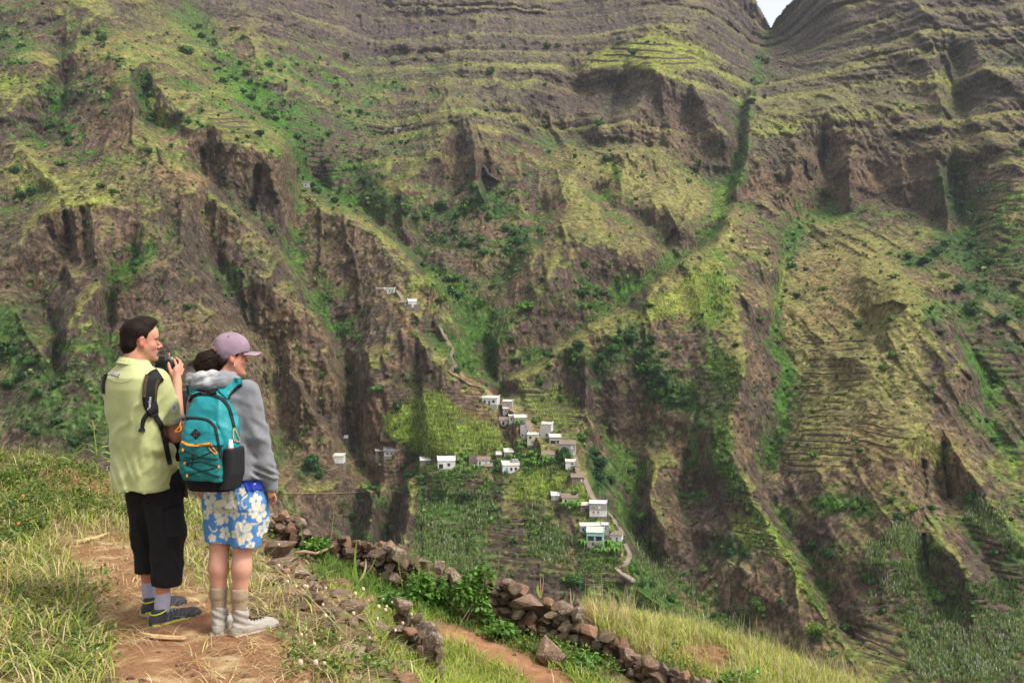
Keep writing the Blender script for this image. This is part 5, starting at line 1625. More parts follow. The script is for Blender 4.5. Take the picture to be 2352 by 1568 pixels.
class Skin:
    """surface to lay straps, patches and trims on; seen along +Y of the wearer's frame"""
    def __init__(s, meshes):
        vs, fs, n = [], [], 0
        for V, Q in meshes:
            vs += [tuple(p) for p in V]; fs += [tuple(int(i) + n for i in q) for q in Q]; n += len(V)
        s.t = BVHTree.FromPolygons(vs, fs)
        s.last = 0.0

    def hit(s, x, z):
        h = s.t.ray_cast(Vector((x, -3, z)), Vector((0, 1, 0)))
        if h[0] is None:
            h = s.t.find_nearest(Vector((x, s.last, z)))
            nrm = h[1]
            return Vector((x, h[0].y, z)), nrm if nrm.y < 0 else -nrm
        s.last = h[0].y
        n = h[1]
        if n.y > 0: n = -n
        return h[0], n

    def band(s, pts, width, thick=.004, lift=.001, across=3, sub=6, closed_poly=None, flatten=.5):
        """a strap along pts [(x, z)...] lying on the surface"""
        pts, width = spline(pts, width, 3)
        sub = 2
        P = [Vector((p[0], p[1])) for p in pts]
        ws = width if isinstance(width, (list, tuple)) else [width] * len(P)
        L = []
        for i in range(len(P) - 1):
            for k in range(sub):
                t = k / sub
                L.append((P[i].lerp(P[i + 1], t), ws[i] * (1 - t) + ws[i + 1] * t))
        L.append((P[-1], ws[-1]))
        rows = []
        for i, (p, w) in enumerate(L):
            d = (L[min(i + 1, len(L) - 1)][0] - L[max(i - 1, 0)][0])
            d = d.normalized() if d.length > 0 else Vector((1, 0))
            sd = Vector((-d.y, d.x))
            row = []
            for j in range(across + 1):
                q = p + sd * w * (j / across - .5)
                row.append(s.hit(q.x, q.y))
            rows.append(row)
        m = across + 1
        # ease the band over folds
        C = np.array([[list(h[0]) for h in row] for row in rows]); N = np.array([[list(h[1]) for h in row] for row in rows])
        for _ in range(3):
            Y = C[:, :, 1].copy()
            Y[1:-1] = .5 * Y[1:-1] + .25 * (Y[:-2] + Y[2:])
            C[:, :, 1] = np.minimum(C[:, :, 1], C[:, :, 1] * (1 - flatten) + Y * flatten)
            N[1:-1] = .5 * N[1:-1] + .25 * (N[:-2] + N[2:])
        N /= np.linalg.norm(N, axis=-1, keepdims=True) + 1e-9
        top = C + N * (lift + thick); bot = C + N * (lift - .002)
        V = np.concatenate([top.reshape(-1, 3), bot.reshape(-1, 3)])
        n = len(rows); f = []
        o = n * m
        for i in range(n - 1):
            for j in range(across):
                f.append((i * m + j, i * m + j + 1, (i + 1) * m + j + 1, (i + 1) * m + j))
            f.append((i * m, (i + 1) * m, o + (i + 1) * m, o + i * m))
            j = across
            f.append(((i + 1) * m + j, i * m + j, o + i * m + j, o + (i + 1) * m + j))
        f.append(tuple(j for j in range(m)) + tuple(o + j for j in range(m - 1, -1, -1)))
        e = (n - 1) * m
        f.append(tuple(e + j for j in range(m - 1, -1, -1)) + tuple(o + e + j for j in range(m)))
        return V, f

    def cord(s, pts, r, lift=.003, sub=5):
        out = []
        if len(pts) > 3: pts, _ = spline(pts, 0, 3); sub = 2
        for i in range(len(pts) - 1):
            for k in range(sub):
                t = k / sub
                h, n = s.hit(pts[i][0] * (1 - t) + pts[i + 1][0] * t, pts[i][1] * (1 - t) + pts[i + 1][1] * t)
                out.append(h + n * (lift))
        h, n = s.hit(*pts[-1]); out.append(h + n * lift)
        mb = MB(); mb.tube(out, r, 6)
        return np.array(mb.v), mb.f


def skin_mat():
    m, n, l, p = nodes_mat('skin')
    at = n.new('ShaderNodeAttribute'); at.attribute_name = 'tint'
    tc = n.new('ShaderNodeTexCoord')
    nz = n.new('ShaderNodeTexNoise'); nz.inputs['Scale'].default_value = 60; nz.inputs['Detail'].default_value = 4
    l.new(tc.outputs['Object'], nz.inputs['Vector'])
    mr = n.new('ShaderNodeMapRange'); mr.inputs['To Min'].default_value = .88; mr.inputs['To Max'].default_value = 1.12
    l.new(nz.outputs['Fac'], mr.inputs['Value'])
    mu = n.new('ShaderNodeVectorMath'); mu.operation = 'MULTIPLY'
    l.new(at.outputs['Color'], mu.inputs[0]); l.new(mr.outputs[0], mu.inputs[1]); l.new(mu.outputs[0], p.inputs['Base Color'])
    p.inputs['Roughness'].default_value = .5
    p.inputs['Subsurface Weight'].default_value = .12
    p.inputs['Subsurface Radius'].default_value = (.012, .004, .002)
    p.inputs['Specular IOR Level'].default_value = .3
    return m


M_SKIN = skin_mat()
M_SHIRT = simple_mat('lime_pique', (.45, .47, .21), .9, .05, 60, .12, 900, spec=.15, sheen=.2)
M_BLACKC = simple_mat('black_canvas', (.012, .011, .012), .85, .2, 30, .25, 500, spec=.2)
M_STRAP = simple_mat('black_webbing', (.010, .010, .011), .7, .2, 60, .25, 700, spec=.3)
M_BROWNC = simple_mat('brown_webbing', (.075, .050, .026), .85, .15, 40, .2, 500)
M_HOOD = simple_mat('grey_jersey', None, .95, .10, 90, .15, 600, attr='tint', spec=.1, sheen=.2)
M_SHORTS = simple_mat('floral_cotton', None, .85, .05, 40, .1, 600, attr='tint', spec=.15)
M_BLUE = simple_mat('blue_cotton', (.018, .045, .33), .85, .08, 40, .1, 500)
M_TEAL = simple_mat('teal_nylon', (.006, .205, .22), .55, .10, 30, .15, 220, spec=.4)
M_TEALD = simple_mat('dark_teal_nylon', (.005, .135, .13), .6, .10, 30, .15, 220, spec=.35)
M_ORANGE = simple_mat('orange_cord', (.75, .26, .03), .7, .08, 80, .1)
M_CAP = simple_mat('faded_mauve_cotton', (.255, .175, .215), .9, .22, 14, .12, 500)
M_HAIRM = simple_mat('dark_brown_hair', (.012, .0055, .0032), .6, .5, 60, .2, 260, spec=.12)
M_SOCKL = simple_mat('lilac_grey_sock', (.36, .34, .42), .95, .08, 80, .2, 400)
M_SOCKB = simple_mat('tan_ribbed_sock', (.30, .225, .145), .95, .1, 60, .2, 400)
M_SHOE = simple_mat('charcoal_mesh', (.035, .035, .042), .6, .2, 60, .3, 400, spec=.35)
M_SOLE = simple_mat('pale_rubber', (.46, .42, .34), .7, .12, 30, .2)
M_LIME = simple_mat('lime_rubber', (.50, .55, .03), .6, .06, 30, .1)
M_BOOT = simple_mat('beige_canvas', (.33, .295, .25), .85, .12, 30, .2, 300)
M_BOOTR = simple_mat('beige_rubber', (.47, .41, .33), .65, .1, 30, .1)
M_GREYC = simple_mat('grey_ribbing', (.34, .31, .29), .9, .1, 60, .1)
M_WHITE = simple_mat('white_plastic', (.80, .80, .80), .4, .03, 20, 0)
M_RED = simple_mat('red_plastic', (.62, .055, .030), .4, .05, 20, 0)
M_CAMERA = simple_mat('black_plastic', (.014, .014, .015), .45, .15, 60, .2, 400, spec=.45)
M_GLASS = simple_mat('dark_glass', (.01, .012, .016), .08, 0, 5, 0, spec=.7)
M_EYE = simple_mat('eye_white', (.34, .28, .25), .25, 0, 5, 0, spec=.5)
M_IRIS = simple_mat('dark_iris', (.03, .02, .015), .2, 0, 5, 0, spec=.5)
M_STEEL = simple_mat('bright_metal', (.7, .7, .7), .25, 0, 5, 0, metallic=1.0)

SKIN_A = np.array([.50, .235, .150]); SKIN_R = np.array([.52, .155, .100]); LIPS = np.array([.42, .12, .10])


def head_field(Fd, C, yaw, s=1.0, fem=False, pitch=0.0):
    """skull, face and ears; C is the point midway between the ears"""
    R = rotm(yaw, pitch)
    def P(f, r, u): return np.array(C) + s * (R[:, 1] * f + R[:, 0] * r + R[:, 2] * u)
    E = lambda f, r, u, rf, rr, ru, k=.014, op='u', RR=None: Fd.ell(P(f, r, u), np.array([rr, rf, ru]) * s, k, op, R if RR is None else RR)
    E(-.012, 0, .045, .098, .076, .085)
    E(.030, 0, -.030, .060, .060, .082, .02)
    E(.046, 0, -.078, .040, .036, .032, .02)
    for q in (-1, 1):
        Fd.cone(P(-.004, q * .050, -.030), P(.068, q * .013, -.097), .018 * s, .016 * s, .016)
        E(.058, q * .037, -.024, .024, .022, .024, .012)
        E(.076, q * .028, .022, .014, .024, .009, .008)
    E(.070, 0, .045, .028, .050, .045, .02)
    E(.086, 0, -.100, .016, .020, .016 if not fem else .014, .010)
    Fd.cone(P(.088, 0, .010), P(.114, 0, -.026), .0080 * s, (.0125 if not fem else .0105) * s, .008)
    for q in (-1, 1): E(.098, q * .012, -.033, .010, .008, .008, .004)
    E(.091, 0, -.055, .013, .022, .0065, .004); E(.089, 0, -.068, .012, .020, .0068, .004)
    E(.104, 0, -.0620, .010, .019, .0016, .002, 's')
    for q in (-1, 1):
        E(.098, q * .031, .003, .014, .016, .010, .008, 's')
        e = P(.0775, q * .031, .003); Fd.ell(e, np.array([.0125] * 3) * s, .002)
        # ear: rim, lobe and bowl
        Rr = rotm(yaw + q * .35, pitch - .15)
        Fd.ell(P(-.008, q * .078, -.003), np.array([.0075, .019, .033]) * s, .006, 'u', Rr)
        Fd.ell(P(-.003, q * .086, .004), np.array([.0060, .010, .020]) * s, .002, 's', Rr)
        Fd.ell(P(.003, q * .074, -.030), np.array([.006, .010, .011]) * s, .004, 'u', Rr)
    return P, R


def head_paint(V, P, s, col, man):
    d = lambda p, r: np.exp(-((V - p) ** 2).sum(1) / (2 * (r * s) ** 2))[:, None]
    for q in (-1, 1):
        w = np.clip(1.5 * d(P(-.004, q * .082, -.003), .020), 0, 1); col = col * (1 - .75 * w) + SKIN_R * .75 * w
        w = d(P(.066, q * .046, -.03), .024); col = col * (1 - .4 * w) + SKIN_R * .4 * w
        for t in np.linspace(0, 1, 7):
            w = np.clip(1.6 * d(P(.088 - .010 * t, q * (.016 + .028 * t), .021 + .003 * math.sin(t * 3)), .0050), 0, 1)
            col = col * (1 - .8 * w) + np.array([.035, .02, .014]) * .8 * w
    w = d(P(.112, 0, -.025), .013); col = col * (1 - .4 * w) + SKIN_R * .4 * w
    w = np.clip(1.4 * d(P(.096, 0, -.061), .013), 0, 1); col = col * (1 - .8 * w) + LIPS * .8 * w
    if man:
        for (f, r, u, rr) in ((.05, .045, -.075, .032), (.085, 0, -.10, .03), (.02, .058, -.045, .026)):
            for q in (-1, 1):
                w = d(P(f, q * r, u), rr); col = col * (1 - .28 * w) + np.array([.20, .12, .09]) * .28 * w
    return col


def part(name, Fd, mat, parent, smooth=2, colfn=None, keep=None):
    V, Q = Fd.mesh(smooth)
    c = colfn(V) if colfn is not None else None
    o = obj(name, mesh_np(name, V, Q, mat, True, c), parent)
    return o, (V, Q)


def raw(name, VF, mat, parent, smooth=True):
    V, f = VF
    me = bpy.data.meshes.new(name); me.from_pydata([tuple(map(float, p)) for p in V], [], [tuple(int(i) for i in q) for q in f]); me.update()
    if smooth: me.polygons.foreach_set('use_smooth', np.ones(len(me.polygons), bool))
    me.materials.append(mat)
    return obj(name, me, parent)


def hand(Fd, wrist, palm, fingers, thumb, k=.004, r=.0088):
    """palm is (centre, radii, R); each finger a list of joints; all as one skin with the arm"""
    c, rad, R = palm
    Fd.ell(c, rad, .012, 'u', R)
    Fd.cone(wrist, c, .027, .026, .012, flat=(R[:, 1], .75))
    for i, fg in enumerate(fingers):
        rr = r * (1.0, 1.02, .97, .84)[i]
        Fd.chain(fg, [rr * 1.1, rr, rr * .93, rr * .82][:len(fg)], .0035)
    Fd.chain(thumb, [.0125, .0112, .0100, .0088][:len(thumb)], .005)


def shoe(parent, name, heel, yaw, L, pitch, kind, extra=None):
    """low trail shoe ('runner') or ankle-high canvas boot ('boot')"""
    R = rotm(yaw, pitch)
    heel = np.array(heel, float)
    def P(f, r, u): return heel + R[:, 1] * f + R[:, 0] * r + R[:, 2] * u
    lo = np.minimum(heel, P(L, 0, 0)) - .08; hi = np.maximum(heel, P(L, 0, 0)) + .08; hi[2] += .13
    boot = kind == 'boot'
    Fd = Field(lo, hi, .0035)
    w = .036
    top = .075 if not boot else .085
    for f, hw, h in ((.036, .034, top), (.09, .038, top), (.15, .041, .078), (.20, .044, .070), (L - .055, .043, .062), (L - .036, .038, .052)):
        Fd.ell(P(f, 0, h * .42), np.array([hw, .050, h * .62]), .02, 'u', R)
    Fd.cone(P(.045, 0, .06), P(.05, 0, .085 if not boot else .128), .040, .043 if not boot else .046, .02)
    Fd.fn(lambda x, y, z: -((x - heel[0]) * R[0, 2] + (y - heel[1]) * R[1, 2] + (z - heel[2]) * R[2, 2] - .016))
    Fd.cone(P(.048, 0, .07 if not boot else .12), P(.05, 0, .13 if not boot else .17), .032, .036, .004, 's')
    if boot:
        Fd.warp(lambda x, y, z: .0028 * np.sin(((z - heel[2]) * 150) + 9 * (x - heel[0]) * 8) * ((z - heel[2]) > .055) + .0015 * noise3(x * 60, y * 60, z * 60, 3))
    o = obj(name, None, parent) if False else None
    V, Q = Fd.mesh(2)
    up = obj(name, mesh_np(name, V, Q, M_BOOT if boot else M_SHOE, True), parent)
    # sole
    mb = MB(); outl = []
    for t in np.linspace(0, 1, 13): outl.append((t * L - .004, (.030 + .010 * math.sin(min(1, t * 1.25) * 2.4) ** 2) * (1 if t < .85 else math.sqrt(max(.12, 1 - ((t - .85) / .15) ** 2 * .85)))))
    ring = [(f, ww) for f, ww in outl] + [(f, -ww) for f, ww in outl[::-1]]
    def layer(z0, z1, grow, zc=None):
        mb = MB(); n = len(ring)
        b = [P(f, r * grow, z0 + .012 * max(0, (f / L - .75) * 4) ** 2) for f, r in ring]; t = [P(f, r * grow, z1 + .010 * max(0, (f / L - .75) * 4) ** 2) for f, r in ring]
        mb.add(b + t, [tuple(range(n))[::-1], tuple(range(n, 2 * n))] + [(i, (i + 1) % n, n + (i + 1) % n, n + i) for i in range(n)])
        return mb
    layer(.0, .019, 1.05).build('sole', M_BOOTR if boot else M_SOLE, up)
    if not boot:
        layer(.017, .026, 1.09).build('lime_trim', M_LIME, up)
        rim = MB(); pts = [P(.048 + .043 * math.cos(a), .041 * math.sin(a), .088 + .012 * math.cos(a)) for a in np.linspace(0, 6.283, 19)]
        rim.tube(pts, .0045, 6, cap=False); rim.build('collar_trim', M_LIME, up)
        st = MB()
        for q in (1, -1):
            for i in range(5):
                f0 = .075 + i * .028
                sk = Skin([(V, Q)])
                h0 = sk.t.ray_cast(Vector(P(f0, q * .2, .02)), Vector(-R[:, 0] * q)); 
                pts = []
                for t in np.linspace(0, 1, 6):
                    a = P(f0 + .028 * t, q * .2, .026 + (.050 - .004 * i) * t)
                    h = sk.t.ray_cast(Vector(a), Vector(-R[:, 0] * q))
                    if h[0] is not None: pts.append(h[0] + Vector(R[:, 0]) * q * .001)
                if len(pts) > 2: st.tube(pts, .0022, 5)
        if st.n: st.build('stripe', simple_mat('grey_band', (.10, .10, .115), .6, .1, 50, .1), up)
    else:
        toe = Field(np.minimum(P(L - .08, -.06, 0), P(L + .02, .06, .08)) - .04, np.maximum(P(L - .08, -.06, 0), P(L + .02, .06, .08)) + .04, .0035)
        toe.ell(P(L - .045, 0, .020), np.array([.0405, .052, .030]), 0, 'u', R)
        toe.fn(lambda x, y, z: -((x - heel[0]) * R[0, 2] + (y - heel[1]) * R[1, 2] + (z - heel[2]) * R[2, 2] - .012))
        toe.fn(lambda x, y, z: -((x - heel[0]) * R[0, 1] + (y - heel[1]) * R[1, 1] + (z - heel[2]) * R[2, 1] - (L - .062)))
        part('toe_cap', toe, M_BOOTR, up)
    la = MB()
    sk = Skin([(V, Q)])
    for i in range(5 if boot else 4):
        f0 = .095 + i * .021
        for s_ in (1, -1):
            pts = []
            for t in np.linspace(-1, 1, 5):
                a = P(f0 + .012 * t * s_, t * .020, .3)
                h = sk.t.ray_cast(Vector(a), Vector(-R[:, 2]))
                if h[0] is not None: pts.append(h[0] + Vector(R[:, 2]) * .003)
            if len(pts) > 2: la.tube(pts, .0026, 5)
    if la.n: la.build('lace', M_STRAP if boot else simple_mat('grey_lace', (.3, .3, .32), .8, .1, 50, 0), up)
    return up


# ------------------------------------------------------------------ the man
def build_man():
    root = empty('person', (-2.108, 5.7, 0), math.radians(20.3))
    tag(root, 'man in lime polo shirt and black three-quarter trousers raising a camera', 'person')
    def M(cx, cy): return ((cx - 426) * .000691, 1.8238 - .0007356 * cy)
    def M2(cx, cy): return ((cx - 426) * .000691, .908 - .0007356 * cy)
    ph = math.radians(55); f = np.array([math.sin(ph), math.cos(ph), 0]); r = np.array([math.cos(ph), -math.sin(ph), 0])
    hy = math.radians(79)
    C = np.array([-.016, .0, 1.600])
    B = Field((-.30, -.32, -.02), (.34, .50, 1.76), .0056)
    hs = .97
    P, R = head_field(B, C, hy, hs, pitch=-.03)
    B.cone(P(-.028, 0, -.05), (-.060, -.004, 1.42), .056, .066, .02)
    B.cone(P(.02, 0, -.085), (-.02, .01, 1.45), .035, .045, .02)
    B.loft([(.80, .02, .02, .14, .10), (1.2, -.015, 0, .16, .10), (1.38, -.03, 0, .15, .08), (1.45, -.05, 0, .08, .06)], ph, 2.2)
    SR, ER, WR = (.078, -.135, 1.375), (.170, -.075, 1.065), (.183, .085, 1.350)
    SL, EL, WL = (-.135, .155, 1.37), (.05, .285, 1.12), (.13, .27, 1.375)
    B.cone(SR, (.125, -.105, 1.22), .052, .047, .02); B.cone((.125, -.105, 1.22), ER, .047, .041, .02)
    B.cone(ER, (.178, -.02, 1.16), .042, .042, .015); B.cone((.178, -.02, 1.16), WR, .041, .0265, .015)
    B.chain([SL, (-.03, .235, 1.24), EL, WL], [.052, .047, .042, .027], .015)
    # right hand round the grip: thumb behind the body, fingers over the top and front
    def H(cx, cy, y): x, z = M(cx, cy); return np.array([x, y, z])
    Rp = rotm(math.radians(20), .2)
    hand(B, WR, (H(688, 560, .125), np.array([.022, .034, .046]), Rp),
         [[H(690, 505, .135), H(672, 455, .165), H(635, 437, .185), H(598, 450, .20)],
          [H(710, 515, .145), H(718, 462, .175), H(690, 440, .205), H(655, 462, .225)],
          [H(722, 540, .150), H(738, 492, .185), H(715, 462, .215), H(680, 490, .235)],
          [H(728, 570, .145), H(745, 530, .18), H(725, 500, .21), H(695, 520, .225)]],
         [H(672, 600, .105), H(645, 555, .110), H(630, 515, .125), H(624, 478, .135)])
    # left hand under the lens, index finger up on its side
    hand(B, WL, (H(612, 520, .285), np.array([.022, .034, .044]), rotm(math.radians(120), .4)),
         [[H(618, 490, .28), H(625, 455, .285), H(632, 425, .285), H(634, 404, .28)], [H(635, 510, .30), H(660, 500, .31), H(680, 505, .30)],
          [H(635, 530, .30), H(660, 525, .31), H(680, 530, .30)], [H(630, 550, .295), H(650, 550, .305), H(668, 552, .295)]],
         [H(600, 545, .26), H(590, 520, .245), H(585, 495, .24)])
    # shins and feet
    kn, an = (.128, .0, .48), (.098, -.01, .10)
    B.cone(kn, (.112, -.012, .30), .055, .050, .02); B.cone((.112, -.012, .30), an, .050, .036, .02); B.cone(an, (.100, -.012, .045), .036, .030, .02)
    kf, af = (.01, .16, .48), (.034, .185, .12)
    B.cone(kf, (.018, .165, .32), .055, .050, .02); B.cone((.018, .165, .32), af, .050, .036, .02); B.cone(af, (.036, .187, .06), .036, .030, .02)
    B.cone((.06, .05, .85), kn, .085, .055, .02); B.cone((-.02, .1, .85), kf, .085, .055, .02)
    def paint(V):
        n = fbm(V[:, 0] * 30, V[:, 2] * 30, 2, 3)[:, None]
        c = np.ones((len(V), 3)) * SKIN_A * (1 + .06 * n)
        tan = (sstep(.5, .3, V[:, 2]))[:, None]; c = c * (1 - tan * .45) + np.array([.36, .135, .07]) * .45 * tan
        tan = (sstep(1.30, 1.12, V[:, 2]) * (V[:, 2] > .95))[:, None]; c = c * (1 - tan * .5) + np.array([.38, .15, .085]) * .5 * tan
        return np.clip(head_paint(V, P, hs, c, True), .01, .9)
    # name the skin "body": one continuous mesh under the person
    part('body', B, M_SKIN, root, 2, paint)
    for q in (1, -1):
        e = MB(); c = P(.0795, q * .031, .003)
        c = P(.0765, q * .031, .002); eb = Field(c - .02, c + .02, .002); eb.ell(c, np.array([.0112] * 3), 0); o, _ = part('eye', eb, M_EYE, root, 1)
        ib = Field(c - .02, c + .025, .0015); ib.ell(P(.0875, q * .031, .002), np.array([.0055, .003, .0055]), 0, 'u', R); part('iris', ib, M_IRIS, o, 1)
    # hair: short, lifted at the front
    Hf = Field(C - .17, C + .17, .003)
    Hf.ell(P(-.014, 0, .049), np.array([.081, .105, .089]) * hs, 0, 'u', R)
    Hf.ell(P(.026, 0, .106), np.array([.060, .072, .044]) * hs, .02, 'u', R)
    Hf.ell(P(-.062, 0, -.015), np.array([.070, .055, .070]) * hs, .02, 'u', R)
    loc = lambda x, y, z: [((x - C[0]) * R[0, i] + (y - C[1]) * R[1, i] + (z - C[2]) * R[2, i]) / hs for i in (1, 0, 2)]
    def hairline(x, y, z):
        a, b, u = loc(x, y, z)
        front = np.interp(u, [-.10, -.07, -.045, -.02, .02, .05, .075, .11, .16], [-.075, -.055, -.030, .012, .022, .028, .056, .084, .10])
        edge = a - front
        nape = -.078 - u + .006 * np.sin(b * 200)
        ear = .030 - np.sqrt((a + .006) ** 2 + (u + .005) ** 2 * .8); ear = np.where(np.abs(b) > .05, ear, -1)
        return np.maximum(np.maximum(edge, nape), ear)
    Hf.fn(lambda x, y, z: np.clip(hairline(x, y, z), -.02, .05))
    def strands(x, y, z):
        a, b, u = loc(x, y, z)
        return .0016 * noise3(a * 50, b * 170, u * 40, 11) + .0012 * noise3(a * 90, b * 300, u * 90, 13)
    Hf.warp(strands)
    part('hair', Hf, M_HAIRM, root, 1)
    # polo shirt
    S = Field((-.30, -.32, .73), (.30, .38, 1.56), .007)
    S.loft([(.765, .000, .02, .186, .148), (.85, -.003, .015, .187, .147), (.95, -.008, .012, .189, .142), (1.05, -.014, .005, .195, .141), (1.20, -.026, -.002, .210, .143),
            (1.33, -.042, -.004, .221, .138), (1.395, -.048, -.002, .214, .124), (1.43, -.048, 0, .165, .100), (1.462, -.054, 0, .110, .080), (1.495, -.056, 0, .078, .076)], ph, 2.5)
    S.cone((.070, -.125, 1.385), (.122, -.105, 1.24), .066, .064, .035); S.cone((.122, -.105, 1.24), (.150, -.088, 1.145), .063, .060, .02)
    S.cone((-.13, .15, 1.375), (-.04, .23, 1.24), .066, .062, .03); S.cone((-.04, .23, 1.24), (.0, .262, 1.17), .061, .058, .02)
    def cut(x, y, z):
        d = np.array(ER) - np.array((.122, -.105, 1.24)); d /= np.linalg.norm(d)
        t = (x - .150) * d[0] + (y + .088) * d[1] + (z - 1.150) * d[2]
        near = np.sqrt((x - .150) ** 2 + (y + .088) ** 2 + (z - 1.12) ** 2) < .095
        return np.where(near & (t > -.05), t, -1)
    S.fn(cut)
    def folds(x, y, z):
        a = x * .8 - z * .55; b = x * .55 + z * .8
        w = sstep(1.40, 1.15, z)
        d = .0115 * w * ridged(a / .085 + .5 * fbm(x / .12, z / .12, 2, 5), b / .34, 2, 61, .45)
        d = d + .0075 * ridged((x + .35 * z) / .05, z / .30, 2, 63) * sstep(1.1, .85, z)
        d = d + .008 * w * fbm(x / .07, z / .20, 3, 67)
        sag = .006 * np.sin((z - .98) * 62 + 9 * x) * np.exp(-((z - .96) / .09) ** 2) * sstep(-.02, .1, x)
        hem = np.where(z < .785, -.002, 0)
        return -d - sag + hem
    S.warp(folds)
    shirt, sm = part('polo_shirt', S, M_SHIRT, root, 2)
    sk = Skin([sm])
    # collar and its fold
    cb = Field((-.20, -.16, 1.44), (.10, .16, 1.58), .0035)
    for a in np.linspace(0, 2 * math.pi, 25):
        a2 = a + 2 * math.pi / 24
        def q(t, z, rr): 
            d = math.cos(t - hy)
            return (-.054 + rr * math.sin(t) * 1.02, rr * math.cos(t), z - .028 * (1 + d) * .5 - .004)
        cb.cone(q(a, 1.510, .069), q(a2, 1.510, .069), .0075, .0075, .004); cb.cone(q(a, 1.497, .076), q(a2, 1.497, .076), .0085, .0085, .005)
        cb.cone(q(a, 1.483, .085), q(a2, 1.483, .085), .0080, .0080, .005)
    part('collar', cb, M_SHIRT, shirt, 2)
    raw('neck_label', sk.band([M(168, 545), M(243, 566)], .024, .0015), M_GREYC, shirt)
    arc = [M(128, 545), M(150, 582), M(200, 605), M(260, 612), M(320, 598), M(365, 565)]
    raw('yoke_seam', sk.cord(arc, .0018, .0006), M_SHIRT, shirt)
    hemp = [M(178, 1413), M(260, 1425), M(400, 1432), M(520, 1428), M(612, 1415)]
    raw('hem_seam', sk.cord(hemp, .0016, .0004), M_SHIRT, shirt)
    cuff = Field((.05, -.2, 1.08), (.26, .02, 1.22), .004)
    d = np.array(ER) - np.array((.122, -.105, 1.24)); d /= np.linalg.norm(d); c0 = np.array((.150, -.088, 1.150))
    cuff.cone(c0 - d * .016, c0 + d * .012, .0665, .0640, 0)
    for sgn, off in ((1, .014), (-1, .018)):
        cuff.fn(lambda x, y, z: sgn * ((x - c0[0]) * d[0] + (y - c0[1]) * d[1] + (z - c0[2]) * d[2]) - off)
    part('sleeve_band', cuff, M_GREYC, shirt, 1)
    px = [M(655, 815)]
    badge = MB()
    pts = []
    for t in np.linspace(0, 2 * math.pi, 15)[:-1]:
        rr = 1 + .12 * math.cos(3 * t)
        h, n = sk.hit(*M(655 + 25 * math.cos(t) * rr, 810 + 38 * math.sin(t) * rr)); pts.append(h + n * .0018)
    cc = sum(pts, Vector()) / len(pts)
    badge.add(pts + [cc + Vector((0, -.001, 0))], [(i, (i + 1) % 14, 14) for i in range(14)])
    bo = badge.build('sleeve_badge', simple_mat('grey_white_print', (.62, .62, .60), .9, .1, 60, 0), shirt)
    raw('badge_mark', sk.cord([M(648, 795), M(664, 800), M(650, 815), M(666, 826)], .0022, .002), M_GREYC, bo)
    # trousers
    T = Field((-.16, -.20, .19), (.28, .36, .86), .0075)
    T.loft([(.70, .062, .06, .150, .135), (.79, .055, .055, .165, .140), (.85, .05, .05, .165, .140)], ph, 2.4)
    T.chain([(.105, .0, .76), (.128, -.005, .50), (.122, -.012, .21)], [.112, .100, .082], .03)
    T.chain([(.015, .10, .76), (.012, .150, .50), (.024, .170, .255)], [.115, .088, .074], .03)
    T.fn(lambda x, y, z: np.where(y < .085 + .1 * (x < .03) * 0, .205 - z, .245 - z))
    T.warp(lambda x, y, z: -.008 * ridged((x * .9 + z * .35) / .06, (z - .3 * x) / .17, 2, 71) - .006 * fbm(x / .05, z / .10, 3, 73))
    tr, tm = part('trousers', T, M_BLACKC, root, 2)
    tk = Skin([tm])
    raw('side_pocket', tk.band([M2(640, 330), M2(660, 560)], .10, .004, across=4), M_BLACKC, tr)
    # socks and shoes
    for (ank, up_, nm) in ((an, (.104, -.008, .165), 'near'), (af, (.030, .18, .19), 'far')):
        s_ = Field(np.array(ank) - .09, np.array(up_) + .09, .004)
        s_.cone(np.array(ank) - (0, 0, .03), np.array(up_) + (0, 0, -.015), .044, .043, .01)
        s_.warp(lambda x, y, z: .0012 * np.sin(np.arctan2(y - ank[1], x - ank[0]) * 22))
        part('sock', s_, M_SOCKL, root, 1)
    shoe(root, 'shoe', (.040, -.055, -.032), math.radians(58), .315, .02, 'runner')
    shoe(root, 'shoe', (.000, .140, -.008), math.radians(50), .30, .0, 'runner')

    # ---- pack worn on the chest, its straps over both shoulders
    pack = empty('backpack', (-2.108, 5.7, 0), math.radians(20.3))
    tag(pack, 'black and brown pack worn on the man\'s chest, straps hanging down his back', 'backpack')
    pb = Field((-.10, .0, .78), (.36, .36, 1.46), .007)
    cpk = np.array([-.01, .0, 0]) + f * .235
    pb.loft([(.90, cpk[0], cpk[1], .105, .070), (1.0, cpk[0], cpk[1], .125, .085), (1.2, cpk[0], cpk[1], .125, .085), (1.28, cpk[0] + .01, cpk[1], .10, .06), (1.31, cpk[0] + .01, cpk[1], .07, .045)], ph, 3.0)
    part('main_body', pb, M_BLACKC, pack, 2)
    raw('shoulder_strap', sk.band([M(548, 560), M(492, 600), M(470, 690), M(474, 780), M(505, 862)], [.066, .078, .072, .068, .044], .010, .002, 4), M_STRAP, pack)
    raw('strap_edging', sk.band([M(452, 566), M(434, 640), M(432, 720)], [.016, .018, .014], .0135, .002), M_BROWNC, pack)
    raw('strap_edging', sk.band([M(540, 590), M(513, 650), M(508, 760)], [.014, .015, .012], .0135, .002), M_BROWNC, pack)
    raw('strap_tail', sk.band([M(462, 838), M(424, 895), M(414, 965)], .019, .004, .004), M_STRAP, pack)
    raw('buckle', sk.band([M(414, 960), M(413, 985)], .028, .009, .004), M_CAMERA, pack)
    raw('waist_strap', sk.band([M(510, 862), M(558, 950), M(588, 1080), M(622, 1248)], [.030, .026, .025, .022], .005, .004), M_STRAP, pack)
    raw('shoulder_strap', sk.band([(-.196, 1.415), (-.207, 1.385), (-.211, 1.35), (-.211, 1.305)], [.014, .014, .013, .010], .008, .001), M_STRAP, pack)
    hb = MB()
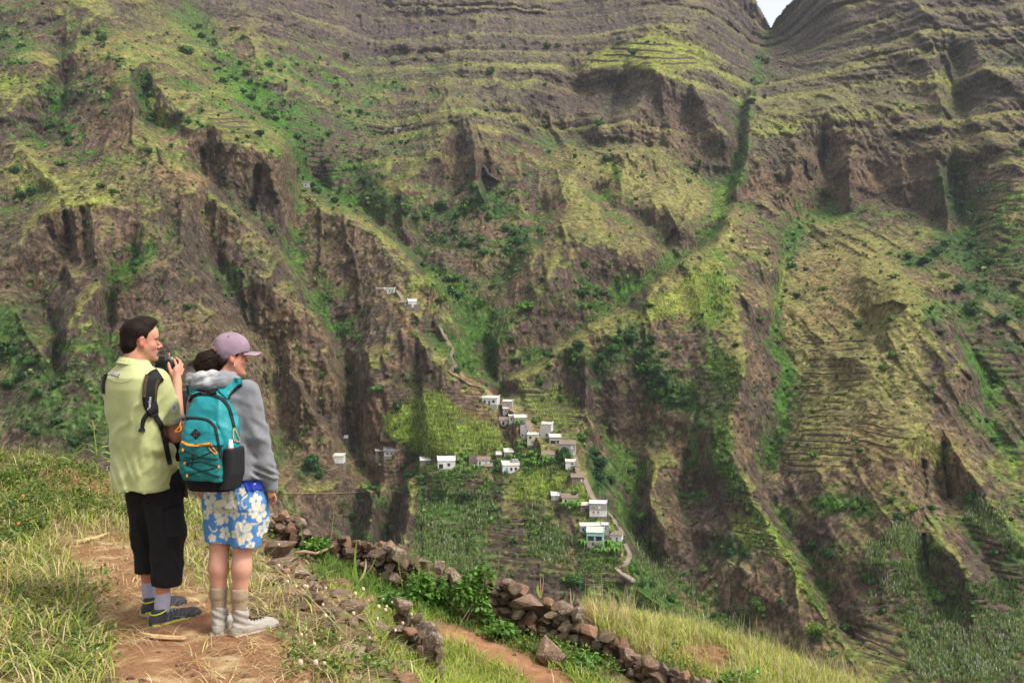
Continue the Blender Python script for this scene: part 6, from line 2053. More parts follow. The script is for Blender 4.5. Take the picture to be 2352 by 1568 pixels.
    hb.ribbon([(.196, -.02, 1.08), (.205, -.03, .93), (.222, -.03, .83), (.228, -.03, .70)], [.030, .030, .032, .030], (.75, -.66, 0))
    hb.ribbon([(.196, -.013, 1.08), (.205, -.023, .93), (.222, -.023, .83), (.228, -.023, .70)], [.030, .030, .032, .030], (.75, -.66, 0))
    hb.build('hip_belt', M_BROWNC, pack)
    bk = MB(); bk.box(.214, -.032, .842, .044, .012, .030, .4); bk.build('belt_buckle', M_CAMERA, pack)
    cr = bpy.data.curves.new('lettering', 'FONT'); cr.body = 'Quechua'; cr.size = .022; cr.extrude = .0004; cr.align_x = 'CENTER'; cr.align_y = 'CENTER'
    to = bpy.data.objects.new('lettering', cr); COL.objects.link(to)
    dg = bpy.context.evaluated_depsgraph_get(); me = bpy.data.meshes.new_from_object(to.evaluated_get(dg)); bpy.data.objects.remove(to)
    me.materials.clear(); me.materials.append(M_WHITE)
    x, z = M(463, 768); h, n = sk.hit(x, z)
    lo_ = obj('lettering', me, pack)
    zax = n.normalized(); xax = Vector((.04, 0, 1)); xax = (xax - zax * xax.dot(zax)).normalized(); yax = zax.cross(xax)
    lo_.matrix_local = Matrix((xax.to_4d(), yax.to_4d(), zax.to_4d(), (0, 0, 0, 1))).transposed().to_4x4()
    m4 = Matrix.Identity(4)
    for i in range(3): m4[i][0], m4[i][1], m4[i][2], m4[i][3] = xax[i], yax[i], zax[i], (h + zax * .0205)[i]
    lo_.matrix_local = m4

    # ---- camera in his hands
    cam_o = empty('camera', (-2.108, 5.7, 0), math.radians(20.3))
    tag(cam_o, 'black camera gripped in the man\'s raised hands below his chin', 'camera')
    gy = math.radians(42); Rc = rotm(gy, 0)
    cc = np.array([.122, .205, 1.452])
    cf = Field(cc - .12, cc + .14, .0035)
    cf.box(cc, np.array([.062, .030, .042]), .010, 0, 'u', Rc); cf.box(cc + Rc[:, 0] * .048 + Rc[:, 1] * .018, np.array([.020, .034, .040]), .014, .01, 'u', Rc)
    cf.box(cc + Rc[:, 2] * .044 - Rc[:, 0] * .004, np.array([.026, .032, .020]), .010, .01, 'u', Rc)
    part('camera_body', cf, M_CAMERA, cam_o, 1)
    ln = MB(); a = cc - Rc[:, 0] * .008
    ln.tube([a + Rc[:, 1] * .028, a + Rc[:, 1] * .06, a + Rc[:, 1] * .061, a + Rc[:, 1] * .10, a + Rc[:, 1] * .101, a + Rc[:, 1] * .125], [.034, .034, .031, .031, .036, .038], 20)
    ln.build('lens', M_CAMERA, cam_o, True)
    dl = MB(); b = cc + Rc[:, 2] * .046 + Rc[:, 0] * .040; dl.tube([b, b + Rc[:, 2] * .012], [.012, .011], 12); dl.build('dial', M_STEEL, cam_o)
    sc_ = MB(); b = cc - Rc[:, 1] * .0315
    sc_.add([b + Rc[:, 0] * x_ + Rc[:, 2] * z_ for x_, z_ in ((-.045, -.028), (.018, -.028), (.018, .022), (-.045, .022))], [(0, 1, 2, 3)]); sc_.build('screen', M_GLASS, cam_o)
    stp = MB(); l0 = cc - Rc[:, 0] * .064 + Rc[:, 2] * .03
    pts = [l0, l0 + np.array([-.02, -.02, .005]), l0 + np.array([-.028, -.025, -.035]), l0 + np.array([-.005, -.03, -.085]), np.array([.055, -.02, 1.395]), np.array([.02, -.035, 1.44])]
    stp.ribbon(pts, .018, (0.3, -.3, .9)); stp.ribbon([p + np.array([.002, .003, 0]) for p in pts], .018, (0.3, -.3, .9))
    stp.build('neck_strap', M_STRAP, cam_o)


build_man()


# ------------------------------------------------------------------ the woman
def build_woman():
    LOC, RZ = (-1.580, 5.55, 0), math.radians(15.9)
    root = empty('person', LOC, RZ)
    tag(root, 'woman in grey hoodie, mauve cap and blue floral shorts looking right', 'person')
    def W(cx, cy): return ((cx - 1087) * .000689, 1.818 - .0007164 * cy)
    def W2(cx, cy): return ((cx - 1087) * .000689, .926 - .0007164 * cy)
    ph = math.radians(38); f = np.array([math.sin(ph), math.cos(ph), 0]); r = np.array([math.cos(ph), -math.sin(ph), 0])
    hy = math.radians(74)
    hs = .92
    C = np.array([.006, .02, 1.510])
    B = Field((-.26, -.22, -.03), (.32, .36, 1.66), .0056)
    P, R = head_field(B, C, hy, hs, True, pitch=.0)
    B.cone(P(-.03, 0, -.05), (-.035, .015, 1.34), .046, .050, .02)
    B.cone(P(.02, 0, -.085), (-.015, .02, 1.37), .030, .036, .02)
    B.loft([(.72, .03, .02, .14, .10), (1.0, 0, .01, .12, .09), (1.3, -.02, .01, .13, .08), (1.37, -.03, .01, .07, .05)], ph, 2.2)
    SR, ER, WR = (.098, -.095, 1.325), (.150, -.090, 1.085), (.218, -.035, .800)
    SL, EL, WL = (-.150, .115, 1.325), (-.185, .14, 1.08), (-.160, .215, .83)
    B.chain([SR, ER, WR], [.045, .038, .026], .02); B.chain([SL, EL, WL], [.045, .038, .026], .02)
    def H(cx, cy, y): x, z = W2(cx, cy); return np.array([x, y, z])
    hand(B, WR, (H(1418, 235, -.03), np.array([.018, .030, .044]), rotm(math.radians(25))),
         [[H(1425, 262, -.010), H(1420, 295, .004), H(1402, 318, .010), H(1384, 320, .008)], [H(1438, 262, -.028), H(1440, 300, -.020), H(1422, 328, -.012), H(1398, 332, -.008)],
          [H(1446, 262, -.044), H(1452, 300, -.040), H(1435, 332, -.032), H(1410, 338, -.026)], [H(1450, 258, -.058), H(1457, 290, -.056), H(1446, 318, -.050), H(1424, 328, -.042)]],
         [H(1405, 225, -.020), H(1388, 245, -.010), H(1372, 275, -.006), H(1366, 305, -.006)], r=.0078)
    hand(B, WL, (H(858, 235, .225), np.array([.018, .028, .042]), rotm(math.radians(30))),
         [[H(862, 262, .21), H(870, 295, .20), H(880, 318, .20)], [H(856, 264, .225), H(864, 300, .22), H(876, 325, .215)], [H(850, 264, .24), H(856, 298, .235), H(868, 322, .23)], [H(846, 260, .25), H(850, 288, .25), H(860, 308, .245)]],
         [H(868, 225, .20), H(880, 250, .19), H(886, 275, .19)], r=.0078)
    for (kx, ky, cx_, cy_, ax, ay, tx, ty) in ((-.048, .06, -.055, .050, -.052, .060, -.045, .15), (.078, .0, .070, -.010, .062, .0, .13, .04)):
        B.cone((kx * .5 + .02, ky, .74), (kx, ky, .47), .078, .056, .02)
        B.chain([(kx, ky, .47), (cx_, cy_, .335), (ax, ay, .19), (ax, ay, .06)], [.054, .0535, .040, .034], .02)
        B.ell((cx_, cy_ - .014, .345), (.044, .040, .075), .02)
    def paint(V):
        n = fbm(V[:, 0] * 30, V[:, 2] * 30, 2, 5)[:, None]
        c = np.ones((len(V), 3)) * SKIN_A * 1.02 * (1 + .06 * n)
        lg = (sstep(.6, .5, V[:, 2]))[:, None]; c = c * (1 - lg) + np.array([.52, .27, .185]) * lg
        for kz, kx in ((.45, -.048), (.44, .078)):
            w = np.exp(-((V[:, 2] - kz) / .02) ** 2 - ((V[:, 0] - kx) / .05) ** 2)[:, None] * .3; c = c * (1 - w) + SKIN_R * w
        return np.clip(head_paint(V, P, hs, c, False), .01, .9)
    part('body', B, M_SKIN, root, 2, paint)
    for q in (1, -1):
        c = P(.0765, q * .031, .002)
        eb = Field(c - .02, c + .02, .002); eb.ell(c, np.array([.0108] * 3), 0); o, _ = part('eye', eb, M_EYE, root, 1)
        ib = Field(c - .02, c + .025, .0015); ib.ell(P(.0872, q * .031, .002), np.array([.005, .003, .005]), 0, 'u', R); part('iris', ib, M_IRIS, o, 1)
    er = MB(); c = P(.004, .082, -.043)
    for k in range(4):
        pass
    eg = Field(c - .012, c + .012, .0015); eg.ell(c, np.array([.0042] * 3), 0); part('earring', eg, M_STEEL, root, 1)
    # hair with a loose bun
    Hf = Field((-.25, -.16, 1.36), (.13, .20, 1.66), .0035)
    Hf.ell(P(-.012, 0, .045), np.array([.078, .100, .083]) * hs, 0, 'u', R)
    Hf.ell(P(-.06, 0, -.02), np.array([.066, .050, .062]) * hs, .02, 'u', R)
    loc = lambda x, y, z: [((x - C[0]) * R[0, i] + (y - C[1]) * R[1, i] + (z - C[2]) * R[2, i]) / hs for i in (1, 0, 2)]
    def hairline(x, y, z):
        a, b, u = loc(x, y, z)
        front = np.interp(u, [-.085, -.05, -.03, .0, .03, .06], [-.07, -.050, -.035, .020, .050, .075])
        ear = .026 - np.sqrt((a + .006) ** 2 + (u + .008) ** 2 * .8); ear = np.where(np.abs(b) > .05, ear, -1)
        return np.maximum(np.maximum(a - front, -.088 - u), ear)
    Hf.fn(lambda x, y, z: np.clip(hairline(x, y, z), -.02, .05))
    def Hp(cx, cy, y): x, z = W(cx, cy); return np.array([x, y, z])
    Hf.ell(Hp(928, 432, -.005), np.array([.050, .048, .045]), .025); Hf.ell(Hp(900, 480, -.01), np.array([.045, .045, .050]), .025); Hf.ell(Hp(945, 505, -.01), np.array([.045, .042, .038]), .025)
    Hf.chain([Hp(880, 440, -.01), Hp(852, 480, -.015), Hp(868, 535, -.02), Hp(905, 545, -.02)], [.030, .026, .018, .010], .02)
    Hf.chain([Hp(1000, 400, .0), Hp(970, 440, -.01), Hp(975, 500, -.015), Hp(965, 560, -.02)], [.03, .028, .018, .006], .02)
    Hf.warp(lambda x, y, z: .0035 * noise3(x * 25 + z * 15, y * 40, z * 80 - x * 40, 15) + .0015 * noise3(x * 60, y * 80, z * 200 - x * 90, 17))
    def undercap(x, y, z):
        a, b, u = loc(x, y, z)
        q = np.sqrt((a - .006) ** 2 / .116 ** 2 + b ** 2 / .092 ** 2 + (u - .052) ** 2 / .108 ** 2)
        rim = np.interp(a, [-.12, -.075, -.03, .02, .06, .12], [-.026, -.034, -.004, .020, .032, .038]) + .006
        return -np.maximum((q - 1) * .09, rim - u)
    Hf.fn(undercap)
    part('hair', Hf, M_HAIRM, root, 1)
    hs_ = MB()
    rr = np.random.default_rng(5)
    for k in range(26):
        a = Hp(rr.uniform(860, 960), rr.uniform(400, 540), rr.uniform(-.05, .02)); d = np.array([rr.uniform(-.04, .01), rr.uniform(-.03, .01), rr.uniform(-.05, .01)])
        hs_.tube([a, a + d * .6 + (0, 0, .006), a + d * 1.1], [.0012, .0009, .0004], 4)
    hs_.build('hair_wisp', M_HAIRM, root)
    # cap
    Rk = rotm(hy, .10)
    K = Field((-.15, -.14, 1.47), (.20, .20, 1.70), .003)
    cp = P(.006, 0, .052)
    K.ell(cp, np.array([.089, .113, .104]) * hs, 0, 'u', R)
    K.ell(P(.052, 0, .055), np.array([.074, .060, .074]) * hs, .02, 'u', R)
    def capcut(x, y, z):
        a, b, u = loc(x, y, z)
        rim = np.interp(a, [-.12, -.075, -.03, .02, .06, .12], [-.026, -.034, -.004, .020, .032, .038])
        hole = .030 - np.sqrt((b) ** 2 + (u + .01) ** 2) if False else -1
        return np.maximum(rim - u, hole)
    K.fn(lambda x, y, z: np.clip(capcut(x, y, z), -.03, .05))
    K.warp(lambda x, y, z: .0015 * fbm(x * 40, z * 40, 3, 7) + .002 * np.exp(-((loc(x, y, z)[1]) / .004) ** 2))
    cap, cm = part('cap', K, M_CAP, root, 1)
    br = Field((-.02, -.14, 1.50), (.24, .20, 1.64), .0028)
    q = []
    for t in np.linspace(-1, 1, 15):
        for e in (0, .2, .4, .6, .8, 1.0):
            ff = .076 + (.104 * (1 - .50 * t * t)) * e; rrr = t * (.078 - .008 * e); uu = .036 - .018 * t * t - .012 * e + (.005 * e * e)
            br.ell(P(ff, rrr, uu), np.array([.0105, .0175, .0030]), .004, 'u', Rk)
    part('cap_brim', br, M_CAP, cap, 1)
    bt = P(.006, 0, .157); bf = Field(bt - .02, bt + .02, .0025); bf.ell(bt, np.array([.009, .009, .005]), 0); part('cap_button', bf, M_CAP, cap, 1)
    skc = Skin([cm])
    for cx, cy in ((990, 300), (1086, 268)):
        h, n = skc.hit(*W(cx, cy)); ef = Field(np.array(h) - .01, np.array(h) + .01, .0015); ef.ell(h, np.array([.0042] * 3), 0); part('eyelet', ef, M_HAIRM, cap, 1)
    raw('cap_seam', skc.cord([W(1036, 262), W(1042, 300), W(1060, 395)], .0012, .0003), M_CAP, cap)
    raw('cap_seam', skc.cord([W(1110, 250), W(1160, 285), W(1190, 330)], .0012, .0003), M_CAP, cap)
    # hoodie
    S = Field((-.27, -.22, .76), (.32, .30, 1.46), .007)
    S.loft([(.84, .035, .01, .165, .125), (.92, .03, .01, .160, .122), (1.05, .012, .005, .155, .118), (1.2, -.005, .0, .168, .120), (1.29, -.015, 0, .180, .115), (1.34, -.020, .003, .150, .095), (1.375, -.028, .01, .095, .075)], ph, 2.5)
    S.cone(SR, ER, .066, .061, .03); S.chain([ER, (.182, -.062, .93), (.213, -.040, .835)], [.061, .058, .050], .03)
    S.cone((.222, -.040, .838), (.228, -.036, .785), .0435, .0405, .008)
    S.cone(SL, EL, .064, .060, .03); S.chain([EL, (-.172, .19, .93), (-.165, .212, .86), (-.160, .217, .825)], [.060, .052, .046, .040], .03)
    def folds(x, y, z):
        a = x * .95 + z * .3; arm = sstep(.10, .14, x)
        d = .007 * ridged((x * .5 + z) / .075, (x - .3 * z) / .16, 2, 81) * (.5 + .8 * arm) + .005 * fbm(x / .05, z / .09, 3, 83)
        d = d + arm * .009 * np.exp(-((z - .86) / .05) ** 2) * np.sin((z + .5 * x) * 165)
        d = d + arm * .006 * ridged((z * .8 + x) / .06, y / .1, 2, 85) * sstep(1.25, 1.05, z)
        cuffs = (z < .832) & (x > .15)
        return np.where(cuffs, .0008 * np.sin(np.arctan2(y + .038, x - .225) * 40), -d)
    S.warp(folds)
    GREYH = np.array([.185, .185, .195])
    hood, hm = part('hoodie', S, M_HOOD, root, 2, lambda V: np.ones((len(V), 3)) * GREYH * (1 + .10 * fbm(V[:, 0] / .03, V[:, 2] / .06, 3, 87))[:, None])
    Hd = Field((-.26, -.20, 1.29), (.14, .18, 1.46), .0045)
    Hd.chain([Hp(800, 628, .10), Hp(806, 590, .02), Hp(870, 580, -.07), Hp(960, 572, -.095), Hp(1050, 575, -.085), Hp(1120, 588, -.04), Hp(1150, 590, .03)], [.018, .027, .030, .030, .027, .024, .018], .02)
    Hd.chain([Hp(830, 640, -.05), Hp(930, 625, -.115), Hp(1030, 610, -.11), Hp(1110, 600, -.07)], [.022, .030, .030, .022], .02)
    Hd.warp(lambda x, y, z: -.007 * ridged((z * 1.2 - x * .35) / .035, x / .12, 2, 91) - .004 * fbm(x / .03, z / .03, 2, 93))
    def hc(V):
        w = sstep(-.055, -.095, V[:, 0] + 1.3 * (V[:, 2] - 1.385)) * 0 + sstep(-.06, -.12, V[:, 0] - .8 * (V[:, 2] - 1.40)) * sstep(1.355, 1.375, V[:, 2] + .10 * (V[:, 0] + .12))
        st = sstep(.1, .3, np.sin((V[:, 2] - .35 * V[:, 0]) * 170)) * .35
        w = np.clip(w * (1 - st), 0, 1)[:, None]
        return GREYH * 1.15 * (1 - w) + np.array([.44, .435, .42]) * w
    part('hood', Hd, M_HOOD, hood, 2, hc)
    bl = Field((-.14, -.14, .70), (.24, .24, .90), .006)
    bl.loft([(.775, .05, .02, .158, .122), (.88, .04, .015, .155, .118)], ph, 2.4)
    bl.warp(lambda x, y, z: -.006 * ridged((x + .3 * z) / .035, z / .2, 2, 95))
    part('undershirt', bl, M_BLUE, root, 2)
    # floral shorts
    T = Field((-.19, -.19, .42), (.27, .28, .84), .005)
    T.loft([(.68, .030, .03, .165, .125), (.74, .033, .025, .163, .125), (.82, .040, .02, .158, .120)], ph, 2.4, .03)
    T.chain([(-.035, .075, .70), (-.042, .065, .58), (-.046, .06, .48)], [.105, .092, .086], .02)
    T.chain([(.095, -.02, .70), (.088, -.012, .58), (.082, -.008, .465)], [.104, .092, .088], .02)
    T.chain([(.13, .03, .70), (.150, .03, .60), (.152, .03, .52)], [.085, .068, .062], .02)
    T.fn(lambda x, y, z: np.where(x + .25 * (y) > .175, .522 - z, np.where(x < .014, .478 - .04 * (x + .046) - z, .462 - z)))
    T.warp(lambda x, y, z: -.006 * ridged((x + .25 * z) / .05, z / .18, 2, 97) - .004 * fbm(x / .05, z / .07, 2, 99))
    V, Q = T.mesh(1)
    # hibiscus print laid out on the unrolled cloth
    ang = np.arctan2(V[:, 0] - .035, -(V[:, 1] - .02)) * .15
    pu, pv = V[:, 0] * .75 + ang * .35, V[:, 2]
    BLUE = np.array([.070, .195, .44]); CRM = np.array([.60, .56, .42])
    ink = np.zeros(len(V)); vein = np.zeros(len(V))
    def UV(cx, cy):
        x, z = W2(cx, cy)
        i = np.argmin((V[:, 0] - x) ** 2 + (V[:, 2] - z) ** 2 + (V[:, 1] > .03) * .01)
        return pu[i], pv[i]
    def flower(cx, cy, rad, rot, petals=5, veins=True):
        u0, v0 = UV(cx, cy); rad *= .00082
        dx, dy = pu - u0, pv - v0
        rr_ = np.hypot(dx, dy); th = np.arctan2(dy, dx) + rot
        edge = rad * (.50 + .50 * np.abs(np.cos(petals * th / 2)) ** .55) * (1 + .05 * np.sin(13 * th))
        m = sstep(1, -1, (rr_ - edge) / .0030)
        c = np.abs(np.sin(petals * th / 2 + 0))
        ink[:] = np.maximum(ink, m)
        if veins:
            line = np.maximum(sstep(.10, .02, np.abs(np.cos(petals * th / 2)) * (rr_ / rad)), .8 * sstep(.90, .985, np.cos(petals * 3 * th)) * (rr_ > rad * .18) * (rr_ < rad * .72))
            core = sstep(.0035, .001, np.abs(rr_ - rad * .12))
            vein[:] = np.maximum(vein, m * np.clip(line * .8 + core, 0, 1))
    def swirl(pts, w):
        P2 = [UV(*p) for p in pts]
        d = np.full(len(V), 1e9)
        for a, b in zip(P2[:-1], P2[1:]):
            a = np.array(a); b = np.array(b); e = b - a
            t = np.clip(((pu - a[0]) * e[0] + (pv - a[1]) * e[1]) / (e @ e + 1e-9), 0, 1)
            d = np.minimum(d, np.hypot(pu - a[0] - e[0] * t, pv - a[1] - e[1] * t))
        ink[:] = np.maximum(ink, sstep(w * .00075 + .0015, w * .00075 - .0015, d))
    for a in ((1085, 275, 78, .3), (965, 320, 70, 1.0), (1195, 525, 84, .5), (1045, 400, 66, 2.0), (960, 215, 44, .1), (1300, 285, 50, .9), (1130, 375, 44, .2), (1065, 545, 52, 1.4),
              (960, 575, 30, .8), (1330, 380, 66, .4), (1350, 530, 52, .2), (1190, 205, 30, .3), (1255, 630, 36, .7), (910, 400, 34, 2), (1270, 365, 32, 1.2), (900, 255, 24, .4), (1390, 480, 36, 1.1), (1205, 440, 14, 0)):
        flower(*a[:4], veins=a[2] > 30)
    swirl([(1265, 165), (1300, 140), (1330, 170), (1320, 205), (1285, 215), (1262, 200), (1290, 185)], 7)
    swirl([(1230, 232), (1195, 262), (1190, 300), (1205, 330), (1222, 320)], 7); swirl([(1195, 372), (1222, 375), (1215, 405)], 7)
    swirl([(935, 490), (955, 520), (985, 525), (995, 508)], 6); swirl([(1258, 455), (1280, 465), (1300, 455)], 5); swirl([(985, 450), (1010, 430), (1000, 470)], 6)
    swirl([(970, 620), (1030, 620)], 5); swirl([(1300, 470), (1340, 450), (1380, 452), (1402, 440)], 4)
    col = BLUE * (1 - ink[:, None]) + CRM * ink[:, None]
    col = col * (1 - .85 * vein[:, None]) + BLUE * .85 * vein[:, None]
    col *= (1 + .05 * fbm(V[:, 0] / .02, V[:, 2] / .02, 2, 3))[:, None]
    obj('floral_shorts', mesh_np('floral_shorts', V, Q, M_SHORTS, True, col), root)
    # socks and boots
    for (ax, ay, z0, z1) in ((-.052, .060, .08, .225), (.060, .0, .08, .222)):
        s_ = Field((ax - .08, ay - .08, .04), (ax + .08, ay + .08, .26), .0035)
        s_.chain([(ax, ay, z0), (ax - .001, ay, .15), (ax - .003, ay - .003, z1 - .015)], [.042, .0415, .045], .01)
        s_.cone((ax - .003, ay - .004, z1 - .045), (ax - .003, ay - .004, z1 - .016), .0478, .0478, .002)
        s_.fn(lambda x, y, z: z - z1)
        s_.warp(lambda x, y, z: .0016 * np.sin(np.arctan2(y - ay, x - ax) * 30))
        part('sock', s_, M_SOCKB, root, 1)
    shoe(root, 'boot', (-.062, .008, -.040), math.radians(14), .265, .0, 'boot')
    shoe(root, 'boot', (.025, -.035, -.044), math.radians(57), .285, .0, 'boot')
    # white paper pinched in her right hand
    pp = MB(); a = H(1385, 265, -.012)
    pp.box(a[0], a[1], a[2], .020, .004, .050, .5); po = pp.build('folded_paper', M_WHITE, None, loc=LOC, rot=(0, 0, RZ))
    tag(po, 'small white folded paper held in the woman\'s hand', 'paper')

    # ---- teal backpack
    pk = empty('backpack', LOC, RZ)
    tag(pk, 'teal hiking backpack with orange trim and black base on the woman\'s back', 'backpack')
    yb = math.radians(24); dep = np.array([math.sin(yb), math.cos(yb), 0]); wid = np.array([math.cos(yb), -math.sin(yb), 0])
    c0 = np.array([.034, .02, 0]) - f * .13 - dep * .095
    def PK(w, d, z): return c0 + wid * w + dep * d + np.array([0, 0, z])
    G = Field((-.32, -.42, .77), (.16, .02, 1.36), .005)
    G.loft([(.80, c0[0], c0[1], .120, .080), (.86, c0[0], c0[1], .140, .098), (1.0, c0[0], c0[1], .148, .105), (1.15, c0[0] - .002, c0[1], .140, .098), (1.24, c0[0] - .004, c0[1] + .01, .120, .085), (1.295, c0[0] - .006, c0[1] + .02, .092, .065), (1.325, c0[0] - .006, c0[1] + .03, .055, .04)], yb, 2.8, .01)
    Gu = Field((-.32, -.42, .77), (.16, .02, 1.36), .005); Gu.D = G.D.copy()
    Gu.fn(lambda x, y, z: .868 - z)
    Gu.warp(lambda x, y, z: -.009 * ridged((z + .5 * x) / .09, x / .10, 2, 103) - .003 * fbm(x / .04, z / .05, 2, 105))
    mb_, m1 = part('main_body', Gu, M_TEAL, pk, 2)
    G.fn(lambda x, y, z: z - .872)
    part('base_panel', G, M_BLACKC, pk, 2)
    Fp = Field((-.32, -.44, .82), (.16, .02, 1.24), .0045)
    pz = PK(-.012, -.092, 0)
    Fp.loft([(.862, pz[0], pz[1], .112, .040), (.90, pz[0], pz[1], .116, .048), (1.05, pz[0], pz[1], .112, .050), (1.12, pz[0], pz[1] + .004, .104, .044), (1.175, pz[0] - .004, pz[1] + .014, .082, .034), (1.195, pz[0] - .004, pz[1] + .02, .05, .022)], yb, 3.0, .01)
    Fl = Field((-.32, -.44, .82), (.16, .02, 1.24), .0045); Fl.D = Fp.D.copy()
    Fp.fn(lambda x, y, z: 1.055 - z); Fl.fn(lambda x, y, z: z - 1.052)
    Fp.warp(lambda x, y, z: -.007 * fbm(x / .05, z / .05, 3, 107)); Fl.warp(lambda x, y, z: -.008 * fbm(x / .05, z / .04, 3, 109))
    _, m2 = part('front_pocket', Fp, M_TEAL, pk, 2)
    lowp, m3 = part('bungee_pocket', Fl, M_TEALD, pk, 2)
    sk = Skin([m1, m2, m3])
    raw('zip', sk.band([W(785, 765), W(815, 722), W(880, 702), (W(960, 706)), W(1035, 735), W(1085, 800), W(1110, 880), W(1128, 950)], .014, .004), M_STRAP, pk)
    raw('zip', sk.band([W(748, 884), W(800, 872), W(880, 874), W(945, 893), W(985, 935), W(1005, 1010), W(1018, 1090), W(1030, 1165)], .012, .004), M_STRAP, pk)
    raw('pocket_trim', sk.band([W(745, 1045), W(800, 1064), W(880, 1063), W(962, 1056)], .0135, .006), M_ORANGE, pk)
    raw('zip_pull', sk.cord([W(950, 1058), W(946, 1085), W(970, 1110), W(992, 1130), W(996, 1112), W(975, 1085), W(960, 1060)], .0026), M_ORANGE, pk)
    raw('zip_pull', sk.cord([W(1122, 950), W(1114, 990), W(1120, 1030), W(1140, 1048), W(1165, 1052), W(1150, 1010), W(1135, 970), W(1122, 950)], .0028, .006), M_ORANGE, pk)
    raw('zip_pull', sk.cord([W(742, 895), W(728, 935), W(706, 958), (W(702, 970)), W(738, 962), W(742, 930)], .0028, .005), M_ORANGE, pk)
    for seq in ([(755, 1100), (880, 1150), (1012, 1168)], [(762, 1150), (840, 1165), (1000, 1095)], [(766, 1205), (880, 1180), (1015, 1218)], [(770, 1205), (900, 1255), (1045, 1305)], [(784, 1285), (900, 1250), (1018, 1222)], [(820, 1120), (830, 1165), (815, 1225)]):
        raw('bungee_cord', sk.cord([W(*p) for p in seq], .0026, .003), M_STRAP, pk)
    for p in ((752, 1100), (764, 1198), (784, 1288), (1016, 1220), (1050, 1308)):
        h, n = sk.hit(*W(*p)); b = MB(); b.box(h[0], h[1] - .004, h[2], .011, .008, .014); b.build('cord_loop', M_ORANGE, pk)
    dm = MB(); pts = []
    for a, b in ((-40, 0), (0, -40), (40, 0), (0, 40)):
        h, n = sk.hit(*W(847 + a, 983 + b)); pts.append(h + n * .004)
    pts2 = [p + Vector((0, .006, 0)) for p in pts]
    dm.add(pts + pts2, [(0, 1, 2, 3), (0, 4, 5, 1), (1, 5, 6, 2), (2, 6, 7, 3), (3, 7, 4, 0)])
    do = dm.build('logo_patch', M_STRAP, pk)
    skd = Skin([(np.array([tuple(p) for p in pts]), [(0, 1, 2, 3)])])
    for x0 in (838, 852):
        raw('logo_mark', skd.cord([W(x0, 998), W(x0 - 2, 985), W(x0 + 4, 972), W(x0 + 9, 970)], .0012, .001), M_GREYC, do)
    # side pocket with its net, and compression strap
    sp = Field((-.10, -.36, .80), (.17, .06, 1.12), .005)
    pc = PK(.128, -.015, 0)
    sp.loft([(.815, pc[0] - .02, pc[1], .045, .085), (.9, pc[0], pc[1], .045, .088), (1.0, pc[0], pc[1], .044, .085), (1.035, pc[0], pc[1], .042, .082)], yb, 2.6)
    part('side_pocket', sp, M_STRAP, pk, 2)
    sp = Field((-.32, -.36, .80), (-.10, .06, 1.12), .006); pc2 = PK(-.135, 0, 0)
    sp.loft([(.84, pc2[0] + .02, pc2[1], .03, .07), (.92, pc2[0], pc2[1], .03, .08), (1.04, pc2[0], pc2[1], .028, .075)], yb, 2.6)
    part('side_pocket', sp, M_STRAP, pk, 2)
    # straps over the shoulders
    skh = Skin([hm, m1])
    raw('shoulder_strap', skh.band([W(1035, 712), W(1095, 655), W(1150, 625), W(1192, 618)], [.062, .066, .046, .022], .009, .002, 4), M_TEAL, pk)
    raw('strap_edging', skh.band([W(1078, 735), W(1140, 675), W(1172, 648), W(1190, 640)], .009, .011, .002), M_STRAP, pk)
    raw('shoulder_strap', skh.band([W(838, 716), W(826, 680), W(815, 648)], [.058, .050, .044], .014, .004, 4), M_TEAL, pk)
    raw('strap_edging', skh.band([W(796, 724), W(790, 690), W(788, 655)], .008, .016, .004), M_STRAP, pk)
    raw('handle', skh.band([W(872, 702), W(888, 668), W(925, 655), W(965, 668), W(985, 704)], .022, .014, .004), M_STRAP, pk)
    raw('handle_pad', skh.band([W(882, 692), W(930, 676), W(978, 694)], .030, .010, .003), M_STRAP, pk)

    # ---- spray bottle in the side pocket
    bt = empty('spray_bottle', LOC, RZ)
    tag(bt, 'red and white spray bottle in the side pocket of the teal backpack', 'bottle')
    x, z = W(1102, 1110); yb_ = pc[1] - .055
    def lathe(prof, c=None):
        m = MB(); k = 16; vv = []; ff = []
        for rr_, zz in prof:
            for j in range(k): vv.append((x + rr_ * math.cos(6.2832 * j / k) + (zz - z) * .05 * 0, yb_ + rr_ * math.sin(6.2832 * j / k), zz))
        for i in range(len(prof) - 1):
            for j in range(k): ff.append((i * k + j, i * k + (j + 1) % k, (i + 1) * k + (j + 1) % k, (i + 1) * k + j))
        ff.append(tuple((len(prof) - 1) * k + j for j in range(k)))
        m.add(vv, ff); return m
    lathe([(.021, z - .14), (.022, z - .01), (.021, z + .004), (.014, z + .016)]).build('bottle_body', M_RED, bt, True)
    lathe([(.014, z + .012), (.0145, z + .034), (.0145, z + .036), (.010, z + .038), (.010, z + .056), (.0085, z + .058)]).build('spray_cap', M_WHITE, bt, True)


build_woman()

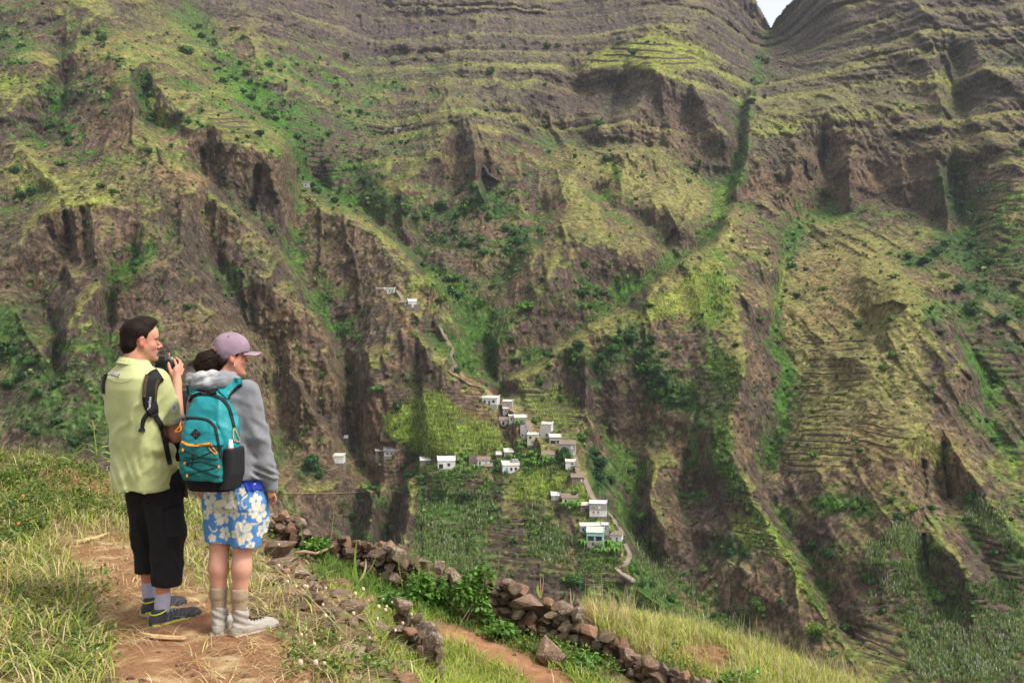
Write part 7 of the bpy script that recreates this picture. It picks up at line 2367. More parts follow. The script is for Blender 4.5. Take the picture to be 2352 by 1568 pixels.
# ------------------------------------------------------------------ the village on the spur
M_WHITEW = simple_mat('whitewash', (.56, .55, .51), .9, .18, .9, .2, 3, spec=.1)
M_GREYW = simple_mat('grey_block', (.30, .285, .265), .95, .16, 1.2, .3, 3, spec=.1)
M_STONEW = simple_mat('brown_stone_wall', (.17, .135, .105), .95, .3, 1.5, .5, 2, spec=.1)
M_CREAMW = simple_mat('cream_render', (.58, .52, .36), .9, .1, .9, .2, 3, spec=.1)
M_PALER = simple_mat('pale_concrete', (.52, .47, .40), .9, .14, .8, .2, 3, spec=.1)
M_BROWNR = simple_mat('brown_roof', (.20, .150, .118), .95, .2, 1.5, .3, 3, spec=.1)
M_GREYR = simple_mat('grey_roof', (.15, .145, .145), .9, .2, 1.5, .3, 3, spec=.15)
M_OPEN = simple_mat('dark_window', (.018, .018, .022), .4, .1, 2, 0, spec=.4)
M_BLUED = simple_mat('blue_door', (.12, .30, .42), .7, .1, 2, 0)
M_GREEND = simple_mat('turquoise_render', (.25, .46, .40), .9, .1, 1, 0)
M_REDD = simple_mat('rusty_shutter', (.25, .10, .07), .8, .1, 2, 0)
MATS = dict(W=M_WHITEW, G=M_GREYW, S=M_STONEW, C=M_CREAMW, P=M_PALER, B=M_BROWNR, R=M_GREYR, O=M_OPEN, D=M_BLUED, T=M_GREEND, X=M_REDD)


def MB_box(root, name, mat, x, y, z, sx, sy, sz):
    q = MB(); q.box(x, y, z, sx, sy, sz); return q.build(name, mat, root)


def antenna(root, w, h, d):
    q = MB(); q.tube([(w * .12, d * .5, h), (w * .12, d * .5, h + 4.2)], .05, 5); q.box(w * .12, d * .5, h + 4.0, 1.0, .05, .05); q.box(w * .12, d * .5, h + 3.5, .7, .05, .05)
    q.build("antenna", M_GREYW, root)


def house(label, u0, u1, vt, vb, wall='W', roof='P', kind='flat', yaw=0.0, depth=1.0, openings=(), base=None, upper=None, tilt=.17, group='houses of the spur village', cat='house', name='house', lift=0.0, extra=None):
    """front wall between bearings u0..u1, eaves at vt, ground at vb; openings as fractions of the front"""
    um = (u0 + u1) / 2
    g = terrain_at(um, vb)
    y = g.y
    m = y / F
    w = (u1 - u0) * m / max(.75, math.cos(yaw)); h = (vb - vt) * m
    d = max(3.2, min(w * .8, h * 1.5)) * depth
    root = empty(name, (g.x, g.y - .4, g.z + lift), -math.atan2(g.x, g.y) + yaw)
    tag(root, label, cat, group)
    b = MB()
    hb = h * (.42 if upper else 0)
    b.box(0, d / 2, h / 2 - .2, w, d, h + .4 - .02)
    b.build('wall', MATS[wall], root)
    if upper:
        q = MB(); q.box(0, d / 2, h * .72, w + .08, d + .08, h * .54); q.build('upper_storey', MATS[upper], root)
    q = MB(); q.box(0, d / 2 + .1, -1.6 + (h * .12 if base else -.1), w + .12, d + .3, 3.0); q.build('base', MATS[base or 'S'], root)
    if kind == 'flat' or kind == 'shed':
        t = .16 if kind == 'flat' else .12; rise = d * (tilt if kind == 'flat' else .30); o = .22
        q = MB()
        v = []
        for zz in (0, t):
            v += [(-w / 2 - o, -o, h + zz), (w / 2 + o, -o, h + zz), (w / 2 + o, d + o, h + rise + zz), (-w / 2 - o, d + o, h + rise + zz)]
        q.add(v, [(3, 2, 1, 0), (4, 5, 6, 7), (0, 1, 5, 4), (1, 2, 6, 5), (2, 3, 7, 6), (3, 0, 4, 7)])
        rf = q.build('roof', MATS[roof], root)
        q = MB(); q.add([(-w / 2, .01, h - .02), (w / 2, .01, h - .02), (w / 2, d, h - .02), (-w / 2, d, h - .02), (-w / 2, d, h + rise), (w / 2, d, h + rise)], [(0, 3, 4), (1, 5, 2), (3, 2, 5, 4)]); q.build('gable_wall', MATS[upper or wall], root)
        if kind == 'flat':
            q = MB()
            for x_ in (-w / 2 - .1, w / 2 + .1):
                q.add([(x_ - .1, -o, h + t), (x_ + .1, -o, h + t), (x_ + .1, d, h + rise + t), (x_ - .1, d, h + rise + t), (x_ - .1, -o, h + t + .3), (x_ + .1, -o, h + t + .3), (x_ + .1, d, h + rise + t + .3), (x_ - .1, d, h + rise + t + .3)], [(3, 2, 1, 0), (4, 5, 6, 7), (0, 1, 5, 4), (1, 2, 6, 5), (2, 3, 7, 6), (3, 0, 4, 7)])
            q.build('parapet', MATS[wall], root)
    elif kind == 'gable':
        o = .3; rh = max(1.2, d * .42)
        q = MB()
        A = [(-w / 2 - o, -o, h - .05), (w / 2 + o, -o, h - .05), (w / 2 + o, d / 2, h + rh), (-w / 2 - o, d / 2, h + rh), (w / 2 + o, d + o, h - .05), (-w / 2 - o, d + o, h - .05)]
        A += [(x, yy, z + .14) for x, yy, z in A]
        q.add(A, [(0, 1, 7, 6), (6, 7, 8, 9), (1, 0, 3, 2), (9, 8, 10, 11), (2, 3, 5, 4), (0, 6, 9, 3), (3, 9, 11, 5), (1, 2, 8, 7), (2, 4, 10, 8), (4, 5, 11, 10)])
        q.build('roof', MATS[roof], root)
        q = MB(); q.add([(-w / 2, 0.01, h - .1), (-w / 2, d, h - .1), (-w / 2, d / 2, h + rh - .1), (w / 2, 0.01, h - .1), (w / 2, d, h - .1), (w / 2, d / 2, h + rh - .1)], [(0, 1, 2), (3, 5, 4)]); q.build('gable_wall', MATS[wall], root)
    elif kind == 'open':                       # unfinished shell: parapet walls round a lower slab
        q = MB(); t = .25
        q.box(0, t / 2, h + .45, w, t, .9); q.box(-w / 2 + t / 2, d / 2, h + .55, t, d - 2 * t, 1.1); q.box(w / 2 - t / 2, d / 2, h + .5, t, d - 2 * t, 1.0); q.box(0, d - t / 2, h + 1.0, w, t, 2.0)
        q.build('parapet', MATS[wall], root)
        q = MB(); q.box(0, d / 2, h + .05, w - .5, d - .5, .08); q.build('roof', MATS[roof], root)
    for (x0, x1, z0, z1, mk) in openings:
        door = z0 <= .02
        q = MB(); q.box((x0 + x1 - 1) / 2 * w, -.03 - (.05 if upper and z0 > .4 else 0), (z0 + z1) / 2 * h, (x1 - x0) * w, .07, (z1 - z0) * h)
        fr = q.build('door' if door else 'window', MATS[mk], root)
        if not door:
            q = MB(); ww = (x1 - x0) * w; hh = (z1 - z0) * h; xc = (x0 + x1 - 1) / 2 * w; zc = (z0 + z1) / 2 * h; yy = -.05 - (.05 if upper and z0 > .4 else 0)
            q.box(xc, yy, zc - hh / 2 - .05, ww + .2, .12, .10); q.box(xc, yy, zc + hh / 2 + .05, ww + .2, .12, .10)
            q.build('frame', MATS['W' if wall != 'W' else 'P'], fr)
    if extra: extra(root, w, h, d)
    return root


W3 = [(.12, .26, .38, .70, 'O'), (.44, .54, 0, .62, 'O'), (.70, .86, .38, .70, 'O')]
W2 = [(.18, .34, .38, .70, 'O'), (.62, .78, .38, .70, 'O')]
WD = [(.20, .36, .40, .72, 'O'), (.60, .74, 0, .68, 'D')]
W1 = [(.40, .62, .35, .72, 'O')]

house('white flat-roofed house with three dark openings, uppermost of the main village row', 1107, 1141, 914, 930, 'W', 'P', yaw=-.30, openings=W3, base='G')
house('tall narrow grey house with pale flat roof just below the uppermost white house', 1154, 1176, 922, 941, 'G', 'P', yaw=-.2, openings=[(.55, .72, .45, .70, 'X')])
house('tiny grey annex with one window in front of the tall narrow grey house', 1155, 1169, 938, 950, 'G', 'P', openings=W1, depth=.7)
house('long low house with a cream roof beside the top of the concrete path', 1181, 1211, 959, 971, 'G', 'P', yaw=.1, openings=[(.70, .82, .2, .75, 'W')], tilt=.30)
house('tall white block joined to the left end of the long cream-roofed house', 1169, 1181, 955, 972, 'W', 'P', openings=[(.3, .6, .5, .75, 'O')], depth=.6)
house('small white hut with a dark gable front left of the tall white block', 1148, 1166, 965, 976, 'W', 'B', kind='gable', openings=[(.3, .6, 0, .7, 'O')], depth=.9)
house('white house with pale roof right of the bare red yard', 1244, 1266, 974, 989, 'W', 'P', yaw=-.25, openings=W2)
house('roofless grey block shell left of the path, above the cream house', 1195, 1211, 988, 1007, 'G', 'G', kind='open', openings=[(.2, .4, .3, .6, 'O')])
house('cream two-storey house at the foot of the concrete path among bananas', 1211, 1235, 998, 1021, 'C', 'P', yaw=-.2, openings=[(.40, .62, .12, .45, 'G'), (.2, .4, .6, .85, 'O')])
house('unfinished grey block house with tall bare walls and a pale terrace slab', 1240, 1265, 990, 1006, 'G', 'G', kind='open', openings=[(.55, .7, .3, .7, 'O')])
house('grey concrete porch house with pale slab roof in front of the unfinished block house', 1262, 1290, 1004, 1020, 'G', 'P', yaw=.1, openings=[(.1, .5, .05, .6, 'O'), (.6, .8, .1, .6, 'O')], tilt=.25)
house('large two-storey grey house with long brown roof at the right edge of the village', 1284, 1321, 1020, 1046, 'G', 'B', kind='shed', yaw=-.08, openings=[(.72, .86, .62, .85, 'W'), (.25, .4, .6, .82, 'O'), (.86, .97, .05, .4, 'W')], depth=.8)
house('low house with bright cream roof standing alone in the bananas', 1158, 1186, 1038, 1047, 'G', 'P', yaw=.08, openings=[(.3, .4, .2, .7, 'O')], tilt=.36)
house('small square shed with cream roof left of the low cream-roofed house', 1139, 1153, 1044, 1053, 'S', 'P', openings=[(.35, .6, 0, .6, 'O')], tilt=.3)
house('white house with brown tiled roof and a blue door beside stone ruins', 1097, 1125, 1056, 1067, 'W', 'B', kind='gable', openings=[(.12, .26, 0, .7, 'O'), (.62, .76, 0, .7, 'D')], depth=.8)
house('roofless brown stone ruin joined to the white house with the blue door', 1077, 1097, 1056, 1068, 'S', 'S', kind='open', openings=[(.6, .75, 0, .6, 'O')], depth=.8)
house('small brown-roofed shed below the stone ruin', 1113, 1131, 1071, 1077, 'S', 'B', kind='shed', openings=[(.5, .66, 0, .8, 'O')])
house('white two-level house with a grey terrace in the middle of the green fields', 1155, 1193, 1068, 1085, 'W', 'P', yaw=.15, openings=[(.18, .32, 0, .7, 'D'), (.45, .58, .3, .7, 'O'), (.72, .86, .3, .7, 'O')], tilt=.28,
      extra=lambda r, w, h, d: (MB_box(r, 'upper_storey', M_GREYW, w * .28, d * .65, h + .9, w * .4, d * .5, 2.2)))
house('white cottage with brown gable roof by a big dark tree', 1245, 1273, 1044, 1053, 'W', 'B', kind='gable', openings=[(.4, .5, .2, .7, 'O'), (.72, .84, 0, .8, 'D')])
house('narrow white house with a small brown lean-to at the village edge above the stairs', 1299, 1321, 1060, 1077, 'W', 'P', openings=[(.5, .9, .0, .45, 'B'), (.6, .8, .6, .85, 'O')])
house('long brown-roofed stone shed beside the stone stairs', 1312, 1341, 1096, 1106, 'S', 'B', kind='shed', openings=[(.75, .87, .0, .6, 'W')])
house('grey hut with white roof and turquoise window below the corn field', 1266, 1287, 1138, 1147, 'G', 'W', yaw=.05, openings=[(.2, .42, .25, .7, 'T')], tilt=.3)
house('cream cottage with brown pitched roof next to the white-roofed grey hut', 1291, 1326, 1143, 1154, 'C', 'B', kind='gable', openings=[(.18, .30, 0, .65, 'O'), (.45, .60, 0, .7, 'G')], yaw=-.06)
house('two-storey house, white below and grey stone above, with a roof antenna', 1354, 1392, 1156, 1184, 'W', 'W', upper='G', openings=[(.20, .30, .22, .40, 'X'), (.48, .58, .22, .40, 'X'), (.22, .32, .62, .78, 'X'), (.52, .66, .62, .82, 'W')], yaw=-.06, depth=.75,
      extra=lambda r, w, h, d: antenna(r, w, h, d))
house('narrow grey stone outbuilding left of the two-storey house with antenna', 1333, 1352, 1160, 1174, 'S', 'P', openings=[(.6, .85, 0, .5, 'O')])
house('long unfinished house with two black window holes and wavy pale roof', 1332, 1380, 1207, 1221, 'G', 'P', yaw=.12, openings=[(.10, .20, .25, .75, 'O'), (.30, .40, .25, .75, 'O'), (.72, .92, .35, .75, 'O')], depth=.7, tilt=.3)
house('small square tower room with white flat roof behind the turquoise porch', 1381, 1398, 1205, 1226, 'G', 'W', depth=.7, openings=[(.35, .6, .55, .8, 'O')])
house('house with turquoise porch walls and a broad pale balcony slab', 1347, 1386, 1222, 1242, 'T', 'P', yaw=-.05, openings=[(.08, .44, .05, .62, 'O'), (.54, .90, .05, .62, 'O')], depth=.8, tilt=.34, base='G')
house('white house with a wide brown roof, lowest of the village beside the path', 1396, 1428, 1228, 1242, 'W', 'B', kind='shed', yaw=-.15, openings=[(.15, .25, 0, .6, 'O'), (.60, .68, 0, .7, 'O')], depth=.9)
house('isolated pale house with grey annex on the bare slope above the left footpath', 752, 788, 1047, 1062, 'W', 'P', yaw=-.25, openings=[(.30, .40, .1, .7, 'O'), (.62, .70, 0, .7, 'C')], group='outlying houses')
house('grey stone house with a steep grey gable roof above the terrace wall', 882, 914, 1035, 1046, 'G', 'R', kind='gable', yaw=-.12, openings=[(.2, .3, .2, .7, 'O'), (.5, .6, .2, .7, 'O')], group='outlying houses')
house('open lean-to with a tan roof on the left of the steep grey gable house', 863, 881, 1035, 1045, 'S', 'P', kind='shed', openings=[(.3, .8, 0, .8, 'O')], group='outlying houses', name='shed', cat='shed')
house('white-roofed house with a pale blue door at the left end of the lower row', 965, 991, 1057, 1068, 'S', 'W', yaw=.05, openings=[(.76, .88, 0, .8, 'D')], tilt=.34)
house('low house with ragged white roof beside the white-roofed house of the lower row', 1006, 1046, 1058, 1075, 'W', 'W', openings=[(.06, .3, 0, .6, 'O'), (.55, .7, .3, .7, 'O')], tilt=.3, yaw=.05)
house('tiny shed with a tilted white sheet roof on the dry slope left of the gorge', 788, 799, 1006, 1012, 'S', 'W', kind='shed', openings=[(.3, .7, 0, .7, 'O')], group='outlying houses', name='shed', cat='shed')
house('white house with an awning, highest cluster under the dark cliff', 882, 906, 663, 674, 'W', 'W', yaw=-.3, openings=[(.1, .22, .1, .7, 'O'), (.5, .6, .3, .7, 'X'), (.75, .85, .3, .7, 'X')], group='houses of the upper cluster')
house('dark shed with brown roof attached to the left of the highest white house', 864, 881, 664, 673, 'S', 'B', kind='shed', openings=[(.3, .6, 0, .7, 'O')], group='houses of the upper cluster')
house('brown thatched-looking hut with gable end on the upper spur', 918, 937, 695, 702, 'S', 'B', kind='gable', yaw=-.35, openings=[(.6, .75, .1, .7, 'W')], group='houses of the upper cluster')
house('white lean-to house stepped in two roofs right of the gable hut', 938, 957, 693, 705, 'W', 'W', yaw=.1, openings=[(.1, .25, .2, .6, 'O')], tilt=.4, group='houses of the upper cluster')
house('low grey stone pen with round white tank at the tip of the upper spur', 950, 967, 709, 715, 'S', 'G', kind='open', group='houses of the upper cluster', name='stone_pen', cat='pen', depth=.7)
house('ruined round stone pen left of the stone pen on the upper spur', 935, 946, 708, 714, 'S', 'S', kind='open', group='houses of the upper cluster', name='stone_pen', cat='pen', depth=.6)
house('distant low stone house on the terraces under the crags', 684, 712, 420, 430, 'G', 'R', kind='shed', openings=[(.1, .2, .2, .7, 'O'), (.35, .45, .2, .7, 'O'), (.6, .7, .2, .7, 'O')], group='outlying houses')
house('far small grey house high in the left valley', 906, 922, 294, 302, 'G', 'P', openings=[(.4, .55, 0, .7, 'O')], group='outlying houses')


def ribbon_on_slope(pts, width, n=8, lift=.25, stair=0.0):
    """strip of ground along bearings pts, with real steps when stair > 0"""
    P = np.array(pts, float)
    seg = []
    for a, b in zip(P[:-1], P[1:]):
        k = max(2, int(np.hypot(*(b - a)) / 2.2))
        for t in np.linspace(0, 1, k, endpoint=False): seg.append(a + (b - a) * t)
    seg.append(P[-1]); seg = np.array(seg)
    C = terrain_many(seg[:, 0], seg[:, 1])
    for _ in range(4): C[1:-1] = .5 * C[1:-1] + .25 * (C[:-2] + C[2:])
    d = np.gradient(C, axis=0); sd = np.stack([d[:, 1], -d[:, 0], np.zeros(len(d))], -1); sd /= np.linalg.norm(sd, axis=1, keepdims=True) + 1e-9
    # lie facing the open valley, slightly proud of the slope
    back = -C / np.linalg.norm(C, axis=1, keepdims=True)
    C = C + back * lift + np.array([0, 0, lift])
    mb = MB(); w = width
    for i in range(len(C) - 1):
        a, b = C[i], C[i + 1]; s0, s1 = sd[i] * w / 2, sd[i + 1] * w / 2
        if stair:
            z = max(a[2], b[2]) ; lo = min(a[2], b[2]) - .6
            q = [a - s0, a + s0, b + s1, b - s1]
            mb.add([(p[0], p[1], lo) for p in q] + [(p[0], p[1], z + .05) for p in q], [(3, 2, 1, 0), (4, 5, 6, 7), (0, 1, 5, 4), (1, 2, 6, 5), (2, 3, 7, 6), (3, 0, 4, 7)])
        else:
            mb.add([a - s0, a + s0, b + s1, b - s1, a - s0 - (0, 0, .3), a + s0 - (0, 0, .3), b + s1 - (0, 0, .3), b - s1 - (0, 0, .3)], [(0, 1, 2, 3), (0, 4, 5, 1), (3, 2, 6, 7), (0, 3, 7, 4), (1, 5, 6, 2)])
    return mb


M_PATHC = simple_mat('pale_path', (.30, .235, .185), .95, .2, 2, .3, 4, spec=.05)
M_PATHE = simple_mat('earth_path', (.23, .155, .10), .95, .2, 2, .3, 4, spec=.05)
for pts, w, st, mt in (
    ([(1208, 968), (1216, 978), (1219, 990), (1228, 1001)], 2.6, .2, M_PATHC),
    ([(1327, 1090), (1345, 1108), (1352, 1125), (1358, 1140), (1366, 1150)], 1.9, .2, M_PATHC),
    ([(1394, 1176), (1408, 1195), (1420, 1212), (1428, 1225)], 1.9, .2, M_PATHC),
    ([(1434, 1250), (1446, 1275), (1440, 1290), (1416, 1306), (1430, 1318), (1455, 1333)], 1.8, .2, M_PATHC),
    ([(1322, 1050), (1325, 1075), (1330, 1092)], 1.6, .2, M_PATHC),
    ([(1012, 752), (1030, 790), (1040, 800), (1034, 815), (1046, 840), (1034, 852)], 1.8, .2, M_PATHC),
    ([(1034, 852), (1060, 872), (1085, 885), (1112, 893), (1135, 915), (1160, 930), (1185, 948)], 2.4, 0, M_PATHE),
    ([(912, 668), (926, 690), (920, 700)], 1.8, .2, M_PATHC),
    ([(720, 1072), (757, 1080), (790, 1068), (822, 1054), (850, 1058), (900, 1054), (925, 1052)], .65, 0, M_PATHE),
    ([(650, 1133), (760, 1133), (835, 1130), (870, 1127), (905, 1127), (928, 1132)], .42, 0, M_PATHE)):
    o = ribbon_on_slope(pts, w, stair=st).build('footpath', mt)
    tag(o, kind='structure')

# dry terrace wall under the grey gable house
g0, g1 = terrain_at(852, 1054), terrain_at(916, 1056)
mb = MB(); c = (g0 + g1) / 2
mb.box(0, 0, .2, (g1 - g0).length, .8, 2.6)
o = mb.build('terrace_wall', M_STONEW, loc=(c.x, c.y - .5, c.z + .3), rot=(0, 0, math.atan2(g1.y - g0.y, g1.x - g0.x)))
tag(o, 'dark dry-stone terrace wall under the steep grey gable house', 'wall', None, 'thing')


# ------------------------------------------------------------------ trees, bushes and crops of the far slopes
M_LEAF = simple_mat('bush_leaf', None, .75, .25, .8, 0, attr='tint', spec=.15, transl=.15)
M_BARK = simple_mat('bark', (.12, .085, .06), .9, .3, 6, .3, 20)


def leaf_cloud(n, seed, lobes=6, flat=.75, leaf=.22, col=(.045, .105, .024), var=.35, spread=.62, up=.2):
    """crown of radius about 1 made of many small leaf faces in uneven lobes"""
    r = np.random.default_rng(seed)
    cs = r.normal(0, 1, (lobes, 3)); cs /= np.linalg.norm(cs, axis=1, keepdims=True); cs *= spread * r.uniform(.35, 1, (lobes, 1)); cs[:, 2] = cs[:, 2] * flat * .7 + up
    rad = r.uniform(.32, .55, lobes); lob = r.choice(lobes, n, p=rad ** 2 / (rad ** 2).sum())
    d = r.normal(0, 1, (n, 3)); d /= np.linalg.norm(d, axis=1, keepdims=True)
    c = cs[lob] + d * (rad[lob] * r.uniform(.55, 1.05, n))[:, None] * np.array([1, 1, flat])
    nrm = d + r.normal(0, .5, (n, 3)); nrm /= np.linalg.norm(nrm, axis=1, keepdims=True)
    t = np.cross(nrm, r.normal(0, 1, (n, 3))); t /= np.linalg.norm(t, axis=1, keepdims=True); b = np.cross(nrm, t)
    s = leaf * r.uniform(.6, 1.35, n)[:, None]
    V = np.stack([c - t * s, c - b * s * .55 + nrm * s * .12, c + t * s, c + b * s * .55 + nrm * s * .12], 1).reshape(-1, 3)
    Fq = np.arange(n * 4).reshape(n, 4)
    shade = (1 + var * r.normal(0, .6, lobes))[lob] * (1 + var * .5 * r.normal(0, 1, n))
    C = np.repeat(np.clip(np.array(col) * np.clip(shade, .45, 1.9)[:, None], .004, .9), 4, 0)
    return V, Fq, C


BUSH = []
for i in range(7):
    colr = [(.040, .105, .022), (.050, .125, .024), (.034, .090, .026), (.075, .165, .022), (.060, .135, .030), (.030, .080, .024), (.100, .175, .028)][i]
    BUSH.append(mesh_np('bush', *leaf_cloud(260, 900 + i, 6 + i % 3, col=colr)[:2], M_LEAF, False, leaf_cloud(260, 900 + i, 6 + i % 3, col=colr)[2]))

rb = np.random.default_rng(77)
cand = []
for key, s, w, pts in GREENS:
    if key not in 'GD': continue
    p = np.array(pts, float)
    if w is None:
        lo, hi = p.min(0), p.max(0); n = int((hi - lo).prod() / 1500 * s)
        q = rb.random((n * 3 + 3, 2)) * (hi - lo) + lo
        q = q[poly_mask(q[:, 0], q[:, 1], pts, 2) > .5][:max(n, 2)]
    else:
        L = np.hypot(*np.diff(p, axis=0).T).sum(); n = int(max(4, L * w * 2 / (360 if key == 'D' else 620) * s))
        t = rb.random(n) * (len(p) - 1); i = np.minimum(t.astype(int), len(p) - 2); fr = (t - i)[:, None]
        q = p[i] * (1 - fr) + p[i + 1] * fr + rb.normal(0, w * .55, (n, 2))
    for u, v in q: cand.append((u, v, key))
for i in range(900):
    cand.append((rb.uniform(0, 2352), rb.uniform(90, 1560), 'G' if rb.random() < .6 else 'L'))
HAND = [  # single bushes seen in the photograph (u, v, radius px, kind)
 (342,346,11,0),(263,438,9,3),(416,262,9,0),(433,280,9,0),(105,290,14,0),(160,330,9,0),(35,390,14,0),(25,285,6,0),(560,85,6,0),(502,265,5,0),(535,303,5,0),(625,347,6,0),(545,320,6,0),
 (720,425,10,0),(770,460,12,5),(560,210,8,0),(430,115,16,4),(200,75,10,0),(235,90,14,0),(270,140,6,0),(303,162,7,0),(273,152,5,0),(330,195,12,0),(345,275,9,0),(385,262,6,0),
 (1073,403,8,0),(1029,408,7,0),(1053,438,10,2),(1155,442,8,0),(1068,480,12,0),(1013,472,17,0),(980,495,7,0),(955,500,9,0),(1145,390,8,0),(1206,400,7,3),(1408,165,4,0),(1420,103,3,0),(1487,97,6,5),(1503,99,4,0),(1530,101,4,0),
 (1475,403,6,3),(1247,280,6,0),(1118,254,6,0),(1160,252,7,0),(990,205,5,0),(1120,500,14,5),(1160,525,10,0),(1190,555,12,2),(1240,530,8,0),(1110,580,12,0),(1060,560,9,0),
 (1013,690,13,6),(1040,635,14,3),(1105,697,13,3),(1206,702,18,3),(1337,672,14,0),(1385,672,10,0),(1355,703,9,0),(1490,700,10,0),(1350,660,8,3),(1245,640,10,4),
 (1330,790,14,5),(1318,818,13,0),(1262,840,8,0),(1240,875,13,0),(1420,780,16,0),(1405,800,16,0),(1445,770,20,2),(1380,820,12,0),(1490,780,16,2),(1475,810,18,5),(1500,845,18,0),(1470,850,14,0),(1520,870,14,2),(1550,850,9,0),
 (1287,888,9,0),(1288,915,12,4),(1560,795,8,3),(1612,975,12,4),(1690,790,10,4),(1745,730,9,3),(1970,745,11,0),(1890,660,7,3),(1735,805,6,3),(1778,865,9,3),
 (1880,880,5,3),(1925,885,6,3),(1866,945,7,0),(1865,1040,11,3),(1843,1050,7,3),(1830,1020,9,0),(1972,1033,10,0),(1958,1008,6,3),(1967,1014,6,3),(1865,1250,16,5),(1902,1270,20,2),(1990,1330,15,0),(2025,1400,12,0),(2225,1143,16,0),(2093,1168,12,6),(2140,1165,12,0),(2062,1185,16,0),
 (1872,1448,22,6),(1940,1440,14,0),(1715,1270,8,0),(1915,1250,8,0),(1895,1302,9,6),(1732,1380,13,3),(1750,1395,10,3),(2150,1365,18,3),(2190,1360,14,6),(2010,1330,10,2),(2255,440,14,2),(2195,385,12,0),(2210,400,13,2),(2190,445,11,0),(2250,380,8,0),
 (2120,598,16,2),(2085,588,12,0),(2150,575,14,2),(2250,610,14,2),(2200,660,16,5),(2225,710,16,2),(2230,560,12,0),(2270,600,12,0),(2170,630,12,3),(2330,650,12,2),(2300,730,18,5),(2280,870,13,2),(2250,780,9,0),(2168,690,9,3),(2165,760,10,6),
 (912,932,13,5),(720,1068,18,2),(735,1090,12,5),(715,1050,12,0),(1380,1060,20,5),(1375,1090,16,2),(1365,1035,12,0),(1295,1045,16,0),(1405,1100,14,0),(860,1120,14,4),(940,1090,12,5),(925,1070,10,0),(1475,1180,14,3),(1215,1085,6,3),(1220,1080,5,3),(1075,1220,12,3),(1010,1105,6,0),
 (1320,1330,20,0),(1340,1345,12,2),(1540,1370,14,0),(1180,1240,10,0),(1600,1060,8,0),(1570,1135,8,3),(1690,1115,10,4),(1960,1155,14,3),(1920,1160,18,3),(1890,1150,12,3),(1985,1165,12,0),(1500,1340,12,0),
 (130,965,14,0),(90,900,16,0),(170,1010,14,2),(60,980,14,2),(210,990,12,0),(30,800,20,2),(70,830,18,0),(130,880,14,2),(20,880,16,0),(290,1000,10,0),(560,695,12,2),(500,640,8,0),(340,560,9,3),(320,600,9,0),(310,620,10,0),(268,645,9,0),(1280,745,10,0),(1130,800,10,5),(1125,830,9,2)]
ind = [(u, v, r * 1.12, k) for u, v, r, k in HAND]
order = rb.permutation(len(cand))
rest = []
for n_, j in enumerate(order):
    u, v, key = cand[j]
    if not (-30 < u < 2390 and 40 < v < 1540): continue
    k = int(rb.choice([0, 1, 2, 5]) if key == 'D' else rb.choice([0, 1, 3, 4, 6]))
    r_ = rb.uniform(6.0, 13.0) if key != 'L' else rb.uniform(3, 7)
    rest.append((u, v, r_, k))
rest.sort(key=lambda t: -t[2] if rb.random() < .9 else 0)
vis = lambda u, v: not (v > 1040 and u < 640) and not (v > 1180 + (u - 620) * .33 and 600 < u < 1340) and not (v > 1395 + (u - 1340) * .31 and u >= 1340)
nind = 300 - len(ind)
k0 = 0
for u, v, r_, k in rest[:]:
    if k0 >= nind: break
    if vis(u, v): ind.append((u, v, r_, k)); rest.remove((u, v, r_, k)); k0 += 1
tree_lab = 'rounded dark green bush scattered on the far slopes'
for u, v, r_, k in ind:
    g = terrain_at(u, v + r_ * .55)
    s = r_ * g.y / F
    o = obj('bush', BUSH[k], None, (g.x, g.y - s * .3, g.z + s * .35), (0, 0, rb.uniform(0, 6.28)), (s * rb.uniform(.9, 1.3), s * rb.uniform(.9, 1.2), s * rb.uniform(.8, 1.1)))
    sh = {0: 'dark green', 2: 'dark green', 5: 'dark green', 1: 'mid green', 3: 'bright green', 4: 'mid green', 6: 'yellow green'}[k]
    sz = 'small' if r_ < 8 else ('large' if r_ > 13 else 'rounded')
    if v < 260: pl_ = 'on the high left mountainside' if u < 760 else ('on the upper terraces of the central cliff' if u < 1640 else 'in the steep ravine under the notch')
    elif v < 560: pl_ = 'among the left crags' if u < 600 else ('in the valley behind the crag chain' if u < 1250 else ('on the central slopes below the cliff block' if u < 1800 else 'by the terraces at the right edge'))
    elif v < 860: pl_ = 'on the left brown slope above the hikers' if u < 640 else ('in the gorge above the village' if u < 1280 else ('on the spur of fields right of centre' if u < 1760 else 'on the broad dry slope at right'))
    else: pl_ = 'on the far slope below and left of the man' if u < 640 else ('around the village' if u < 1320 else ('along the gully right of the village' if u < 1640 else 'on the lower right slopes'))
    tag(o, sz + ' ' + sh + ' bush ' + pl_, 'bush', sz + ' ' + sh + ' bushes ' + pl_)

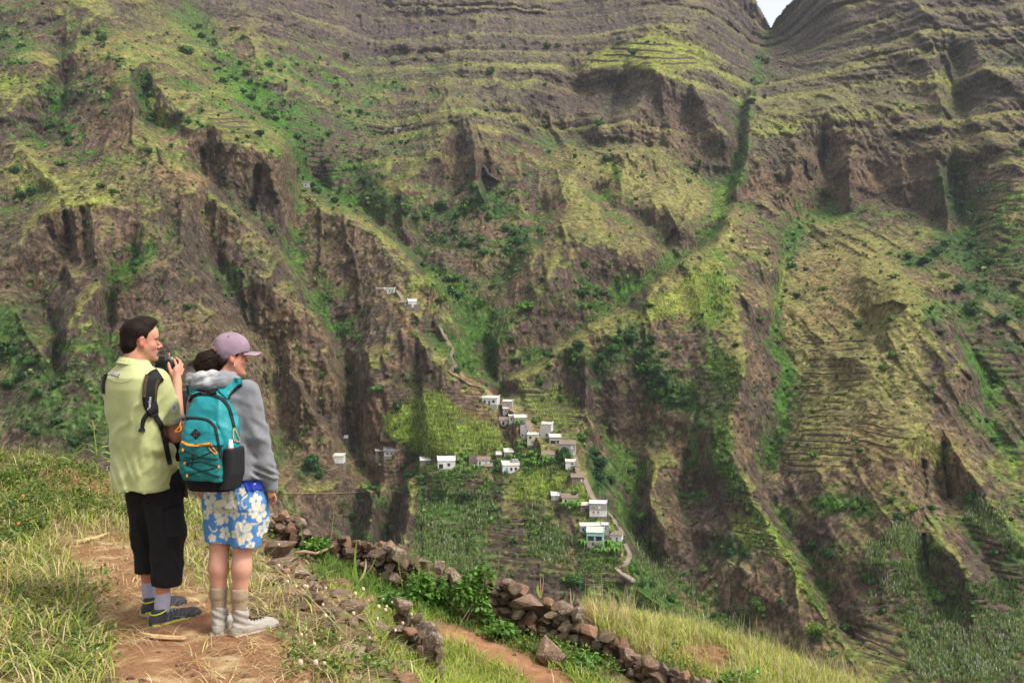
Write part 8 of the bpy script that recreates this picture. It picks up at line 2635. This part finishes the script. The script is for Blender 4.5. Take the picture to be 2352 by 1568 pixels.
# the rest of the scrub, too many to count
VV, FF, CC, off = [], [], [], 0
small = [leaf_cloud(24, 950 + i, 3, leaf=.48, col=[(.044, .11, .024), (.075, .15, .026), (.10, .16, .034), (.06, .12, .03)][i % 4], spread=.5) for i in range(8)]
pts = [(u, v, r_ * .8) for u, v, r_, k in rest]
while len(pts) < 8200:
    u, v = rb.uniform(-60, 2410), rb.uniform(60, 1560)
    dens = .30 + .55 * float(sstep(-.1, .35, fbm(np.array([u / 60]), np.array([v / 60]), 2, 611))[0])
    if v < 260 and u > 800: dens *= .25
    if rb.random() < dens: pts.append((u, v, rb.uniform(1.6, 5.2)))
pts = [p for p in pts if vis(p[0], p[1])]
P3 = terrain_many([p[0] for p in pts], [p[1] for p in pts])
for (u, v, r_), g in zip(pts, P3):
    V, Q, C = small[rb.integers(8)]
    s = r_ * g[1] / F; a = rb.uniform(0, 6.28); ca, sa = math.cos(a), math.sin(a)
    W = np.column_stack([V[:, 0] * ca - V[:, 1] * sa, V[:, 0] * sa + V[:, 1] * ca, V[:, 2]]) * s + np.array([g[0], g[1] - .2 * s, g[2] + .2 * s])
    VV.append(W); FF.append(Q + off); CC.append(C * rb.uniform(.7, 1.3)); off += len(V)
o = obj('scrub', mesh_np('scrub', np.concatenate(VV), np.concatenate(FF).astype(np.int32), M_LEAF, False, np.concatenate(CC)))
tag(o, 'low green scrub dotted over the whole mountainside', 'scrub', kind='stuff')


# ---- crops: maize rows, sugar cane with pale plumes
def crop(name, polys, pitch, h, cols, wts, seed, label, plume=0.0, blades=3, jitter=.35, width=.22):
    r = np.random.default_rng(seed)
    us, vs_ = [], []
    for pl in polys:
        p = np.array(pl, float); lo, hi = p.min(0), p.max(0)
        gu, gv = np.meshgrid(np.arange(lo[0], hi[0], pitch[0]), np.arange(lo[1], hi[1], pitch[1]))
        q = np.column_stack([gu.ravel(), gv.ravel()]) + r.normal(0, 1, (gu.size, 2)) * jitter * np.array(pitch)
        q = q[(poly_mask(q[:, 0] + 34 * fbm(q[:, 0] / 30, q[:, 1] / 30, 3, 3), q[:, 1] + 24 * fbm(q[:, 0] / 30, q[:, 1] / 30, 3, 8), pl, 10) > .5)]
        q = q[fbm(q[:, 0] / 22, q[:, 1] / 16, 2, seed) > -.36]
        us.append(q[:, 0]); vs_.append(q[:, 1])
    u = np.concatenate(us); v = np.concatenate(vs_); P = terrain_many(u, v); n = len(P)
    P[:, 1] -= .25
    B = Blades()
    for b in range(blades):
        B.add(P + r.normal(0, .15, (n, 3)) * (1, 1, 0), h * r.uniform(.7, 1.1, n), width * r.uniform(.8, 1.3, n), r.uniform(.15, .8, n), r.uniform(0, 6.28, n), palette(n, cols, wts, seed + b, .22))
    if plume:
        k = r.random(n) < plume
        Q = P[k].copy(); Q[:, 2] += h * .6; m = len(Q)
        B.add(Q, h * .45 * r.uniform(.7, 1.2, m), width * 1.1, .35 * r.random(m), r.uniform(0, 6.28, m), palette(m, [(.46, .43, .38), (.36, .34, .30)], [2, 1], seed + 9, .15))
    ob = B.build(name, M_GRASS, label, 'crop')
    return ob


crop('maize_crop', [[(880,960),(930,918),(1010,900),(1050,930),(1110,972),(1150,990),(1150,1030),(1080,1045),(980,1045),(930,1020),(890,1000)],
                    [(1180,1088),(1230,1075),(1300,1092),(1270,1150),(1160,1150)], [(1290,1122),(1340,1112),(1360,1152),(1330,1172)], [(1200,890),(1280,888),(1335,950),(1300,982),(1235,955)],
                    [(1480,738),(1510,690),(1580,635),(1640,600),(1680,640),(1685,735),(1560,718)]],
     (5.0, 5.2), 1.9, [(.30, .38, .055), (.22, .34, .045), (.36, .36, .10), (.11, .20, .03)], [4, 4, 2, 2], 31, 'rows of yellow green maize on the village spur and field ridge')
crop('sugar_cane', [[(1000,650),(1060,655),(1110,700),(1150,720),(1210,712),(1180,745),(1150,790),(1120,770),(1060,745),(1010,690)], [(960,1125),(1130,1130),(1150,1195),(1090,1225),(960,1210)],
                    [(1200,1150),(1270,1160),(1290,1255),(1215,1290)], [(1400,1050),(1500,1060),(1490,1112),(1430,1120)], [(960,1210),(1110,1225),(1090,1330),(950,1300)],
                    [(2060,1430),(2352,1400),(2352,1570),(2110,1570)], [(1440,1210),(1480,1240),(1570,1340),(1620,1400),(1540,1390),(1460,1330)], [(1980,1250),(2080,1185),(2170,1285),(2000,1400)],
                    [(2210,1140),(2300,1150),(2340,1260),(2260,1230)], [(1560,1400),(1700,1430),(1740,1470),(1600,1440)], [(1240,1230),(1330,1230),(1310,1290),(1240,1300)]],
     (4.4, 4.6), 1.9, [(.15, .23, .055), (.21, .27, .09), (.11, .18, .04)], [3, 2.5, 1.5], 37, 'sugar cane with pale plumes in patches below the village and lower right', plume=.30, jitter=.6)
crop('field_crop', [[(1040,1040),(1180,1060),(1200,1010),(1290,1050),(1330,1090),(1170,1090)], [(960,1060),(1080,1075),(1160,1095),(1150,1140),(970,1120)], [(1680,1190),(1760,1195),(1800,1290),(1700,1240)],
                    [(1640,600),(1665,600),(1680,740),(1650,740)], [(1640,800),(1690,800),(1700,900),(1680,1050),(1640,1000)], [(1330,1255),(1420,1260),(1440,1325),(1330,1350)], [(2230,420),(2352,430),(2352,660),(2290,630)],
                    [(1640,1060),(1690,1070),(1720,1150),(1660,1160)], [(2060,1340),(2352,1330),(2352,1420),(2080,1440)]],
     (6.5, 6.5), 1.5, [(.075, .15, .03), (.11, .19, .035), (.05, .11, .025), (.20, .26, .06)], [4, 3, 2, 1.3], 41, 'green bean and root crops between the houses and on field terraces', blades=4, width=.34)

# ---- banana plants round the houses
ban = MB(); rbn = np.random.default_rng(12)
ban.tube([(0, 0, -.5), (0, 0, 2.0)], [.16, .11], 6, c=(.16, .19, .06))
lf = MB()
for i in range(9):
    a = i * 2.4; L = 2.2; pts = []; ws = []
    for t in np.linspace(0, 1, 5):
        pts.append((math.cos(a) * L * t * .85, math.sin(a) * L * t * .85, 1.8 + 1.5 * t - 2.3 * t * t)); ws.append([.08, .5, .62, .5, .05][int(t * 4)])
    lf.ribbon(pts, ws, (-math.sin(a), math.cos(a), 0), c=(.085 + .03 * rbn.random(), .20 + .05 * rbn.random(), .03))
STEM_ME, BLEAF_ME = ban.mesh('stem', M_LEAF), lf.mesh('leaves', M_LEAF)
bsp = [(1205,1050),(1220,1046),(1235,1052),(1250,1056),(1262,1060),(1240,1064),(1225,1060),(1212,1062),(1252,1066),(1228,1070),(1242,1071),(1065,1070),(1056,1062),(1060,1048),(1072,1056),(1085,1048),(1055,1076),(1090,1078),(1074,1084),(1150,1078),(1196,1032),(1204,1024),(1190,1020),
       (1200,972),(1188,976),(1290,1162),(1302,1166),(1314,1162),(1326,1166),(1310,1171),(1335,1248),(1342,1254),(1380,1258),(1395,1252),(1408,1260),(1398,1268),(1412,1270),(1385,1270),(1370,1268),(1420,1258),(964,1075),(978,1056),(1170,1050),(1178,1054),(1146,1060),(1112,900),(1100,870)]
for i, (u, v) in enumerate(bsp):
    g = terrain_at(u, v)
    e = empty('banana_plant', (g.x, g.y - .6, g.z - .2), rbn.uniform(0, 6.28)); s = rbn.uniform(.8, 1.15); e.scale = (s, s, s)
    obj('stem', STEM_ME, e); obj('leaves', BLEAF_ME, e)
    pl_ = 'in the main grove amid the village' if 1030 < v < 1095 and u > 1190 else ('beside the lower row of white-roofed houses' if 1040 < v < 1095 else ('under the cream cottage' if 1155 < v < 1180 else ('in the plot below the lowest houses' if v >= 1240 else 'beside the upper houses of the village')))
    tag(e, 'banana plant with broad drooping leaves ' + pl_, 'banana plant', 'banana plants ' + pl_)

# ---- the tall palm on the right, and trees one can name
g = terrain_at(1671, 1385)
pm = empty('palm_tree', (g.x, g.y - 1.5, g.z)); tag(pm, 'single tall palm with a thin trunk on the lower right slope', 'palm tree')
hgt = 105 * g.y / F
q = MB(); q.tube([(0, 0, -1), (.15, 0, hgt * .4), (.05, 0, hgt * .93)], [.26, .20, .17], 7); q.build('trunk', M_BARK, pm)
q = MB()
for i in range(22):
    a = i * 2.39996; el = (i % 4) * .28 - .35; L = 2.7; pts = []; ws = []
    for t in np.linspace(0, 1, 5):
        pts.append((math.cos(a) * L * t * math.cos(el), math.sin(a) * L * t * math.cos(el), hgt * .93 + L * (t * math.sin(el) + .35 * t - .75 * t * t))); ws.append((.12, .55, .6, .4, .03)[int(t * 4)])
    q.ribbon(pts, ws, (-math.sin(a), math.cos(a), .0), c=(.045, .085, .025) if i % 5 else (.20, .18, .07))
q.build('fronds', M_LEAF, pm)


def tree(label, u, v, r_px, h_px, col, seed, leaf=.16):
    g = terrain_at(u, v); m = g.y / F
    e = empty('tree', (g.x, g.y - .5, g.z)); tag(e, label, 'tree', 'trees standing singly on the far slopes')
    R_, Ht = r_px * m, h_px * m
    q = MB(); q.tube([(0, 0, -1.0), (.05 * R_, 0, Ht * .35), (-.03 * R_, .02, Ht * .62)], [.09 * R_ + .06, .06 * R_ + .04, .03 * R_ + .02], 6)
    for a in range(4): q.tube([(.04 * R_, 0, Ht * .3), (.45 * R_ * math.cos(a * 1.6), .45 * R_ * math.sin(a * 1.6), Ht * .62)], [.05 * R_ + .02, .02 * R_], 5)
    q.build('trunk', M_BARK, e)
    V, Q, C = leaf_cloud(700, seed, 10, .8, leaf, col, .4, .68, 0)
    V = V * np.array([R_, R_, R_ * .95]) + np.array([0, 0, Ht - R_ * .75])
    obj('crown', mesh_np('crown', V, Q, M_LEAF, False, C), e)


tree('bright yellow green tree on the lower right slope above the grass edge', 1872, 1478, 24, 54, (.115, .205, .022), 61)
tree('small round lime green tree below the reddish cliff at right', 2093, 1184, 14, 30, (.15, .24, .025), 62)
tree('dark round tree at the foot of the reddish cliff at far right', 2226, 1156, 18, 32, (.035, .095, .02), 63)
tree('dark round tree beside the stepped fields at lower right', 1990, 1345, 17, 34, (.04, .105, .022), 64)
tree('dark spreading tree overhanging the stream gully at right', 1903, 1290, 22, 40, (.035, .085, .028), 65)
tree('tall dark tree in front of the two-storey grey house', 1295, 1052, 15, 28, (.032, .08, .022), 66)
tree('broad bright green tree on the gorge brow right of the cane', 1206, 716, 20, 30, (.06, .15, .022), 67)
tree('small green tree by the gorge beside the pale cane', 1104, 710, 14, 28, (.07, .155, .024), 68)
tree('lone dark tree left above the maize field', 912, 942, 14, 24, (.03, .085, .02), 69)
tree('olive green tree in the cane on the upper spur', 1013, 705, 14, 30, (.12, .165, .022), 70)
tree('dark tree left of the pale isolated house', 718, 1082, 22, 44, (.036, .095, .026), 71)

# ------------------------------------------------------------------ dry-stone terrace walls stepping the fields
M_TWALL = simple_mat('terrace_stone', (.075, .055, .043), .95, .4, 1.6, .6, 2.5, spec=.05)
TSETS = [
 ([(1840,765),(1990,780),(2000,840),(1930,960),(1840,1000)], 17, -.02, 1.25, 'on the broad dry slope at right'), ([(1800,1005),(1930,985),(1970,1040),(1930,1090),(1805,1090)], 14, .03, 1.3, 'under the small trees of the dry slope'),
 ([(1940,960),(2080,930),(2110,985),(2040,1055),(1960,1045)], 21, .22, 1.1, 'on the grassy brow above the reddish cliff'), ([(2255,400),(2360,420),(2360,690),(2290,650),(2240,560)], 21, .06, 1.5, 'in the tall field stair at the right edge'),
 ([(1955,1440),(2060,1415),(2115,1500),(2115,1575),(2040,1575)], 15, .33, 1.15, 'in the dense brown stair at lower right'), ([(1985,1300),(2060,1290),(2075,1350),(1965,1420)], 17, -.45, 1.1, 'in the slanting stair below the lower right cliff'),
 ([(2065,1370),(2200,1350),(2352,1400),(2352,1560),(2120,1560)], 22, -.06, 1.0, 'among the cane at the lower right corner'), ([(970,1215),(1130,1180),(1210,1200),(1290,1290),(1280,1390),(1000,1330)], 17, .05, 1.2, 'in the brown stair below the village cane'),
 ([(1195,890),(1290,882),(1350,950),(1315,988),(1235,962)], 11, .04, .9, 'on the yellow fields across the gorge from the village'), ([(1043,893),(1107,903),(1113,962),(1048,968)], 10, .02, .9, 'in the red plot left of the uppermost white house'),
 ([(660,275),(775,253),(835,330),(750,418),(688,360)], 13, .0, 1.5, 'in the high valley behind the crags'), ([(1335,142),(1400,112),(1500,88),(1595,108),(1605,152)], 14, .03, 2.0, 'on the bright green shelf of the central cliff'),
 ([(1690,515),(1740,522),(1785,568),(1765,600),(1705,562)], 12, .08, 1.3, 'at the head of the spur of fields'), ([(690,428),(768,442),(758,474),(700,462)], 9, .03, 1.1, 'below the distant low stone house'),
 ([(2205,748),(2300,768),(2350,855),(2290,866)], 16, .08, 1.1, 'by the right-hand gully'), ([(1640,1105),(1705,1098),(1740,1155),(1660,1165)], 9, .02, .8, 'on the bare lower field ridge'),
 ([(1675,1195),(1758,1198),(1803,1285),(1700,1240)], 10, .10, .8, 'in the small green field on the lower spur'), ([(948,738),(988,738),(1008,792),(968,796)], 15, .02, 1.1, 'on the upper spur under the two huts'),
 ([(1325,1285),(1432,1290),(1445,1335),(1335,1355)], 14, .05, .9, 'in the garden below the lowest houses'), ([(2190,1180),(2270,1210),(2352,1300),(2352,1380),(2220,1320)], 19, .12, 1.0, 'on the far right lower flank'),
 ([(965,1070),(1060,1080),(1160,1095),(1150,1140),(970,1125)], 13, .02, .8, 'in the gardens below the lower row of houses'), ([(470,255),(560,262),(598,328),(520,318)], 12, .0, 1.4, 'on the green slope of the upper left valley')]
rt = np.random.default_rng(19); nw = 0
for poly, sp, slope, hh, where in TSETS:
    p = np.array(poly, float); lo, hi = p.min(0), p.max(0)
    v0 = lo[1] - 30
    while v0 < hi[1] + 60:
        us = np.arange(lo[0], hi[0], 3.0)
        vv = v0 + slope * (us - lo[0]) + .38 * sp * fbm(us / 55, us * 0 + v0 / 30, 3, 171)
        ins = poly_mask(us + 10 * noise2(us / 20, us * 0 + v0, 5), vv, poly, 1.0) > .5
        gap = noise2(us / 26, us * 0 + v0 / 7, 177) > -.42
        ok = ins & gap
        i = 0
        while i < len(us):
            if not ok[i]: i += 1; continue
            j = i
            while j + 1 < len(us) and ok[j + 1]: j += 1
            if j - i >= 5:
                G = terrain_many(us[i:j + 1], vv[i:j + 1])
                for _ in range(2): G[1:-1] = .5 * G[1:-1] + .25 * (G[:-2] + G[2:])
                n_ = len(G); taper = np.minimum(1, np.minimum(np.arange(n_), np.arange(n_)[::-1]) / 2.5)
                h_ = hh * (G[:, 1] / 420) * rt.uniform(.8, 1.15) * (.35 + .65 * taper) * (1 + .22 * noise2(us[i:j + 1] / 5, us[i:j + 1] * 0, 179))
                c0 = G.mean(0); rel = G - c0
                out = np.array([0, -.45, 0])
                A = rel + out + np.stack([0 * h_, 0 * h_, h_ * .35], -1); Bm = rel + out * 1.3 - np.stack([0 * h_, 0 * h_, h_ * .75], -1); Ck = rel + np.array([0, .5, 0]) + np.stack([0 * h_, 0 * h_, h_ * .35], -1)
                V = np.concatenate([A, Bm, Ck]); fc = []
                for k in range(n_ - 1): fc += [(k, n_ + k, n_ + k + 1, k + 1), (k, k + 1, 2 * n_ + k + 1, 2 * n_ + k)]
                o = obj('terrace_wall', mesh_np('terrace_wall', V, np.array(fc, np.int32), M_TWALL), None, tuple(c0))
                tag(o, 'low dark dry-stone terrace wall ' + where, 'terrace wall', 'terrace walls ' + where, 'thing'); nw += 1
            i = j + 1
        v0 += sp * rt.uniform(.85, 1.15)

# ------------------------------------------------------------------ the air of the valley
hz = MB(); hz.box(0, 640, 200, 1900, 1330, 660)
hm_ = bpy.data.materials.new('valley_air'); hm_.use_nodes = True
hn = hm_.node_tree.nodes; hl = hm_.node_tree.links
hn.remove(hn['Principled BSDF'])
pv = hn.new('ShaderNodeVolumePrincipled'); pv.inputs['Color'].default_value = (.86, .91, 1.0, 1); pv.inputs['Density'].default_value = .00006; pv.inputs['Anisotropy'].default_value = .15
hl.new(pv.outputs[0], hn['Material Output'].inputs['Volume'])
tag(hz.build('haze', hm_), 'thin bluish haze filling the valley', 'haze', kind='stuff')
